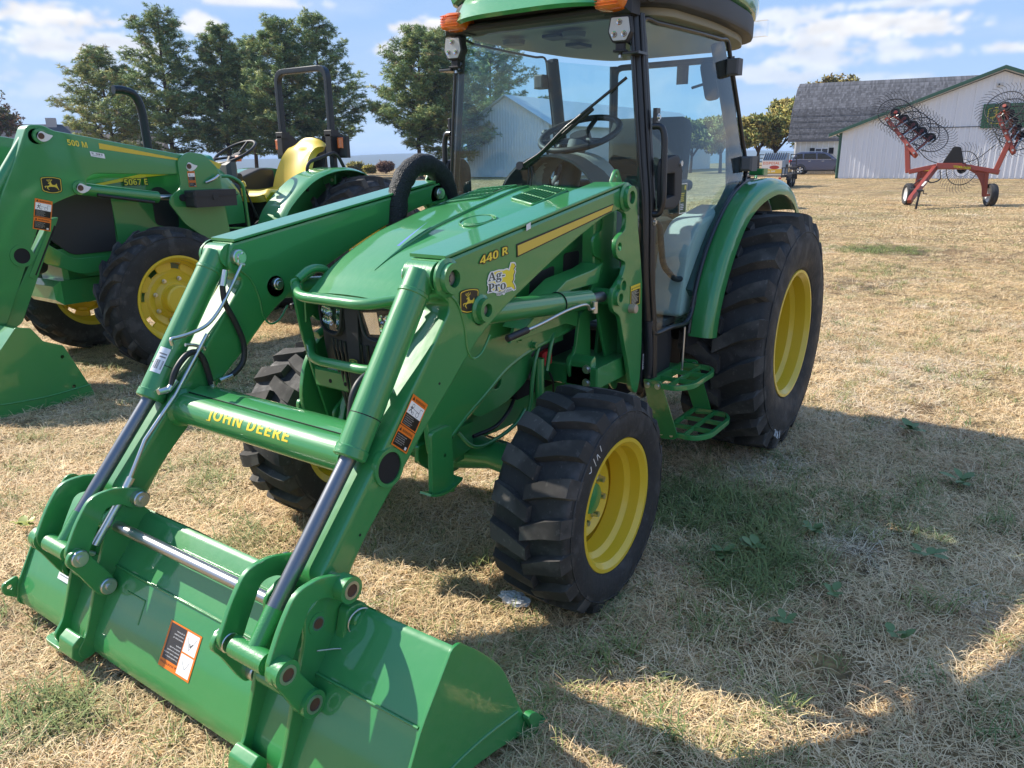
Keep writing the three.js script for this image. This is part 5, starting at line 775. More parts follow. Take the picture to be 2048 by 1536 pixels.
  M('side_console', [plateX([[0.72, 0.84], [0.66, 1.15, 0.05], [0.54, 1.28, 0.08], [0.20, 1.34, 0.05], [0.10, 1.10], [0.10, 0.84]], -0.56, -0.36, { round: 0.03, bevel: 0.02 })], MT.dash, T);
  for (const [a, b] of [[[-0.34, 1.30, 0.5], [-0.30, 1.62, 0.62]], [[-0.30, 1.30, 0.42], [-0.28, 1.55, 0.5]]]) { M('control_lever', cyl(a, b, 0.009, 0.007, 10), MT.plastic, T); M('lever_knob', rod(b, [b[0], b[1] + 0.10, b[2] + 0.02], 0.022, 0.01), MT.plastic, T); }
  M('door_pull', bent([[0.50, 1.30, 0.98], [0.515, 1.28, 0.97], [0.515, 1.10, 0.92], [0.53, 1.02, 0.80], [0.545, 1.02, 0.72]], 0.014, 0.05), MT.plastic, T);
  M('mirror', [plateZ([[0.20, 2.08, 0.05], [0.30, 2.08, 0.04], [0.33, 1.88, 0.03], [0.25, 1.87, 0.03]].reverse(), -0.19, -0.16, { round: 0.03, bevel: 0.008 })], MT.plastic, T);
  M('mirror_arm', [tube([[0.30, 1.98, -0.175], [0.34, 1.97, -0.20], [0.37, 1.95, -0.22]], 0.008, 16, 8), tube([[0.31, 2.0, -0.175], [0.34, 2.03, -0.20], [0.36, 1.98, -0.22]], 0.006, 16, 8)], MT.plastic, T);
  M('gas_strut', [cyl([0.355, 1.94, -0.23], [0.37, 1.55, -0.26], 0.011), cyl([0.37, 1.55, -0.26], [0.375, 1.25, -0.28], 0.006)], MT.plastic, T);
  M('sun_blind', box(0.02, 0.09, 1.98, 2.10, -0.30, -0.28, 0.01), MT.plastic, T);
  M('rear_wiper', cyl([0.10, 1.96, -0.33], [0.36, 2.02, -0.32], 0.008), MT.plastic, T);
  M('window_sticker', decal([0.585, 1.335, 0.935], [0, 0, -0.075], [0, 0.13, 0], 0.003), decalMat(canvasTex(96, 160, (c, w, h) => { c.fillStyle = '#1f4a2a'; c.fillRect(0, 0, w, h); c.fillStyle = '#e8e8e0'; c.fillRect(0, 0, w, 5); c.fillRect(0, h - 5, w, 5); c.fillRect(0, 0, 5, h); c.fillRect(w - 5, 0, 5, h); c.fillStyle = '#d8c74a'; for (let i = 0; i < 5; i++) c.fillRect(12, 50 + i * 10, 40 + 30 * hash2(i, 4), 5); c.fillRect(60, 12, 22, 22); c.fillStyle = '#dde'; for (let i = 0; i < 4; i++) c.fillRect(12, 108 + i * 9, 30 + 20 * hash2(i, 8), 4); })), T);

  // insulated hose loop at the right of the hood, and yellow hood pad
  const loop = new THREE.CatmullRomCurve3([[-0.40, 1.20, 1.68], [-0.42, 1.34, 1.67], [-0.425, 1.47, 1.625], [-0.43, 1.545, 1.54], [-0.43, 1.555, 1.43], [-0.43, 1.49, 1.325], [-0.42, 1.40, 1.28], [-0.41, 1.28, 1.26]].map(p => V3(p))).getPoints(60);
  M('insulated_hose_loop', sweep(loop, t => 0.047 * (1 - 0.28 * sstep(0.72, 0.85, t)) + 0.004 * Math.sin(t * 60) * Math.sin(t * 23), 20), MT.wrap, T, 'black foam-wrapped hose loop beside the hood');
  M('yellow_side_strip', plateX([[1.62, 1.21], [2.10, 1.06], [2.12, 1.02], [1.62, 1.16]], -0.335, -0.325, { round: 0.01 }), std(lin(0.62, 0.36, 0.03), 0.5), T);
}

// ---------- open-station utility tractor behind, facing the same way ----------
const T2 = thing('utility_tractor', 'open green tractor with yellow seat and black roll bar, parked behind at left', 'tractor', [-4.3, 0, -1.2]);
{
  const T = T2, XI = 0.43, XO = 0.55, XC = 0.49;
  const ft = { R: 0.555, rim: 0.330, w: 0.142, lug: 0.034, n: 18, lw: 0.042, sweepA: 0.34, bend: 0.45, side: -1, flat: 0.80 };
  const dish = (rim, x, hub) => [latheX([[x + 0.03, 0.0], [x + 0.03, hub], [x + 0.0, hub + 0.03], [x + 0.01, hub + 0.08], [x - 0.01, rim * 0.72]].reverse(), 48, 0.5), ...Array.from({ length: 8 }, (_, k) => { const a = k / 8 * 6.283; return latheX([[x - 0.012, 0.07], [x - 0.002, 0.065], [x - 0.002, 0]].reverse(), 12, 0.5).translate(0, rim * 0.80 * Math.cos(a), rim * 0.80 * Math.sin(a)); })];
  const nuts = (n, r, x, s = 0.013) => Array.from({ length: n }, (_, k) => { const a = k / n * 6.283 + 0.25, y = r * Math.cos(a), z = r * Math.sin(a); return merge([cyl([x, y, z], [x + 0.006, y, z], s * 1.35, s * 1.35, 12), cyl([x + 0.006, y, z], [x + 0.022, y, z], s, s * 0.9, 6)]); });
  const front = { tyre: tyreGeo(ft), rims: [rimGeo(0.330, 0.142), ...dish(0.33, 0.045, 0.13)], cap: latheX([[0.05, 0.115], [0.135, 0.112], [0.143, 0.10], [0.143, 0.0]].reverse(), 36, 0.5), capMat: MT.yellow, nuts: nuts(8, 0.165, 0.055), spin: 0.2 };
  makeWheel(T, [0.66, 0.555, 2.07], front); makeWheel(T, [-0.66, 0.555, 2.07], front, true);
  const rt = { R: 0.72, rim: 0.40, w: 0.215, lug: 0.040, n: 19, lw: 0.048, sweepA: 0.36, bend: 0.45, side: -1, flat: 0.82 };
  const rear = { tyre: tyreGeo(rt), rims: [rimGeo(0.40, 0.215), ...dish(0.40, -0.02, 0.16)], nuts: nuts(8, 0.19, 0.0, 0.016), spin: 0.4 };
  makeWheel(T, [0.735, 0.715, 0], rear); makeWheel(T, [-0.735, 0.715, 0], rear, true);
  M('front_axle', [cyl([-0.56, 0.555, 2.07], [0.56, 0.555, 2.07], 0.075, 0.075, 20), cyl([0.44, 0.555, 2.07], [0.60, 0.555, 2.07], 0.12, 0.15, 24), cyl([-0.44, 0.555, 2.07], [-0.60, 0.555, 2.07], 0.12, 0.15, 24), box(-0.14, 0.14, 0.47, 0.70, 1.95, 2.2, 0.03)], MT.green, T);
  M('tie_rod', rod([-0.5, 0.53, 1.88], [0.5, 0.53, 1.88], 0.018), MT.green, T);
  M('chassis', [box(-0.20, 0.20, 0.60, 0.98, 0.1, 2.62, 0.03), box(-0.25, 0.25, 0.56, 0.74, 2.2, 2.72, 0.04), cyl([-0.52, 0.715, 0], [0.52, 0.715, 0], 0.13, 0.13, 20)], MT.green, T);
  const fr = M('loader_frame_plate', plateX([[1.95, 0.98], [2.72, 0.98], [2.70, 0.86], [2.50, 0.76], [2.05, 0.76]], 0.30, 0.32, { round: 0.03 }), MT.green, T);
  for (const [y, z] of [[0.93, 2.25], [0.93, 2.06], [0.84, 2.25], [0.84, 2.06]]) M('bolt', bolt([0.32, y, z], [1, 0, 0], 0.018, 0.014), MT.zinc, fr);
  // hood with black side grille and yellow stripe
  const top = z => 1.655 - 0.02 * sstep(1.3, 1.9, z) * 4 * (z - 1.3) - 0.19 * sstep(2.2, 2.8, z) ** 1.5, hw2 = z => 0.315 - 0.06 * sstep(2.2, 2.85, z);
  M('hood', grid(40, 30, (u, v) => { const z = 2.80 - v * 1.50, a = (u * 2 - 1), t = Math.abs(a), yt = top(z), w = hw2(z); let x, y; if (t < 0.45) { x = w * 0.8 * t / 0.45; y = yt - 0.02 * (t / 0.45) ** 2; } else if (t < 0.6) { const q = (t - 0.45) / 0.15 * Math.PI / 2; x = w * (0.8 + 0.2 * Math.sin(q)); y = yt - 0.02 - 0.07 * (1 - Math.cos(q)); } else { const q = (t - 0.6) / 0.4; x = w * (1 + 0.03 * q); y = yt - 0.09 + (0.98 + 0.10 * sstep(2.3, 2.8, z) - yt + 0.09) * q; } return [Math.sign(a) * x, y, z]; }, 0.006), MT.green, T);
  M('hood_nose', [plateZ([[-0.26, 1.42, 0.06], [0.26, 1.42, 0.06], [0.27, 1.0, 0.05], [0.20, 0.80, 0.06], [-0.20, 0.80, 0.06], [-0.27, 1.0, 0.05]], 2.72, 2.815, { round: 0.04, bevel: 0.03 })], MT.plastic, T);
  for (const s of [1, -1]) {
    const p = M('side_panel', plateX([[2.78, 1.10], [2.60, 0.93, 0.05], [2.26, 0.93, 0.04], [2.24, 1.36], [2.35, 1.42], [2.72, 1.40]], s * 0.322, s * 0.334, { round: 0.03 }), MT.plastic, T);
    M('side_cover', plateX([[2.25, 1.40], [2.24, 0.90], [1.95, 0.94], [1.60, 1.0], [1.55, 1.28], [1.90, 1.34]], s * 0.322, s * 0.336, { round: 0.03 }), MT.green, p);
    M('lower_cover', plateX([[2.80, 1.06], [2.60, 0.90, 0.05], [2.25, 0.90], [2.22, 0.80], [2.55, 0.78, 0.05], [2.82, 0.90, 0.05]], s * 0.320, s * 0.335, { round: 0.02 }), MT.green, p);
    M('yellow_stripe', plateX([[2.38, 1.425], [1.95, 1.50], [1.42, 1.525], [1.42, 1.508], [1.95, 1.47], [2.36, 1.41]], s * 0.326, s * 0.332, { bevel: 0.0005 }), MT.yellow, p);
    M('dark_vent', plateX([[1.92, 1.38], [1.84, 1.40], [1.70, 1.30], [1.72, 1.05], [1.92, 1.10]], s * 0.335, s * 0.339, { round: 0.04 }), MT.plastic, p);
    M('yellow_patch', plateX([[1.40, 1.56], [1.27, 1.52], [1.24, 1.56], [1.38, 1.605]], s * 0.326, s * 0.330, { bevel: 0.0005 }), MT.yellow, T);
  }
  M('model_lettering', decal([0.336, 1.400, 2.18], [0, -0.002, -0.30], [0, 0.075, 0], 0.002), decalMat(textTex('5067 E', '#e6d24a', '#1d3a1d', 512, 128, 110)), T);
  M('cowl', grid(24, 10, (u, v) => { const a = Math.PI * u, z = 1.30 - v * 0.26; return [-Math.cos(a) * (0.32 - 0.03 * v), 1.05 + Math.pow(Math.sin(a), 0.55) * (0.60 - 0.16 * v * v - 0.05 * v), z]; }, 0.008), MT.green, T);
  M('dashboard', plateZ([[-0.24, 1.05], [0.24, 1.05], [0.24, 1.40, 0.1], [-0.24, 1.40, 0.1]].reverse(), 1.0, 1.06, { round: 0.05, bevel: 0.02 }), MT.plastic, T);
  // exhaust stack and intake cover
  M('exhaust_stack', [sweep(new THREE.CatmullRomCurve3([[-0.05, 1.50, 1.66], [-0.05, 1.80, 1.665], [-0.05, 2.03, 1.68], [-0.05, 2.11, 1.72], [-0.05, 2.14, 1.80], [-0.05, 2.142, 1.885]].map(p => V3(p))).getPoints(40), 0.034, 20)], std(lin(0.02, 0.028, 0.034), 0.35, 0.4), T);
  M('intake_dome', (() => { const g = new THREE.SphereGeometry(0.10, 24, 10, 0, 6.283, 0, 1.57); g.scale(1, 0.8, 1); g.translate(-0.05, 1.60, 2.05); return g; })(), MT.plastic, T);
  // loader arms, masts, cylinders
  const armL = [[2.845, 1.835, 0.04], [2.74, 1.835, 0.04], [2.68, 1.80], [1.72, 1.635], [1.66, 1.62, 0.03], [1.66, 1.49, 0.03], [1.87, 1.488], [2.45, 1.512, 0.05], [2.515, 1.48, 0.03], [2.515, 1.39, 0.04], [2.64, 1.36, 0.05], [2.83, 1.29, 0.1], [3.20, 0.54, 0.02], [3.36, 0.56, 0.02], [3.27, 0.80], [3.10, 1.36, 0.1], [2.95, 1.62, 0.1]];
  for (const s of [1, -1]) {
    const x = a => s * a, A = M('loader_arm', plateX(armL, x(XI), x(XO), { round: 0.02, bevel: 0.008, holes: [] }), MT.green, T);
    M('arm_strut', [plateX([[2.80, 1.215], [2.735, 1.225], [3.10, 0.53], [3.16, 0.50], [3.22, 0.55]], x(XI + 0.02), x(XO - 0.02), { round: 0.02, bevel: 0.006 }), plateX([[2.79, 1.21], [2.765, 1.20], [2.98, 0.82], [3.005, 0.84]], x(XO - 0.02), x(XO - 0.012), { bevel: 0.001 })], MT.green, A);
    M('strut_slot', plateX([[2.785, 1.175], [2.77, 1.16], [2.955, 0.84], [2.97, 0.85]], x(XO - 0.0195), x(XO - 0.0175), { bevel: 0 }), MT.dark, A);
    for (const [y, z] of [[1.762, 2.775], [1.415, 2.575], [1.548, 1.708]]) { M('pivot_boss', [latheX([[0, 0.05], [0.014, 0.048], [0.016, 0.03]].map(([a, b]) => [s > 0 ? a : -a, b]).reverse(), 28, 0.5, [x(XO), y, z])], MT.green, A); M('pin_flag', plateX([[z - 0.045, y + 0.012, 0.02], [z - 0.08, y + 0.004, 0.01], [z - 0.045, y - 0.030, 0.03], [z, y - 0.040, 0.03], [z + 0.03, y - 0.01, 0.03], [z, y + 0.038, 0.03]], x(XO + 0.014), x(XO + 0.020), { round: 0.02, bevel: 0.001 }), MT.white, A); M('pin_end', cyl([x(XO + 0.016), y, z], [x(XO + 0.024), y, z], 0.02, 0.02, 16), MT.rust, A); }
    M('tube_bore', [cyl([x(XO), 0.985, 3.03], [x(XO + 0.002), 0.985, 3.03], 0.052, 0.052, 28)], MT.dark, A); M('tube_collar', pipe([x(XO - 0.01), 0.985, 3.03], [x(XO + 0.006), 0.985, 3.03], 0.075, 0.052), MT.green, A);
    M('bucket_cylinder', [rod([x(XC), 1.74, 2.84], [x(XC), 1.18, 3.26], 0.045, 0.004, 28), cyl([x(XI), 1.76, 2.80], [x(XO), 1.76, 2.80], 0.05)], MT.green, T);
    const lc = M('lift_cylinder', [rod([x(XC), 1.405, 2.53], [x(XC), 1.320, 1.96], 0.045, 0.004, 28)], MT.green, T); M('cylinder_rod', cyl([x(XC), 1.32, 1.96], [x(XC), 1.31, 1.80], 0.022), MT.steel, lc); M('hose', rod([x(XO - 0.01), 1.36, 2.45], [x(XO - 0.01), 1.285, 2.02], 0.012), MT.hose, lc);
    const m = M('loader_mast', plateX([[1.80, 1.60, 0.04], [1.70, 1.66, 0.04], [1.56, 1.64, 0.04], [1.44, 1.52], [1.42, 1.20], [1.40, 1.0], [1.45, 0.72, 0.06], [1.55, 0.72, 0.06], [1.66, 1.0], [1.80, 1.10], [1.92, 1.28, 0.05], [1.88, 1.34, 0.05], [1.80, 1.38]], x(XO + 0.002), x(XO + 0.018), { round: 0.04 }), MT.green, T);
    M('mast_web', box(x(0.33), x(XO), 0.78, 1.30, 1.44, 1.58, 0.01), MT.green, m); M('mast_pin', cyl([x(XO + 0.018), 1.31, 1.80], [x(XO + 0.04), 1.31, 1.80], 0.028), MT.plastic, m);
    M('side_brace', plateX([[1.66, 1.02], [1.90, 0.99], [2.35, 0.86], [2.35, 0.80], [1.95, 0.88], [1.62, 0.92]], x(0.33), x(0.40), { round: 0.03 }), MT.green, m);
    if (s > 0) {
      M('tool_box', [box(0.575, 0.72, 1.235, 1.365, 1.40, 1.79, 0.012), box(0.570, 0.725, 1.315, 1.325, 1.395, 1.795, 0.002), box(0.718, 0.728, 1.29, 1.33, 1.58, 1.63, 0.002)], MT.plastic, m);
      M('warning_decal', decal([XO + 0.019, 1.39, 1.73], [0, 0, -0.065], [0, 0.12, 0]), decalMat(warnTex), m); M('latch_lever', bent([[0.58, 1.42, 1.58], [0.60, 1.43, 1.56], [0.60, 1.455, 1.50], [0.60, 1.475, 1.47]], 0.011, 0.02), MT.zinc, m);
      M('model_lettering', decal([XO + 0.001, 1.700, 2.645], [0, -0.034, -0.225], [0, 0.062, 0.004]), decalMat(textTex('500 M', '#ead64c', null, 512, 128, 112)), A);
      M('yellow_stripe', plateX([[2.385, 1.680], [2.385, 1.720], [1.735, 1.600], [1.740, 1.588]], XO + 0.0005, XO + 0.0018, { bevel: 0.0003 }), MT.yellow, A);
      M('paper_label', decal([XO + 0.001, 1.630, 2.455], [0, -0.018, -0.10], [0, 0.034, 0.004]), decalMat(barTex), A);
      M('round_badge', decal([XO + 0.001, 1.385, 2.835], [0, -0.012, -0.15], [0, 0.125, -0.006]), decalMat(badgeTex('#1c1c1a', '#dfc541', '#dfc541')), A);
      M('warning_decal', decal([XO + 0.001, 1.160, 2.93], [0, -0.03, -0.11], [0, 0.20, -0.10].map((v, i) => i === 2 ? v * 0.5 : v)), decalMat(warnTex), A);
    }
  }
  M('loader_cross_tube', cyl([-XI, 0.985, 3.03], [XI, 0.985, 3.03], 0.06, 0.06, 28), MT.green, T);
  const Bk = M('bucket', [plateX([[3.28, 0.56], [3.20, 0.54], [3.13, 0.44], [3.01, 0.385], [2.875, 0.04], [2.885, 0.035], [3.02, 0.375], [3.14, 0.43], [3.21, 0.53], [3.28, 0.55]], -0.85, 0.85, { bevel: 0 }), plateX([[3.28, 0.56], [3.50, 0.30], [3.56, 0.10], [3.55, 0.10], [3.49, 0.295], [3.27, 0.55]], -0.85, 0.85, { bevel: 0 })], MT.green, T);
  for (const s of [-1, 1]) { M('bucket_end_plate', plateX([[3.28, 0.57], [3.19, 0.55], [3.13, 0.45], [3.01, 0.395], [2.87, 0.04], [2.86, 0.0], [3.0, 0.0], [3.5, 0.0], [3.57, 0.09], [3.51, 0.31]], s * 0.85, s * 0.862, { round: 0.01, holes: [[3.03, 0.32, 0.012], [2.99, 0.10, 0.012]] }), MT.green, Bk); M('end_plate_rib', tube([[2.88, 0.085], [3.2, 0.075], [3.55, 0.10]].map(([z, y]) => [s * 0.863, y, z]), 0.005, 20, 6), MT.green, Bk); }
  // operator station
  M('platform', [box(-0.42, 0.42, 0.92, 0.96, 0.35, 1.15, 0.01), box(0.30, 0.50, 0.62, 0.66, 0.75, 1.1, 0.01)], MT.plastic, T);
  M('handrail', [bent([[0.42, 0.95, 1.10], [0.44, 1.40, 1.13], [0.40, 1.46, 1.22], [0.36, 1.46, 1.28]], 0.014, 0.06)], MT.green, T);
  M('control_console', [plateX([[0.95, 0.96], [0.85, 1.35, 0.05], [0.35, 1.52, 0.06], [0.2, 1.50], [0.2, 0.96]], -0.50, -0.30, { round: 0.04, bevel: 0.02 }), plateX([[0.95, 1.36], [0.85, 1.44, 0.06], [0.62, 1.48, 0.05], [0.62, 1.38]], -0.46, -0.24, { round: 0.03, bevel: 0.02 })], MT.plastic, T);
  M('lever', bent([[0.30, 0.96, 0.85], [0.32, 1.15, 0.95], [0.32, 1.36, 1.03]], 0.008, 0.1), MT.plastic, T); M('lever_knob', rod([0.32, 1.36, 1.03], [0.32, 1.41, 1.05], 0.022, 0.008), MT.yellow, T);
  M('pedal_linkage', [tube([[0.30, 1.0, 0.75], [0.35, 1.10, 0.6], [0.33, 1.2, 0.45], [0.3, 1.22, 0.3]], 0.016, 20, 8), tube([[0.22, 0.97, 0.95], [0.30, 1.06, 0.85], [0.36, 1.0, 0.7]], 0.018, 20, 8)], MT.dark, T);
  { const g = new THREE.Group(); g.name = 'steering_wheel'; g.position.set(0, 1.660, 0.862); g.rotation.x = 0.50; T.add(g); const t = new THREE.TorusGeometry(0.205, 0.014, 12, 48); t.rotateX(Math.PI / 2); M('wheel_rim', t, MT.plastic, g); M('wheel_hub', cyl([0, -0.07, 0], [0, -0.02, 0], 0.05, 0.045, 20), MT.plastic, g); for (let k = 0; k < 3; k++) { const a = k / 3 * 6.283 + 0.4; M('wheel_spoke', cyl([0, -0.04, 0], [0.2 * Math.cos(a), 0, 0.2 * Math.sin(a)], 0.012, 0.012, 8), MT.plastic, g); } }
  M('steering_column', cyl([0, 1.25, 1.10], [0, 1.61, 0.89], 0.05, 0.04, 16), MT.plastic, T); M('instrument_cluster', box(-0.16, 0.16, 1.44, 1.58, 0.95, 1.06, 0.03), MT.grey, T); M('hazard_switch', box(0.10, 0.15, 1.58, 1.63, 0.90, 0.94, 0.006), MT.amber, T);
  // moulded yellow seat
  const seat = new THREE.Group(); seat.name = 'seat'; T.add(seat);
  M('seat_cushion', grid(20, 20, (u, v) => { const x = (u * 2 - 1) * 0.26, e = Math.abs(u * 2 - 1), f = v; return [x, 1.325 + 0.04 * e ** 3 - 0.05 * sstep(0.85, 1, e) - 0.06 * sstep(0.88, 1, f) - 0.03 * Math.sin(f * 3.1), 0.22 + f * 0.54]; }, -0.07), MT.yellow, seat);
  M('seat_backrest', grid(24, 24, (u, v) => { const a = (u * 2 - 1), w = 0.255 * (1 - 0.30 * v ** 2.2), y = 1.31 + 0.45 * v, lean = 0.17 - 0.24 * v; return [a * w, y - 0.07 * Math.abs(a) ** 3 * sstep(0.7, 1, v) + 0.0, lean + 0.075 * a * a * sstep(0.0, 0.5, 1.05 - v) + 0.03 * Math.sin(v * 3.14) + 0.02 * Math.exp(-((v - 0.86) ** 2 / 0.006 + a * a / 0.25))]; }, -0.06), MT.yellow, seat);
  M('seat_suspension', [box(-0.18, 0.18, 1.02, 1.26, 0.25, 0.62, 0.03), box(-0.2, 0.2, 1.24, 1.29, 0.22, 0.66, 0.01)], MT.dark, seat);
  M('seat_back_shell', grid(12, 12, (u, v) => { const a = (u * 2 - 1), w = 0.25 * (1 - 0.30 * v ** 2.2), y = 1.31 + 0.43 * v; return [a * w, y, 0.10 - 0.24 * v - 0.02 + 0.05 * a * a]; }, -0.02), MT.plastic, seat);
  M('grab_rail', bent([[0.46, 1.30, 0.44], [0.46, 1.56, 0.42], [0.46, 1.62, 0.20], [0.46, 1.66, 0.05], [0.46, 1.50, -0.05]], 0.016, 0.07), MT.plastic, T);
  // roll bar of square tube with lamps
  const rops = [[-0.36, 1.0], [-0.36, 2.32], [-0.24, 2.435], [0.24, 2.435], [0.36, 2.32], [0.36, 1.0]];
  { const outer = poly([[-0.39, 1.0, 0.001], [-0.39, 2.455, 0.14], [0.39, 2.455, 0.14], [0.39, 1.0, 0.001], [0.338, 1.0, 0.001], [0.338, 2.403, 0.10], [-0.338, 2.403, 0.10], [-0.338, 1.0, 0.001]], 0.01); const g = plateX(outer, -0.03, 0.03, { bevel: 0.008, seg: 10 }); g.rotateY(Math.PI / 2); g.translate(0, 0, 0.0); M('roll_bar', g, std(lin(0.018, 0.026, 0.034), 0.4, 0.2), T); }
  for (const s of [-1, 1]) {
    M('roll_bar_hinge', [plateX([[0.05, 1.84], [0.05, 1.62], [-0.10, 1.60], [-0.16, 1.68, 0.04], [-0.14, 1.80, 0.05], [-0.02, 1.86]], s * 0.325, s * 0.40, { round: 0.02 }), box(s * 0.31, s * 0.415, 1.80, 1.86, -0.05, 0.05)], MT.plastic, T);
    const L = M('signal_lamp', box(s * 0.42, s * 0.52, 1.60, 1.80, -0.10, -0.02, 0.02), MT.plastic, T); M('amber_lens', box(s * 0.43, s * 0.50, 1.69, 1.79, -0.022, 0.0, 0.010), MT.amber, L); M('lamp_arm', cyl([s * 0.36, 1.62, -0.05], [s * 0.43, 1.64, -0.06], 0.012), MT.plastic, L);
    M('rear_work_lamp', (() => { const g = new THREE.SphereGeometry(0.055, 20, 12); g.scale(0.8, 1, 0.9); g.translate(s * 0.28, 1.66, -0.10); return g; })(), MT.plastic, T);
    const fp = [[1.04, 1.00], [0.96, 1.15], [0.80, 1.30], [0.62, 1.42], [0.42, 1.49], [0.20, 1.515], [0.0, 1.485], [-0.14, 1.42], [-0.24, 1.335]], fc = new THREE.CatmullRomCurve3(fp.map(([z, y]) => V3(0, y, z)));
    const F = M('fender', [grid(36, 10, (u, v) => { const p = fc.getPoint(u), n = V3(0, p.y - 0.72, p.z - 0.25).normalize(); const drop = v < 0.85 ? 0.0 : (v - 0.85) * 0.16; return [s * (0.44 + 0.32 * v), p.y - n.y * drop, p.z - n.z * drop]; }, s > 0 ? -0.008 : 0.008)], MT.green, T);
    M('fender_side', grid(30, 6, (u, v) => { const p = fc.getPoint(u), q = V3(0, 0.92, 0.25); return [s * 0.442, p.y + (q.y - p.y) * v * 0.85, p.z + (q.z - p.z) * v * 0.85]; }, s > 0 ? -0.006 : 0.006), MT.green, F);
    M('fender_bracket', [box(s * 0.45, s * 0.62, 1.36, 1.44, 0.22, 0.235, 0.002)], MT.green, F); M('bolt', bolt([s * 0.58, 1.40, 0.236], [0, 0, 1], 0.012, 0.006), MT.zinc, F);
  }
  M('cargo_box', [box(-0.4, 0.4, 1.0, 1.3, -0.3, 0.1, 0.02)], MT.plastic, T);
}

// ---------- trees ----------
const barkTex = noiseTex(256, (u, v) => { const n = fbm(u * 8, v * 30, 4, 0), m = fbm(u * 30, v * 20 + 4, 3); const k = 0.30 + 0.45 * n + 0.2 * m; return [k, k * 0.88, k * 0.76]; }, true); barkTex.repeat.set(3, 0.7);
const barkMat = std(lin(0.22, 0.19, 0.165), 1, 0, { map: barkTex });
const greyBark = std(lin(0.34, 0.31, 0.28), 1, 0, { map: barkTex });
const clumpGeo = (n, len, wid, up) => {                                // needle or leaf clump: faces spread from a centre
  const pos = [], nor = [], idx = [];
  for (let k = 0; k < n; k++) {
    const a = rnd() * 6.283, e = Math.asin(rr(-0.75, 1)) * (1 - up) + up * 0.9 * rnd(), d = V3(Math.cos(a) * Math.cos(e), Math.sin(e), Math.sin(a) * Math.cos(e)), s = V3(rr(-1, 1), rr(-1, 1), rr(-1, 1)).cross(d).normalize(), l = len * rr(0.6, 1.15), o = pos.length / 3, b = d.clone().multiplyScalar(l * 0.12), m = d.clone().multiplyScalar(l * 0.6).add(V3(0, l * 0.04, 0)), t = d.clone().multiplyScalar(l);
    for (const [p, w] of [[b, 0.35], [m, 1], [t, 0.1]]) for (const q of [-1, 1]) { const v = p.clone().addScaledVector(s, q * wid * w / 2); pos.push(v.x, v.y, v.z); const nn = d.clone().multiplyScalar(0.55).add(V3(0, 0.5, 0)).addScaledVector(s.clone().cross(d), 0.5).normalize(); nor.push(nn.x, nn.y, nn.z); }
    idx.push(o, o + 1, o + 2, o + 1, o + 3, o + 2, o + 2, o + 3, o + 4, o + 3, o + 5, o + 4);
  }
  const g = new THREE.BufferGeometry(); g.setAttribute('position', new THREE.Float32BufferAttribute(pos, 3)); g.setAttribute('normal', new THREE.Float32BufferAttribute(nor, 3)); g.setIndex(idx); return g;
};
const leafMat = new THREE.MeshPhysicalMaterial({ color: 0xffffff, roughness: 0.75, transmission: 0.28, thickness: 0, side: THREE.DoubleSide, specularIntensity: 0.3 });
reseed(5);
const pineClumps = [0, 1].map(() => clumpGeo(26, 0.36, 0.045, 0.35)), leafClumps = [0, 1].map(() => clumpGeo(14, 0.40, 0.15, 0.0));
const crown = (parent, list, geo) => { const im = new THREE.InstancedMesh(geo, leafMat, list.length), m4 = new THREE.Matrix4(), q = new THREE.Quaternion(); list.forEach(([p, s, c], i) => { q.setFromEuler(new THREE.Euler(rr(-0.5, 0.5), rnd() * 6.283, rr(-0.5, 0.5))); m4.compose(p, q, V3(s, s * 0.85, s)); im.setMatrixAt(i, m4); im.setColorAt(i, c); }); im.name = 'crown'; im.castShadow = im.receiveShadow = true; im.userData.kind = 'stuff'; parent.add(im); };
const limb = (a, b, r0, r1, n = 6) => { const m = a.clone().lerp(b, 0.5).add(V3(rr(-0.06, 0.06), rr(-0.02, 0.08), rr(-0.06, 0.06)).multiplyScalar(a.distanceTo(b))); return sweep(new THREE.QuadraticBezierCurve3(a, m, b).getPoints(5), t => r0 + (r1 - r0) * t, n, false); };
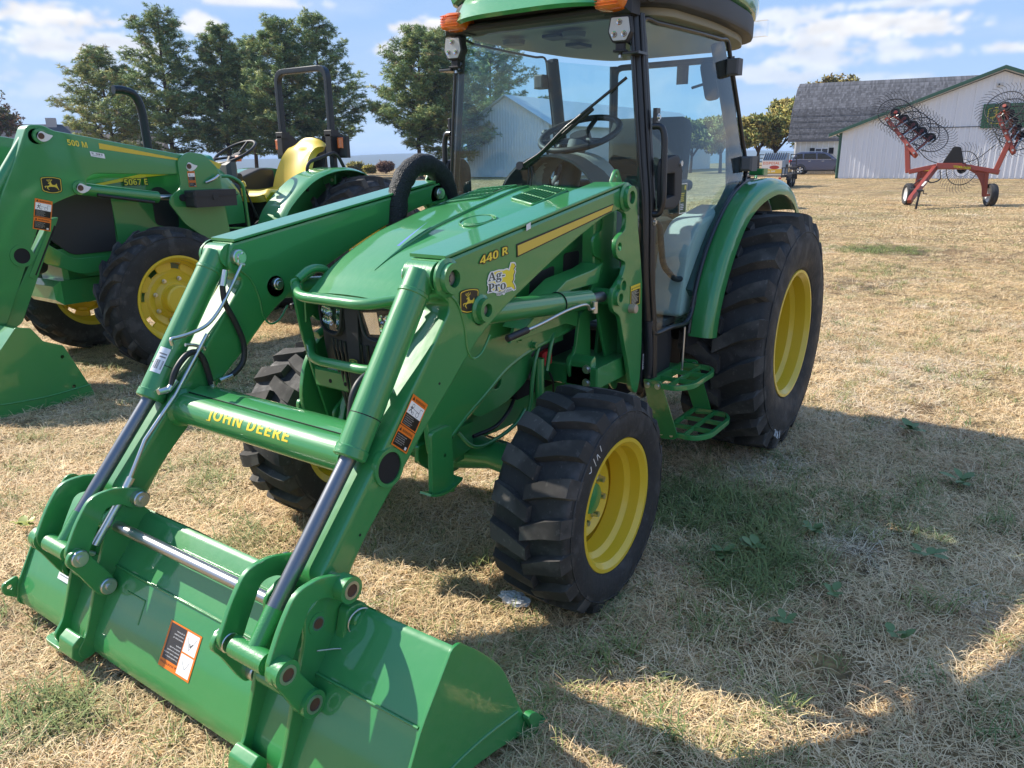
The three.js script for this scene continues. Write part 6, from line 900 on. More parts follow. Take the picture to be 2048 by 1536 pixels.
const pine = (x, z, H, W, label, o = {}) => {
  const T = thing('pine_tree', label, 'tree', [x, groundY(x, z), z], 0, o.group), wood = [], cl = [[], []];
  const lean = V3(rr(-0.03, 0.03), 0, rr(-0.03, 0.03)), trunkAt = t => V3(lean.x * H * t * t + 0.12 * Math.sin(t * 7 + x), H * t, lean.z * H * t * t);
  const trunks = o.fork ? [0, 1] : [0];
  const pts = Array.from({ length: 14 }, (_, i) => trunkAt(i / 13)); M('trunk', sweep(pts, t => 0.022 * H * (1 - t) ** 0.8 * 0.62 + 0.03, 9, false), barkMat, T);
  if (o.fork) M('trunk', sweep(Array.from({ length: 10 }, (_, i) => { const t = i / 9; return V3(-0.8 * W * 0.35 * Math.sin(t * 1.4), 0.12 * H + t * 0.62 * H, 0.25 * W * t * 0.4); }), t => 0.10 * (1 - t) + 0.03, 8, false), barkMat, T);
  const b0 = o.bare ?? 0.16; let t = b0;
  while (t < 0.985) {
    const prof = o.prof ? o.prof(t) : Math.min(1, ((t - b0) / 0.16 + 0.45)) * Math.pow(1 - t, 0.62) * 1.55, n = 4 + (rnd() * 3 | 0), a0 = rnd() * 6.283;
    for (let k = 0; k < n; k++) {
      const a = a0 + k / n * 6.283 + rr(-0.35, 0.35), L = Math.max(0.25, W * 0.5 * prof * rr(0.55, 1.2)), p0 = trunkAt(t), rise = 0.10 + 0.55 * t + rr(-0.12, 0.15), p1 = p0.clone().add(V3(Math.cos(a) * L, L * rise, Math.sin(a) * L));
      wood.push(limb(p0, p1, 0.035 * (1 - t) + 0.018, 0.008, 5));
      const m = Math.max(3, Math.round(L * 9 * (o.dens || 1)));
      for (let i = 0; i < m; i++) { const f = 0.28 + 0.74 * Math.pow(rnd(), 0.7), sp = 0.10 + 0.20 * L * f * 0.55, p = p0.clone().lerp(p1, f).add(V3(rr(-sp, sp), rr(-0.22, 0.36), rr(-sp, sp))), y = rnd(), c = lin(0.18 + 0.22 * y * y, 0.25 + 0.19 * y, 0.10 + 0.06 * y); if (o.warm && rnd() < o.warm) c.lerp(lin(0.52, 0.48, 0.17), rr(0.3, 0.9)); if (rnd() < 0.07) c.lerp(lin(0.28, 0.18, 0.09), 0.7); cl[rnd() * 2 | 0].push([p, rr(0.7, 1.35), c]); }
    }
    t += rr(0.028, 0.045);
  }
  for (let i = 0; i < 10; i++) cl[0].push([trunkAt(0.95 + i * 0.006).add(V3(rr(-0.15, 0.15), rr(0, 0.15), rr(-0.15, 0.15))), 0.7, lin(0.22, 0.28, 0.11)]);
  M('branches', wood, barkMat, T); cl.forEach((l, i) => crown(T, l, pineClumps[i])); return T;
};
const broadleaf = (x, z, H, W, label, o = {}) => {
  const T = thing(o.name || 'broadleaf_tree', label, o.cat || 'tree', [x, groundY(x, z), z], 0, o.group), wood = [], cl = [[], []], cols = o.cols || [[0.24, 0.27, 0.08], [0.34, 0.33, 0.10], [0.16, 0.21, 0.06]];
  const grow = (p, d, L, r, lev) => {
    const e = p.clone().addScaledVector(d, L); wood.push(limb(p, e, r, r * 0.62, lev > 2 ? 4 : 7));
    if (lev >= (o.levels || 4)) { if (o.leaf !== 0) { const n = Math.round((o.leaf || 1) * 10); for (let i = 0; i < n; i++) { const q = e.clone().add(V3(rr(-1, 1), rr(-0.8, 0.9), rr(-1, 1)).multiplyScalar(W * 0.085)), c0 = cols[rnd() * cols.length | 0], k = rr(0.7, 1.25); cl[rnd() * 2 | 0].push([q, rr(0.6, 1.2) * (o.size || 1), lin(c0[0] * k, c0[1] * k, c0[2] * k)]); } } return; }
    const n = lev === 0 ? 5 : 3 + (rnd() < 0.5 ? 1 : 0);
    for (let k = 0; k < n; k++) { const a = k / n * 6.283 + rnd() * 1.5, tilt = lev === 0 ? rr(0.25, 0.85) : rr(0.3, 0.9), ax = V3(Math.cos(a), 0, Math.sin(a)), nd = d.clone().applyAxisAngle(ax, tilt).add(V3(0, o.upward ?? 0.12, 0)).normalize(); nd.x *= W / H * 1.5; nd.z *= W / H * 1.5; nd.normalize(); grow(e.clone().addScaledVector(d, -L * rr(0, 0.45) * (lev ? 1 : 0.6)), nd, L * rr(0.58, 0.80), r * 0.6, lev + 1); }
  };
  grow(V3(0, 0, 0), V3(rr(-0.08, 0.08), 1, rr(-0.08, 0.08)).normalize(), H * (o.stem || 0.27), H * 0.018 + 0.04, 0);
  if (o.twigs) { M('trunk', wood[0], greyBark, T); M('branches', wood.slice(1), greyBark, T); } else { M('trunk', wood[0], o.bark || barkMat, T); M('branches', wood.slice(1), o.bark || barkMat, T); }
  cl.forEach((l, i) => l.length && crown(T, l, leafClumps[i])); return T;
};
{
  reseed(9);
  const G = 'pines in the row behind the tractors';
  pine([-70.976,0,-35.302][0], [-70.976,0,-35.302][2], 11.6, 9.0, 'leftmost pine of the row, yellowish with a low forked trunk', { group: G, warm: 0.55, fork: true, bare: 0.20, prof: t => t < 0.35 ? 0.75 + 0.7 * (t - 0.2) : 1.5 * Math.pow(1 - t, 0.75) });
  pine([-63.752,0,-36.66][0], [-63.752,0,-36.66][2], 14.4, 7.6, 'tallest pine of the row, standing behind the bent exhaust stack', { group: G, warm: 0.12, bare: 0.14 });
  pine([-60.403,0,-40.283][0], [-60.403,0,-40.283][2], 12.8, 6.6, 'pine standing behind the steering wheel of the open tractor', { group: G, warm: 0.2, dens: 1.25 });
  pine([-69.249,0,-49.708][0], [-69.249,0,-49.708][2], 13.6, 6.4, 'dark pine just left of the black roll bar', { group: G, dens: 1.2 });
  pine([-53.673,0,-41.427][0], [-53.673,0,-41.427][2], 13.0, 6.6, 'pine seen through the black roll bar', { group: G, warm: 0.15, dens: 1.2 });
  pine([-52.57,0,-44.674][0], [-52.57,0,-44.674][2], 13.4, 7.4, 'broad pine just right of the black roll bar', { group: G, warm: 0.12 });
  pine([-41.467,0,-44.9][0], [-41.467,0,-44.9][2], 11.4, 7.6, 'pine standing alone between the roll bar and the cab', { group: G, warm: 0.1, bare: 0.24 });
  pine([-40.494,0,-47.986][0], [-40.494,0,-47.986][2], 11.4, 6.4, 'pine partly hidden by the left edge of the cab', { group: G, warm: 0.35, bare: 0.12 });
  pine([-48.197,0,-64.149][0], [-48.197,0,-64.149][2], 14.2, 10.5, 'pine seen through the windshield of the cab', { group: G, warm: 0.2, bare: 0.1 });
  broadleaf([-95.351,0,-34.34][0], [-95.351,0,-34.34][2], 13.0, 10, 'half bare tree at the left edge of the picture', { name: 'half_bare_tree', twigs: true, leaf: 0.22, levels: 5, cols: [[0.16, 0.16, 0.05], [0.25, 0.14, 0.07]] });
  const R = 'yellowing trees beside the shingled barn', yl = [[0.34, 0.34, 0.10], [0.46, 0.42, 0.13], [0.22, 0.27, 0.08], [0.52, 0.42, 0.13]];
  broadleaf([-19.769,-0,-64.98][0], [-19.769,-0,-64.98][2], 6.6, 5, 'small tree just right of the cab, thin towards its left', { group: R, cols: yl, leaf: 0.8 });
  broadleaf([-19.03,0,-66.908][0], [-19.03,0,-66.908][2], 8.0, 6, 'tall yellow-green tree behind the trailer', { group: R, cols: yl, leaf: 1.2 });
  broadleaf([-17.599,0,-68.9][0], [-17.599,0,-68.9][2], 9.0, 6, 'yellow-green tree between the trailer and the shingled barn', { group: R, cols: yl, leaf: 1.2 });
  broadleaf([-19.249,-0,-83.138][0], [-19.249,-0,-83.138][2], 12.5, 6, 'orange-tinted tree rising behind the shingled roof', { group: R, cols: [[0.42, 0.30, 0.08], [0.35, 0.30, 0.08], [0.22, 0.2, 0.06]] });
  broadleaf([-25.97,-0,-64.799][0], [-25.97,-0,-64.799][2], 6.6, 6, 'green tree seen through the cab door, left of the other', { group: 'trees seen through the cab door', leaf: 1.1 });
  broadleaf([-23.141,-0,-64.881][0], [-23.141,-0,-64.881][2], 7.0, 6, 'green tree seen through the cab door, right of the other', { group: 'trees seen through the cab door', leaf: 1.1 });
  const S = 'autumn shrubs at the edge of the far field';
  broadleaf([-65.962,-0,-61.124][0], [-65.962,-0,-61.124][2], 3.6, 5, 'pale yellow shrub at the edge of the far field', { name: 'shrub', cat: 'shrub', group: S, stem: 0.12, leaf: 1.2, size: 0.9, levels: 3, cols: [[0.45, 0.40, 0.14], [0.38, 0.36, 0.12]] });
  broadleaf([-63.754,0,-61.22][0], [-63.754,0,-61.22][2], 2.4, 4, 'bright yellow low shrub at the edge of the far field', { name: 'shrub', cat: 'shrub', group: S, stem: 0.12, leaf: 1.2, size: 0.8, levels: 3, cols: [[0.5, 0.42, 0.08], [0.4, 0.38, 0.08]] });
  broadleaf([-61.298,0,-61.328][0], [-61.298,0,-61.328][2], 3.8, 5, 'russet shrub at the edge of the far field', { name: 'shrub', cat: 'shrub', group: S, stem: 0.12, leaf: 1.1, size: 0.8, levels: 3, cols: [[0.30, 0.18, 0.13], [0.24, 0.15, 0.11]] });
  broadleaf([-54.2,0,-61.638][0], [-54.2,0,-61.638][2], 3.0, 4, 'brownish shrub between two pine trunks', { name: 'shrub', cat: 'shrub', group: S, stem: 0.12, leaf: 1.1, size: 0.8, levels: 3, cols: [[0.26, 0.22, 0.13], [0.2, 0.2, 0.09]] });
  const GP = { 290: [-94.935,0,-51.79], 400: [-84.273,0,-52.683], 180: [-98.506,0,-46.552], 90: [-108.103,0,-45.516] };
  for (const [u, h] of [[290, 3.0], [400, 2.6], [180, 2.8], [90, 3.2]]) { const p = GP[u]; broadleaf(p[0], p[2], h, 5, `scrubby hedge bush below the pines, ${['behind the exhaust stack', 'behind the open tractor hood', 'under the forked pine', 'near the left edge'][[290, 400, 180, 90].indexOf(u)]}`, { name: 'hedge_bush', cat: 'bush', group: 'hedge bushes below the pines', stem: 0.12, leaf: 1.1, size: 0.9, levels: 3, cols: [[0.20, 0.17, 0.07], [0.28, 0.24, 0.08], [0.13, 0.14, 0.05]] }); }
  // trees across the drive, behind where the picture was taken: the glass mirrors them
  const B = 'trees across the drive, mirrored in the cab glass';
  for (const [x, z, h, w, k] of [[-14, 46, 10, 8, 0], [-4, 52, 13, 8, 1], [9, 50, 9, 8, 2], [20, 44, 11, 8, 3]]) broadleaf(x, z, h, w, 'leafy tree across the drive, mirrored in the cab glass', { group: B, leaf: 0.9 });
}

// ---------- far hills ----------
{
  const pos = [], idx = [], N = 160, rows = [1500, 1900, 2300, 2700, 3300];
  rows.forEach((r, j) => { for (let i = 0; i <= N; i++) { const a = (-175 + i / N * 150) * Math.PI / 180, n = fbm(i * 0.055 + j * 3.1, j * 1.7 + 2, 5), h = -34 + [4, 30, 54, 66, 20][j] * (0.45 + 0.62 * n) + (j === 3 ? -6 : 0); pos.push(Math.cos(a) * r, h, Math.sin(a) * r); } });
  for (let j = 0; j < rows.length - 1; j++) for (let i = 0; i < N; i++) { const a = j * (N + 1) + i, b = a + N + 1; idx.push(a, a + 1, b, b, a + 1, b + 1); }
  const g = new THREE.BufferGeometry(); g.setAttribute('position', new THREE.Float32BufferAttribute(pos, 3)); g.setIndex(idx); g.computeVertexNormals();
  const m = new THREE.Mesh(g, std(lin(0.075, 0.085, 0.045), 1)); m.name = 'hills'; m.userData.kind = 'structure'; m.receiveShadow = true; scene.add(m);
}
scene.fog = new THREE.FogExp2(0x93a9c6, 0.00034);

// ---------- barns ----------
const siding = std(lin(0.80, 0.81, 0.84), 0.45), trimGreen = std(lin(0.035, 0.10, 0.065), 0.45), soffit = std(lin(0.62, 0.62, 0.60), 0.6);
{ // white metal barn with green trim; local x along the gable wall, -z away
  const B = thing('metal_barn', 'white ribbed metal barn with dark green roof trim at the right', 'barn', [-9.8, 0, -50], 0.085), W = 16.8, E = 2.85, Apex = 6.02, mid = 8.4;
  const top = x => E + (Apex - E) * (1 - Math.abs(x - mid) / mid);
  for (let k = 0; k < 19; k++) {
    const x0 = k * 0.884, x1 = Math.min(W - 0.001, x0 + 0.880), p = M('wall_panel', plateZ([[x0, 0], [x1, 0], [x1, top(x1)], ...(x0 < mid && x1 > mid ? [[mid, Apex]] : []), [x0, top(x0)]], -0.06, 0, { bevel: 0.002 }), siding, B);
    for (const q of [0.02, 0.32, 0.62]) { const x = x0 + q; M('wall_rib', plateX([[0.0, 0.02], [0.07, 0.05], [0.07, top(x) - 0.06], [0.0, top(x) - 0.04]], x, x + 0.09, { bevel: 0.012 }), siding, p); }
  }
  M('corner_post', box(-0.16, 0.03, 0, E, -0.16, 0.07, 0.01), trimGreen, B);
  M('downspout', bent([[-0.10, 0.1, 0.10], [-0.10, 2.55, 0.10], [-0.35, 2.75, 0.10], [-0.42, 2.85, 0.08]], 0.05, 0.1), trimGreen, B);
  const over = 0.75, s = (Apex - E) / mid;
  for (const sd of [0, 1]) { const pts = sd ? [[mid, Apex + 0.10], [W + 0.1, E + 0.02], [W + 0.1, E + 0.20], [mid, Apex + 0.30]] : [[-over, E - over * s + 0.02], [mid, Apex + 0.10], [mid, Apex + 0.30], [-over, E - over * s + 0.22]]; M('rake_trim', plateZ(pts, 0.38, 0.44, { bevel: 0.008 }), trimGreen, B); const r = sd ? [[mid, Apex + 0.20], [W + 0.1, E + 0.16], [W + 0.1, E + 0.19], [mid, Apex + 0.26]] : [[-over, E - over * s + 0.14], [mid, Apex + 0.22], [mid, Apex + 0.26], [-over, E - over * s + 0.18]]; M('roof', plateZ(r, -24, 0.38, { bevel: 0 }), std(lin(0.30, 0.31, 0.32), 0.5, 0.2), B); M('soffit', plateZ(sd ? [[mid, Apex + 0.06], [W, E - 0.01], [W, E + 0.03], [mid, Apex + 0.10]] : [[-over, E - over * s - 0.0], [mid, Apex + 0.06], [mid, Apex + 0.09], [-over, E - over * s + 0.03]], 0.0, 0.38, { bevel: 0 }), soffit, B); }
  M('side_wall', box(-0.02, 0.04, 0, E, -24, -0.17, 0.01), siding, B);
  const lamp = M('wall_light', box(mid - 0.28, mid + 0.02, 5.20, 5.40, 0.06, 0.12, 0.02), soffit, B); M('light_lens', cyl([mid - 0.18, 5.30, 0.12], [mid - 0.18, 5.30, 0.18], 0.05, 0.04, 12), MT.dark, lamp);
  M('conduit', box(4.9, 7.6, 2.98, 3.02, 0.05, 0.08, 0.004), MT.dark, B);
  M('wall_sign', [plateZ([[7.6, 2.9], [11.4, 2.9], [11.4, 4.25], [7.6, 4.25]], 0.06, 0.10, { round: 0.05 })], std(lin(0.03, 0.14, 0.06), 0.5), B);
  M('wall_sign_badge', decal([7.8, 3.05, 0.101], [1.1, 0, 0], [0, 1.1, 0], 0.004), decalMat(badgeTex('#1d5a2c', '#e8d24a', '#e8d24a')), B);
}
{ // long barn with a two-pitched shingle roof
  const B = thing('shingle_barn', 'long white barn with grey two-pitched shingle roof behind the metal one', 'barn', [-16.0, 0, -62], 0.16), L = 30, D = 9;
  const tiles = noiseTex(512, (u, v) => { const r = Math.floor(v * 24), c = Math.floor(u * 40 + (r % 2) * 0.5 + 7 * hash2(r, 1)), k = 0.30 + 0.16 * hash2(c, r) + 0.10 * fbm(u * 60, v * 60, 2, 60); const e = (v * 24) % 1 < 0.12 ? 0.84 : 1; return [k * e, k * e * 1.0, k * e * 1.03]; }, true); tiles.repeat.set(1 / 5, 1 / 3.4);
  const shingle = std(lin(0.55, 0.55, 0.57), 0.95, 0, { map: tiles });
  const prof = [[0.45, 2.65], [-0.75, 5.05], [-3.2, 6.75], [-D / 2 - 0.3, 7.3], [-D + 0.4, 5.05], [-D - 0.45, 2.65]];
  for (let i = 0; i < prof.length - 1; i++) { const [za, ya] = prof[i], [zb, yb] = prof[i + 1]; const g = grid(1, 1, (u, v) => [-0.5 + u * (L + 1), ya + (yb - ya) * v, za + (zb - za) * v], 0.08); const p = g.attributes.position, uv = g.attributes.uv; for (let k = 0; k < p.count; k++) uv.setXY(k, p.getX(k), p.getY(k) * 1.3 + p.getZ(k) * 0.4); M('roof_slope', g, shingle, B); }
  for (let k = 0; k < 5; k++) M('course_edge', box(-0.52, L + 0.52, 2.72 + k * 0.45, 2.745 + k * 0.45, 0.448 - k * 0.225, 0.475 - k * 0.225, 0.004), shingle, B);
  M('front_wall', box(0, L, 0, 2.85, -0.12, 0, 0.01), std(lin(0.66, 0.65, 0.60), 0.7), B); M('end_wall', plateX([[0, 0], [-D, 0], [-D, 2.7], [-D + 0.9, 5.0], [-D / 2, 7.2], [-0.9, 5.0], [0, 2.7]], 0, 0.12, { bevel: 0 }), siding, B);
  for (let k = 0; k < 40; k++) M('wall_batten', box(k * 0.42 + 0.05, k * 0.42 + 0.09, 0, 2.7, 0, 0.03, 0.004), siding, B);
  M('eave_board', box(-0.5, L + 0.5, 2.50, 2.66, 0.36, 0.44, 0.01), std(lin(0.12, 0.12, 0.13), 0.7), B); M('corner_downspout', box(0.1, 0.2, 0, 2.6, 0.03, 0.13, 0.01), soffit, B);
  const w = M('window', box(1.62, 2.62, 1.20, 2.0, 0.0, 0.05, 0.01), siding, B); M('pane', box(1.68, 2.56, 1.25, 1.95, 0.05, 0.06, 0.002), std(lin(0.06, 0.06, 0.07), 0.1), w); for (const x of [1.22, 2.66]) M('shutter', box(x, x + 0.36, 1.18, 2.02, 0.04, 0.08, 0.006), MT.dark, w); M('muntin', box(2.08, 2.14, 1.25, 1.95, 0.058, 0.075, 0.002), siding, w);
}
{ // white shed behind, seen through the cab glass
  const B = thing('white_shed', 'white ribbed metal shed with pale gable roof, seen through the cab windows', 'shed', [-40.3, 0, -49.8], 0.02), W = 8.2, E = 4.2, A = 6.4, L = 38;
  const top = x => E + (A - E) * (1 - Math.abs(x - W / 2) / (W / 2));
  for (let k = 0; k < 10; k++) { const x0 = k * 0.82, x1 = x0 + 0.815, p = M('wall_panel', plateZ([[x0, 0], [x1, 0], [x1, top(x1)], ...(x0 < 4.05 && x1 > 4.15 ? [[4.1, A]] : []), [x0, top(x0)]], -0.05, 0, { bevel: 0.002 }), siding, B); for (const q of [0.0, 0.27, 0.54]) M('wall_rib', plateX([[0, 0.02], [0.05, 0.05], [0.05, top(x0 + q) - 0.08], [0, top(x0 + q) - 0.04]], x0 + q, x0 + q + 0.06, { bevel: 0.01 }), siding, p); }
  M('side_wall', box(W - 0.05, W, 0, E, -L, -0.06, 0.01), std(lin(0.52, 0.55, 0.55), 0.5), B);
  for (const s of [0, 1]) M('roof', plateZ(s ? [[W / 2, A + 0.05], [W + 0.4, E - 0.2], [W + 0.4, E - 0.12], [W / 2, A + 0.14]] : [[-0.4, E - 0.2], [W / 2, A + 0.05], [W / 2, A + 0.14], [-0.4, E - 0.12]], -L, 0.35, { bevel: 0 }), std(lin(0.58, 0.62, 0.63), 0.45, 0.1), B);
}
{ // low house at the far left, under the pines
  const c = [-111.505,0,-45.15], B = thing('low_house', 'low house with dark roof and chimney far behind the left pines', 'house', [c[0], 0, c[2]], 1.05);
  M('wall', box(-9, 9, 0, 3.6, -4, 4, 0.02), std(lin(0.36, 0.33, 0.30), 0.8), B); M('roof', plateX([[-5, 3.3], [5, 3.3], [0, 6.6]], -9.6, 9.6, { bevel: 0.02 }), std(lin(0.075, 0.075, 0.085), 0.9), B); M('chimney', box(3.0, 4.2, 4.5, 7.4, -0.6, 0.6, 0.02), std(lin(0.45, 0.42, 0.40), 0.8), B);
  const e = [-100.725,0,-51.305], F = thing('low_house', 'tan-roofed house behind the forked pine at the left', 'house', [e[0], 0, e[2]], 0.9);
  M('wall', box(-6, 6, 0, 2.6, -3, 3, 0.02), std(lin(0.32, 0.27, 0.23), 0.8), F); M('roof', plateX([[-4, 2.4], [4, 2.4], [0, 5.2]], -6.5, 6.5, { bevel: 0.02 }), std(lin(0.20, 0.16, 0.13), 0.9), F);
}

// ---------- sport utility car, half hidden by the metal barn ----------
{
  const C = thing('parked_car', 'slate blue sport utility car parked behind the metal barn corner', 'car', [-13.4, 0, -60.6], 0.10);
  const paint = phy(lin(0.05, 0.062, 0.125), { roughness: 0.3, clearcoat: 1, clearcoatRoughness: 0.05, metalness: 0.3 }), dg = phy(lin(0.008, 0.01, 0.012), { roughness: 0.25, clearcoat: 0.3 });
  const line = [[-2.25, 0.42], [-2.32, 0.75], [-2.24, 1.05], [-2.12, 1.12], [-1.85, 1.60], [-1.55, 1.70], [0.2, 1.68], [0.55, 1.60], [1.25, 1.12], [2.0, 1.02], [2.30, 0.85], [2.35, 0.42], [1.95, 0.30], [-1.9, 0.30]];
  M('body', plateZ(line.map(p => [...p, 0.12]), -0.88, 0.88, { round: 0.12, bevel: 0.09 }), paint, C);
  for (const [pts, n] of [[[[-1.92, 1.18], [-1.72, 1.55], [-1.35, 1.60], [-1.30, 1.20]], 'rear_quarter_window'], [[[-1.22, 1.18], [-1.22, 1.60], [-0.35, 1.61], [-0.32, 1.15]], 'rear_door_window'], [[[-0.22, 1.15], [-0.25, 1.61], [0.25, 1.59], [0.95, 1.16]], 'front_door_window']]) M(n, plateZ(pts, 0.855, 0.884, { round: 0.04, bevel: 0.004 }), dg, C);
  M('window_trim', bent([[-1.95, 1.15, 0.885], [0.98, 1.13, 0.885]], 0.012, 0.02, 6), MT.chrome, C); for (const x of [-0.9, 0.1]) M('door_handle', box(x, x + 0.18, 1.0, 1.03, 0.875, 0.905, 0.008), MT.chrome, C);
  M('tail_light', box(-2.33, -2.12, 0.92, 1.12, 0.62, 0.89, 0.03), std(lin(0.5, 0.02, 0.02), 0.25), C); M('rear_bumper_trim', box(-2.36, -2.1, 0.60, 0.80, 0.5, 0.895, 0.03), std(lin(0.6, 0.6, 0.6), 0.3), C); M('sill', box(-1.4, 1.3, 0.26, 0.36, 0.80, 0.89, 0.02), MT.dark, C); M('side_mirror', box(0.80, 1.0, 1.10, 1.24, 0.86, 1.04, 0.03), paint, C); M('roof_rail', rod([-1.6, 1.74, 0.62], [0.1, 1.73, 0.62], 0.018), MT.zinc, C);
  for (const x of [-1.45, 1.45]) for (const z of [0.80, -0.80]) { const w = new THREE.Group(); w.name = 'wheel'; w.position.set(x, 0.36, z); C.add(w); const t = new THREE.TorusGeometry(0.285, 0.085, 12, 36); t.scale(1, 1, 1.3); M('tyre', t, MT.dark, w); M('arch', (() => { const g = new THREE.TorusGeometry(0.41, 0.03, 8, 24, Math.PI); g.translate(0, 0, z > 0 ? 0.08 : -0.08); return g; })(), MT.dark, w); const rm = [cyl([0, 0, z > 0 ? 0.04 : -0.04], [0, 0, z > 0 ? 0.07 : -0.07], 0.06, 0.05, 14)]; for (let k = 0; k < 5; k++) { const a = k / 5 * 6.283 + 0.3; rm.push(cyl([0, 0, z > 0 ? 0.05 : -0.05], [0.22 * Math.cos(a), 0.22 * Math.sin(a), z > 0 ? 0.06 : -0.06], 0.04, 0.05, 8)); } const ring = new THREE.TorusGeometry(0.225, 0.02, 8, 30); ring.translate(0, 0, z > 0 ? 0.06 : -0.06); M('rim', [ring, ...rm], MT.zinc, w); M('wheel_well', cyl([0, 0, z > 0 ? -0.12 : 0.12], [0, 0, z > 0 ? 0.0 : -0.0], 0.38, 0.38, 24), MT.dark, w); }
}
// ---------- black trailer with a steel bin ----------
{
  const T = thing('utility_trailer', 'black tandem-axle utility trailer standing in the field', 'trailer', [-9.9, 0, -35.1], 0.10), m = std(lin(0.02, 0.02, 0.022), 0.6);
  M('deck', box(-0.95, 0.95, 0.55, 0.62, -2.4, 1.6, 0.01), std(lin(0.20, 0.17, 0.14), 0.9), T);
  for (const s of [-1, 1]) { M('side_rail', [box(s * 0.95, s * 1.01, 0.50, 0.60, -2.45, 1.65, 0.01), box(s * 0.95, s * 1.0, 0.92, 0.97, -2.45, 1.65, 0.01)], m, T); for (let k = 0; k < 6; k++) M('rail_post', box(s * 0.955, s * 0.995, 0.60, 0.93, -2.4 + k * 0.79, -2.35 + k * 0.79, 0.005), m, T); M('fender', plateX([[0.62, 0.36], [0.55, 0.68, 0.1], [-1.0, 0.68, 0.1], [-1.08, 0.36], [-1.02, 0.36], [-0.94, 0.62, 0.08], [0.50, 0.62, 0.08], [0.57, 0.36]], s * 1.02, s * 1.26, { round: 0.04 }), m, T);
    for (const z of [0.16, -0.60]) { const w = new THREE.Group(); w.name = 'wheel'; w.position.set(s * 1.13, 0.335, z); T.add(w); const t = new THREE.TorusGeometry(0.245, 0.085, 12, 32); t.scale(1, 1, 1.15); t.rotateY(Math.PI / 2); M('tyre', t, MT.dark, w); M('rim', [latheX([[0.03, 0.0], [0.03, 0.06], [0.0, 0.08], [0.03, 0.15], [0.055, 0.185]].map(([a, b]) => [a * s, b]).reverse(), 24, 0.5)], MT.zinc, w); }
    const gate = M('ramp_gate', [box(s * 0.62, s * 0.66, 0.62, 1.58, -2.47, -2.42, 0.006), box(s * 0.92, s * 0.96, 0.62, 1.58, -2.47, -2.42, 0.006)], m, T); for (let k = 0; k < 6; k++) M('gate_rung', box(s * 0.655, s * 0.925, 0.66 + k * 0.175, 0.70 + k * 0.175, -2.47, -2.42, 0.006), m, gate); }
  M('tail_lamp', box(0.86, 0.98, 0.44, 0.52, 1.655, 1.68, 0.01), std(lin(0.4, 0.02, 0.02), 0.4), T);
  const D = thing('steel_bin', 'grey steel bin with slatted lid and printed banner, riding on the black trailer', 'bin', [-9.95, 0.625, -36.5], 0.10), g = std(lin(0.30, 0.34, 0.38), 0.5, 0.2);
  M('bin_body', plateX([[0.55, 0.0], [0.55, 0.66], [0.0, 1.0], [-0.55, 1.0], [-0.55, 0.0]], -0.56, 0.56, { round: 0.02, bevel: 0.01 }), g, D); for (let k = 0; k < 10; k++) M('lid_slat', cyl([-0.50 + k * 0.11, 0.69, 0.56], [-0.50 + k * 0.11, 1.02, 0.01], 0.022, 0.022, 6), MT.plastic, D);
  M('banner', decal([-0.55, 0.02, 0.553], [0.98, 0, 0], [0, 0.62, 0], 0.004), decalMat(canvasTex(256, 160, (c, w, h) => { c.fillStyle = '#e9d7c8'; c.fillRect(0, 0, w, h); c.fillStyle = '#e2b23a'; c.fillRect(0, 106, w, 54); c.fillStyle = '#d9622c'; c.font = 'bold 46px sans-serif'; c.fillText('DISPOSAL', 10, 48); c.fillStyle = '#b33b2a'; c.beginPath(); c.ellipse(160, 84, 62, 24, 0, 0, 7); c.fill(); c.fillStyle = '#f4efe6'; c.font = 'bold 30px sans-serif'; c.fillText('ROLL OFF', 40, 146); }).clone()), D);
  M('fork_pocket', box(0.55, 0.60, 0.25, 0.45, -0.3, 0.2, 0.02), MT.plastic, D);
}

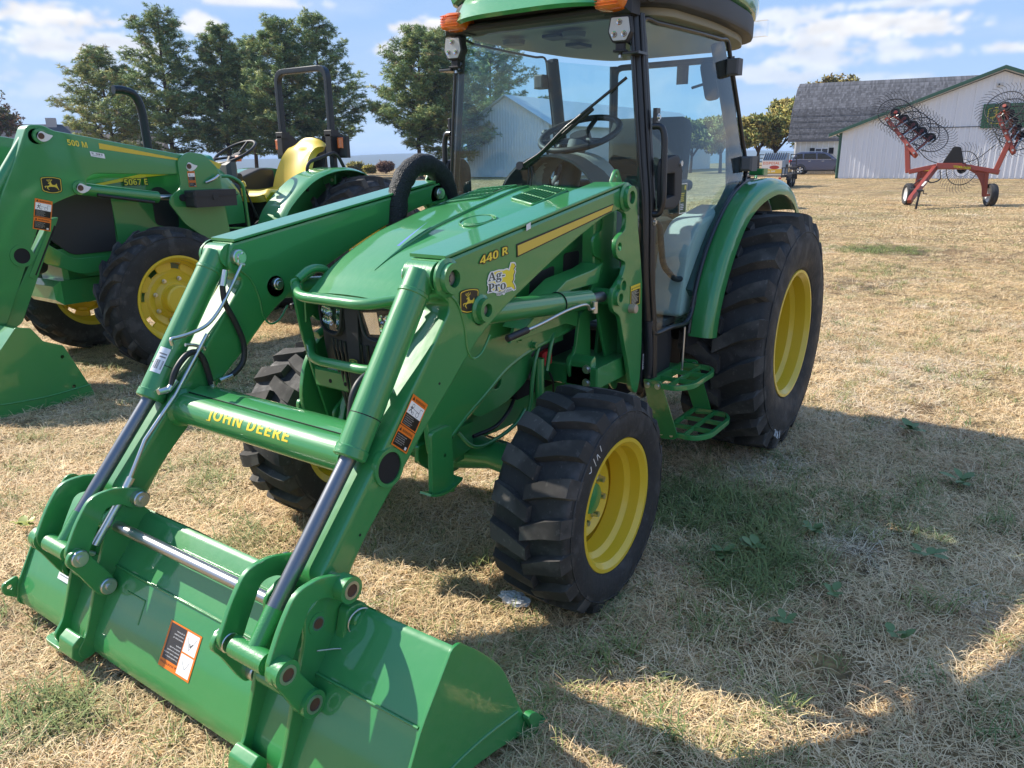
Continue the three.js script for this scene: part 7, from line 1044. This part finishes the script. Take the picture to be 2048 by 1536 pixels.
// ---------- red wheel rake, folded up ----------
{
  const O = [-0.75, 0, -22.8], T = thing('hay_rake', 'red wheel rake with its tined wheels folded up on two arms', 'rake', O), red = phy(lin(0.25, 0.036, 0.015), { roughness: 0.5, clearcoat: 0.4, clearcoatRoughness: 0.3 }), wire = std(lin(0.03, 0.03, 0.032), 0.5, 0.4), L = p => [p[0] - O[0], p[1] - O[1], p[2] - O[2]];
  const bar = (a, b, w, h, name = 'frame_beam', mt = red) => { a = V3(a); b = V3(b); const [q, l] = basis(a, b); const g = box(-w / 2, w / 2, 0, l, -h / 2, h / 2, 0.01); g.applyQuaternion(q); g.translate(a.x, a.y, a.z); return M(name, g, mt, T); };
  // tyres
  for (const [x, z] of [[-1.02, 0.0], [1.16, -0.25]]) { const w = new THREE.Group(); w.name = 'wheel'; w.position.set(x, 0.335, z); w.rotation.y = 0.42; T.add(w); M('tyre', latheX([[-0.07, 0.2], [-0.11, 0.26], [-0.10, 0.31], [-0.06, 0.332], [0.06, 0.332], [0.10, 0.31], [0.11, 0.26], [0.07, 0.2]].reverse(), 40, 0.7), MT.rubber, w); M('rim', latheX([[0.02, 0.0], [0.02, 0.08], [0.0, 0.12], [0.06, 0.19], [0.075, 0.205]].reverse(), 30, 0.5), std(lin(0.6, 0.6, 0.6), 0.4), w); M('rim', latheX([[-0.02, 0.0], [-0.02, 0.12], [-0.06, 0.19], [-0.075, 0.205]], 30, 0.5), std(lin(0.6, 0.6, 0.6), 0.4), w); }
  // arched frame: legs, curved gussets and top beam
  bar([-0.86, 0.30, 0.02], [-0.78, 1.06, 0.0], 0.10, 0.12, 'frame_leg'); bar([1.02, 0.28, -0.22], [0.98, 1.03, -0.2], 0.10, 0.12, 'frame_leg');
  M('axle_stub', [cyl([-1.02, 0.335, 0], [-0.80, 0.33, 0.02], 0.03), cyl([1.16, 0.335, -0.25], [0.98, 0.33, -0.22], 0.03)], red, T);
  M('frame_arch', [plateZ([[-0.80, 1.10], [-0.84, 0.30], [-0.76, 0.30], [-0.70, 0.66, 0.2], [-0.52, 0.96, 0.3], [-0.38, 1.06], [-0.38, 1.24]], -0.03, 0.03, { round: 0.03 }), plateZ([[0.98, 1.06], [1.02, 0.28], [0.94, 0.28], [0.90, 0.60, 0.2], [0.72, 0.92, 0.3], [0.52, 1.04], [0.50, 1.22]], -0.25, -0.19, { round: 0.03 })], red, T);
  bar([-1.08, 1.0, 0.05], [-0.36, 1.17, 0.0], 0.13, 0.16); bar([-0.36, 1.17, 0.0], [0.40, 1.16, -0.1], 0.17, 0.19, 'hub_beam'); bar([0.30, 1.17, -0.1], [1.28, 0.98, -0.25], 0.13, 0.16);
  M('maker_plate', decal([0.02, 1.115, 0.045], [0.62, -0.07, -0.07], [0, 0.11, 0], 0.006), decalMat(textTex('WHEEL RAKE', '#2a2416', '#e8d22e', 512, 96, 60)), T, 'yellow strip with dark lettering on the top beam');
  M('yellow_plate', box(-0.72, -0.52, 1.03, 1.12, 0.07, 0.085, 0.002), std(lin(0.75, 0.6, 0.05), 0.4), T);
  // tongue and jack, pointing to the viewer
  bar([-0.38, 1.12, 0.05], [-0.66, 0.32, 1.9], 0.13, 0.15, 'tongue'); bar([-0.66, 0.36, 1.9], [-0.68, 0.22, 2.1], 0.12, 0.12, 'clevis');
  M('tongue_label', decal([-0.52, 0.62, 1.40], [0.06, 0, 0.02], [0.05, 0.12, -0.30], 0.02), std(lin(0.7, 0.68, 0.6), 0.5), T);
  M('jack', [cyl([-0.50, 0.0, 2.0], [-0.47, 0.40, 2.0], 0.03), cyl([-0.475, 0.36, 2.0], [-0.46, 0.56, 2.0], 0.04), box(-0.54, -0.38, 0.50, 0.56, 1.95, 2.05, 0.01)], MT.plastic, T); M('jack_crank', bent([[-0.46, 0.54, 2.0], [-0.36, 0.53, 2.0], [-0.36, 0.44, 2.0], [-0.26, 0.44, 2.0]], 0.012, 0.02), MT.plastic, T);
  M('hose', tube([[-0.55, 0.9, 0.6], [-0.35, 0.72, 0.9], [-0.15, 0.80, 0.6], [-0.22, 1.05, 0.2]], 0.018, 40, 8), MT.hose, T); M('hose', tube([[-0.62, 0.55, 1.4], [-0.85, 0.55, 1.0], [-0.65, 0.80, 0.7], [-0.45, 0.82, 0.9]], 0.016, 40, 8), MT.hose, T);
  // tined rake wheel: rim, hub disc, spokes and curved tines
  const wheelParts = (() => {
    const R = 0.50, ring = new THREE.TorusGeometry(R, 0.014, 8, 48), tines = [], sp = [];
    for (let k = 0; k < 40; k++) { const a = k / 40 * 6.283, c = Math.cos, s = Math.sin, b = a + 0.22, e = a + 0.10; tines.push(sweep([V3(R * 0.55 * c(a - 0.12), R * 0.55 * s(a - 0.12), 0), V3(R * c(a), R * s(a), 0.015), V3(1.30 * R * c(a + 0.06), 1.30 * R * s(a + 0.06), 0.02), V3(1.52 * R * c(b), 1.52 * R * s(b), 0.05)], 0.0055, 4, false)); }
    return { ring, tines: merge(tines), disc: merge([crease(new THREE.CylinderGeometry(0.11, 0.13, 0.035, 24).rotateX(Math.PI / 2), 0.5), new THREE.TorusGeometry(0.14, 0.025, 8, 28), new THREE.TorusGeometry(0.26, 0.008, 6, 36)]), hub: cyl([0, 0, -0.06], [0, 0, 0.06], 0.05, 0.05, 14) };
  })();
  const rakeWheel = (p, tilt, yaw) => { const w = new THREE.Group(); w.name = 'rake_wheel'; w.position.set(...p); w.rotation.set(tilt, yaw, 0, 'YXZ'); T.add(w); M('wheel_ring', wheelParts.ring, wire, w); M('tines', wheelParts.tines, wire, w); M('hub_disc', wheelParts.disc, MT.dark, w); M('hub', wheelParts.hub, red, w); };
  for (const [post0, post1, tip, c0, c1, yaw] of [[[-1.10, 0.98, 0.05], [-1.24, 1.82, -0.05], [-1.98, 2.62, -0.35], [-1.73, 2.76, -0.30], [-0.74, 2.02, -0.95], 0.35], [[1.18, 1.0, -0.25], [1.40, 1.85, -0.35], [1.0, 2.62, -0.45], [1.14, 2.82, -0.40], [1.60, 2.02, -0.85], -0.25]]) {
    const s = yaw > 0 ? 1 : -1;
    bar(post0, post1, 0.14, 0.15, 'arm_post'); const lowEnd = V3(post1).add(V3(post1).sub(V3(tip)).multiplyScalar(0.42)); bar([post1[0], post1[1] - 0.12, post1[2]], lowEnd.clone().add(V3(0, -0.04, -0.06)), 0.10, 0.10, 'arm_knee');
    bar(lowEnd, tip, 0.12, 0.13, 'arm_beam'); bar(V3(c1).add(V3(0, -0.12, 0.12)), V3(c0).add(V3(0, -0.10, 0.12)), 0.05, 0.05, 'tie_bar');
    for (let k = 0; k < 5; k++) { const p = V3(c0).lerp(V3(c1), k / 4), q = V3(tip).lerp(lowEnd, 0.06 + k / 4.6); rakeWheel([p.x, p.y, p.z], -0.55, yaw); bar(q, p, 0.06, 0.06, 'wheel_crank'); M('spring', cyl(q.clone().add(V3(0.06, 0.02, 0.05)), p.clone().add(V3(0.10, -0.06, 0.05)), 0.02, 0.02, 8), MT.zinc, T); M('grease_cap', cyl(q.clone().add(V3(0, 0, 0.08)), q.clone().add(V3(0, 0, 0.13)), 0.035, 0.03, 10), MT.zinc, T); }
    M('support_chain', tube([[post0[0] + s * 0.1, post0[1] + 0.75, 0], [post0[0] + s * 0.5, post0[1] + 0.38, 0], [0.02 - s * 0.3, 1.24, 0]], 0.012, 30, 5), MT.dark, T);
  }
  rakeWheel([0.28, 1.10, -0.6], -0.1, -0.5); M('marker_triangle', [plateZ([[-0.22, 1.26, 0.05], [0.36, 1.22, 0.05], [0.22, 1.72, 0.06], [0.02, 1.74, 0.06]], -0.12, -0.06, { round: 0.05, bevel: 0.02 })], MT.dark, T);
  // bench by the barn wall
  const b = [0.063,0,-54.812], B = thing('garden_bench', 'weathered slatted bench against the white metal barn', 'bench', [b[0], 0, b[2] + 1.6], -0.14), wd = std(lin(0.30, 0.28, 0.25), 0.9);
  for (let k = 0; k < 4; k++) M('back_slat', box(-1.0, 1.0, 0.55 + k * 0.12, 0.63 + k * 0.12, -0.28, -0.25, 0.004), wd, B); for (let k = 0; k < 4; k++) M('seat_slat', box(-1.0, 1.0, 0.44, 0.47, -0.22 + k * 0.12, -0.13 + k * 0.12, 0.004), wd, B); for (const x of [-0.8, 0.8]) { M('leg', box(x - 0.03, x + 0.03, 0, 0.44, 0.14, 0.2, 0.004), wd, B); M('leg', box(x - 0.03, x + 0.03, 0, 1.02, -0.30, -0.24, 0.004), wd, B); }
  // green mower deck standing behind the rear tyre
  const md = thing('mower_deck', 'green rotary mower deck on the grass behind the large rear tyre', 'mower', [-5.35, 0, -19.6], 0.45), gm = MT.greenDull;
  M('deck_shell', [plateY([[-0.95, -0.55, 0.15], [0.75, -0.55, 0.2], [1.0, 0.0, 0.3], [0.75, 0.55, 0.2], [-0.95, 0.55, 0.15]].reverse(), 0.16, 0.36, { round: 0.1, bevel: 0.03 })], gm, md); M('gearbox', [cyl([0.1, 0.36, 0], [0.1, 0.52, 0], 0.14, 0.10, 18), box(-0.05, 0.25, 0.48, 0.62, -0.1, 0.1, 0.03)], gm, md); M('mast', [bent([[-0.4, 0.36, 0.3], [-0.2, 0.95, 0.1], [-0.2, 0.95, -0.1], [-0.4, 0.36, -0.3]], 0.03, 0.06)], gm, md); M('driveshaft', cyl([0.1, 0.56, 0.1], [0.0, 0.62, 0.5], 0.05), MT.dark, md); for (const z of [-0.5, 0.5]) M('skid', box(-0.9, 0.8, 0.0, 0.17, z - 0.02, z + 0.02, 0.01), gm, md);
  // crumpled paper on the grass
  reseed(41);
  const g = new THREE.IcosahedronGeometry(0.034, 4), p = g.attributes.position; for (let i = 0; i < p.count; i++) { const v = V3(p.getX(i), p.getY(i), p.getZ(i)), n = fbm(v.x * 95 + 9, v.y * 95 + v.z * 80, 3); v.multiplyScalar(0.25 + 1.5 * n); p.setXYZ(i, v.x * 1.5, v.y * 0.55 + 0.022, v.z); } const c = [0.535,0,2.169]; g.computeVertexNormals(); const pp = M('paper_scrap', crease(g, 0.3), std(lin(0.55, 0.56, 0.58), 0.8), scene); pp.position.set(c[0], 0.01, c[2]); tag(pp, 'crumpled scrap of white paper on the grass by the front tyre', 'litter');
}

// ---------- broad-leaved weeds in the lawn ----------
{
  reseed(303);
  const leaf = (L, w) => grid(6, 2, (u, v) => { const t = u, e = (v - 0.5) * 2; return [e * w * Math.sin(Math.PI * Math.min(1, t * 0.92 + 0.08)) ** 0.8, 0.006 + 0.35 * L * Math.sin(t * 1.9) * 0.5 + 0.10 * w * Math.abs(e), L * t]; });
  const greenLeaf = std(lin(0.13, 0.20, 0.065), 0.55, 0, { side: THREE.DoubleSide }), limeLeaf = std(lin(0.36, 0.38, 0.08), 0.55, 0, { side: THREE.DoubleSide });
  for (const [p, n, L, m, label] of [
    [[1.132,0,1.316], 9, 0.055, greenLeaf, 'clump of clover leaves at the edge of the bleached patch'], [[1.047,0,1.431], 12, 0.05, greenLeaf, 'wide clump of clover in the green grass beside the front tyre'], [[1.31,0,1.029], 7, 0.05, greenLeaf, 'small clover beside the bleached patch'], [[1.389,0,1.781], 6, 0.05, greenLeaf, 'lone clover in the shaded dry grass'], [[1.497,0,1.498], 5, 0.05, greenLeaf, 'two-leaved weed near the brown bare spot'],
    [[1.448,0,-0.572], 9, 0.08, greenLeaf, 'dandelion rosette just inside the shadow edge'], [[1.769,0,0.113], 7, 0.07, greenLeaf, 'dandelion rosette in the shaded grass at the right'], [[1.73,0,1.647], 5, 0.05, greenLeaf, 'little clover near the lit grass at the right'], [[-1.618,0,2.895], 6, 0.06, limeLeaf, 'yellow-green seedling in the dry lawn left of the bucket'], [[1.737,0,0.996], 6, 0.06, greenLeaf, 'plantain leaves in the shaded grass at the right']]) {
    const T = thing('lawn_weed', label, 'weed', [p[0], 0.012, p[2]], rnd() * 6, 'weeds in the lawn');
    for (let k = 0; k < n; k++) { const g = leaf(L * rr(0.6, 1.2), L * rr(0.22, 0.36)); g.rotateX(-rr(-0.1, 0.35)); g.rotateY(k / n * 6.283 + rr(-0.3, 0.3)); g.translate(rr(-0.02, 0.02), rr(0.012, 0.03), rr(-0.02, 0.02)); M('leaf', g, m, T); }
  }
}

renderer.render(scene, camera);
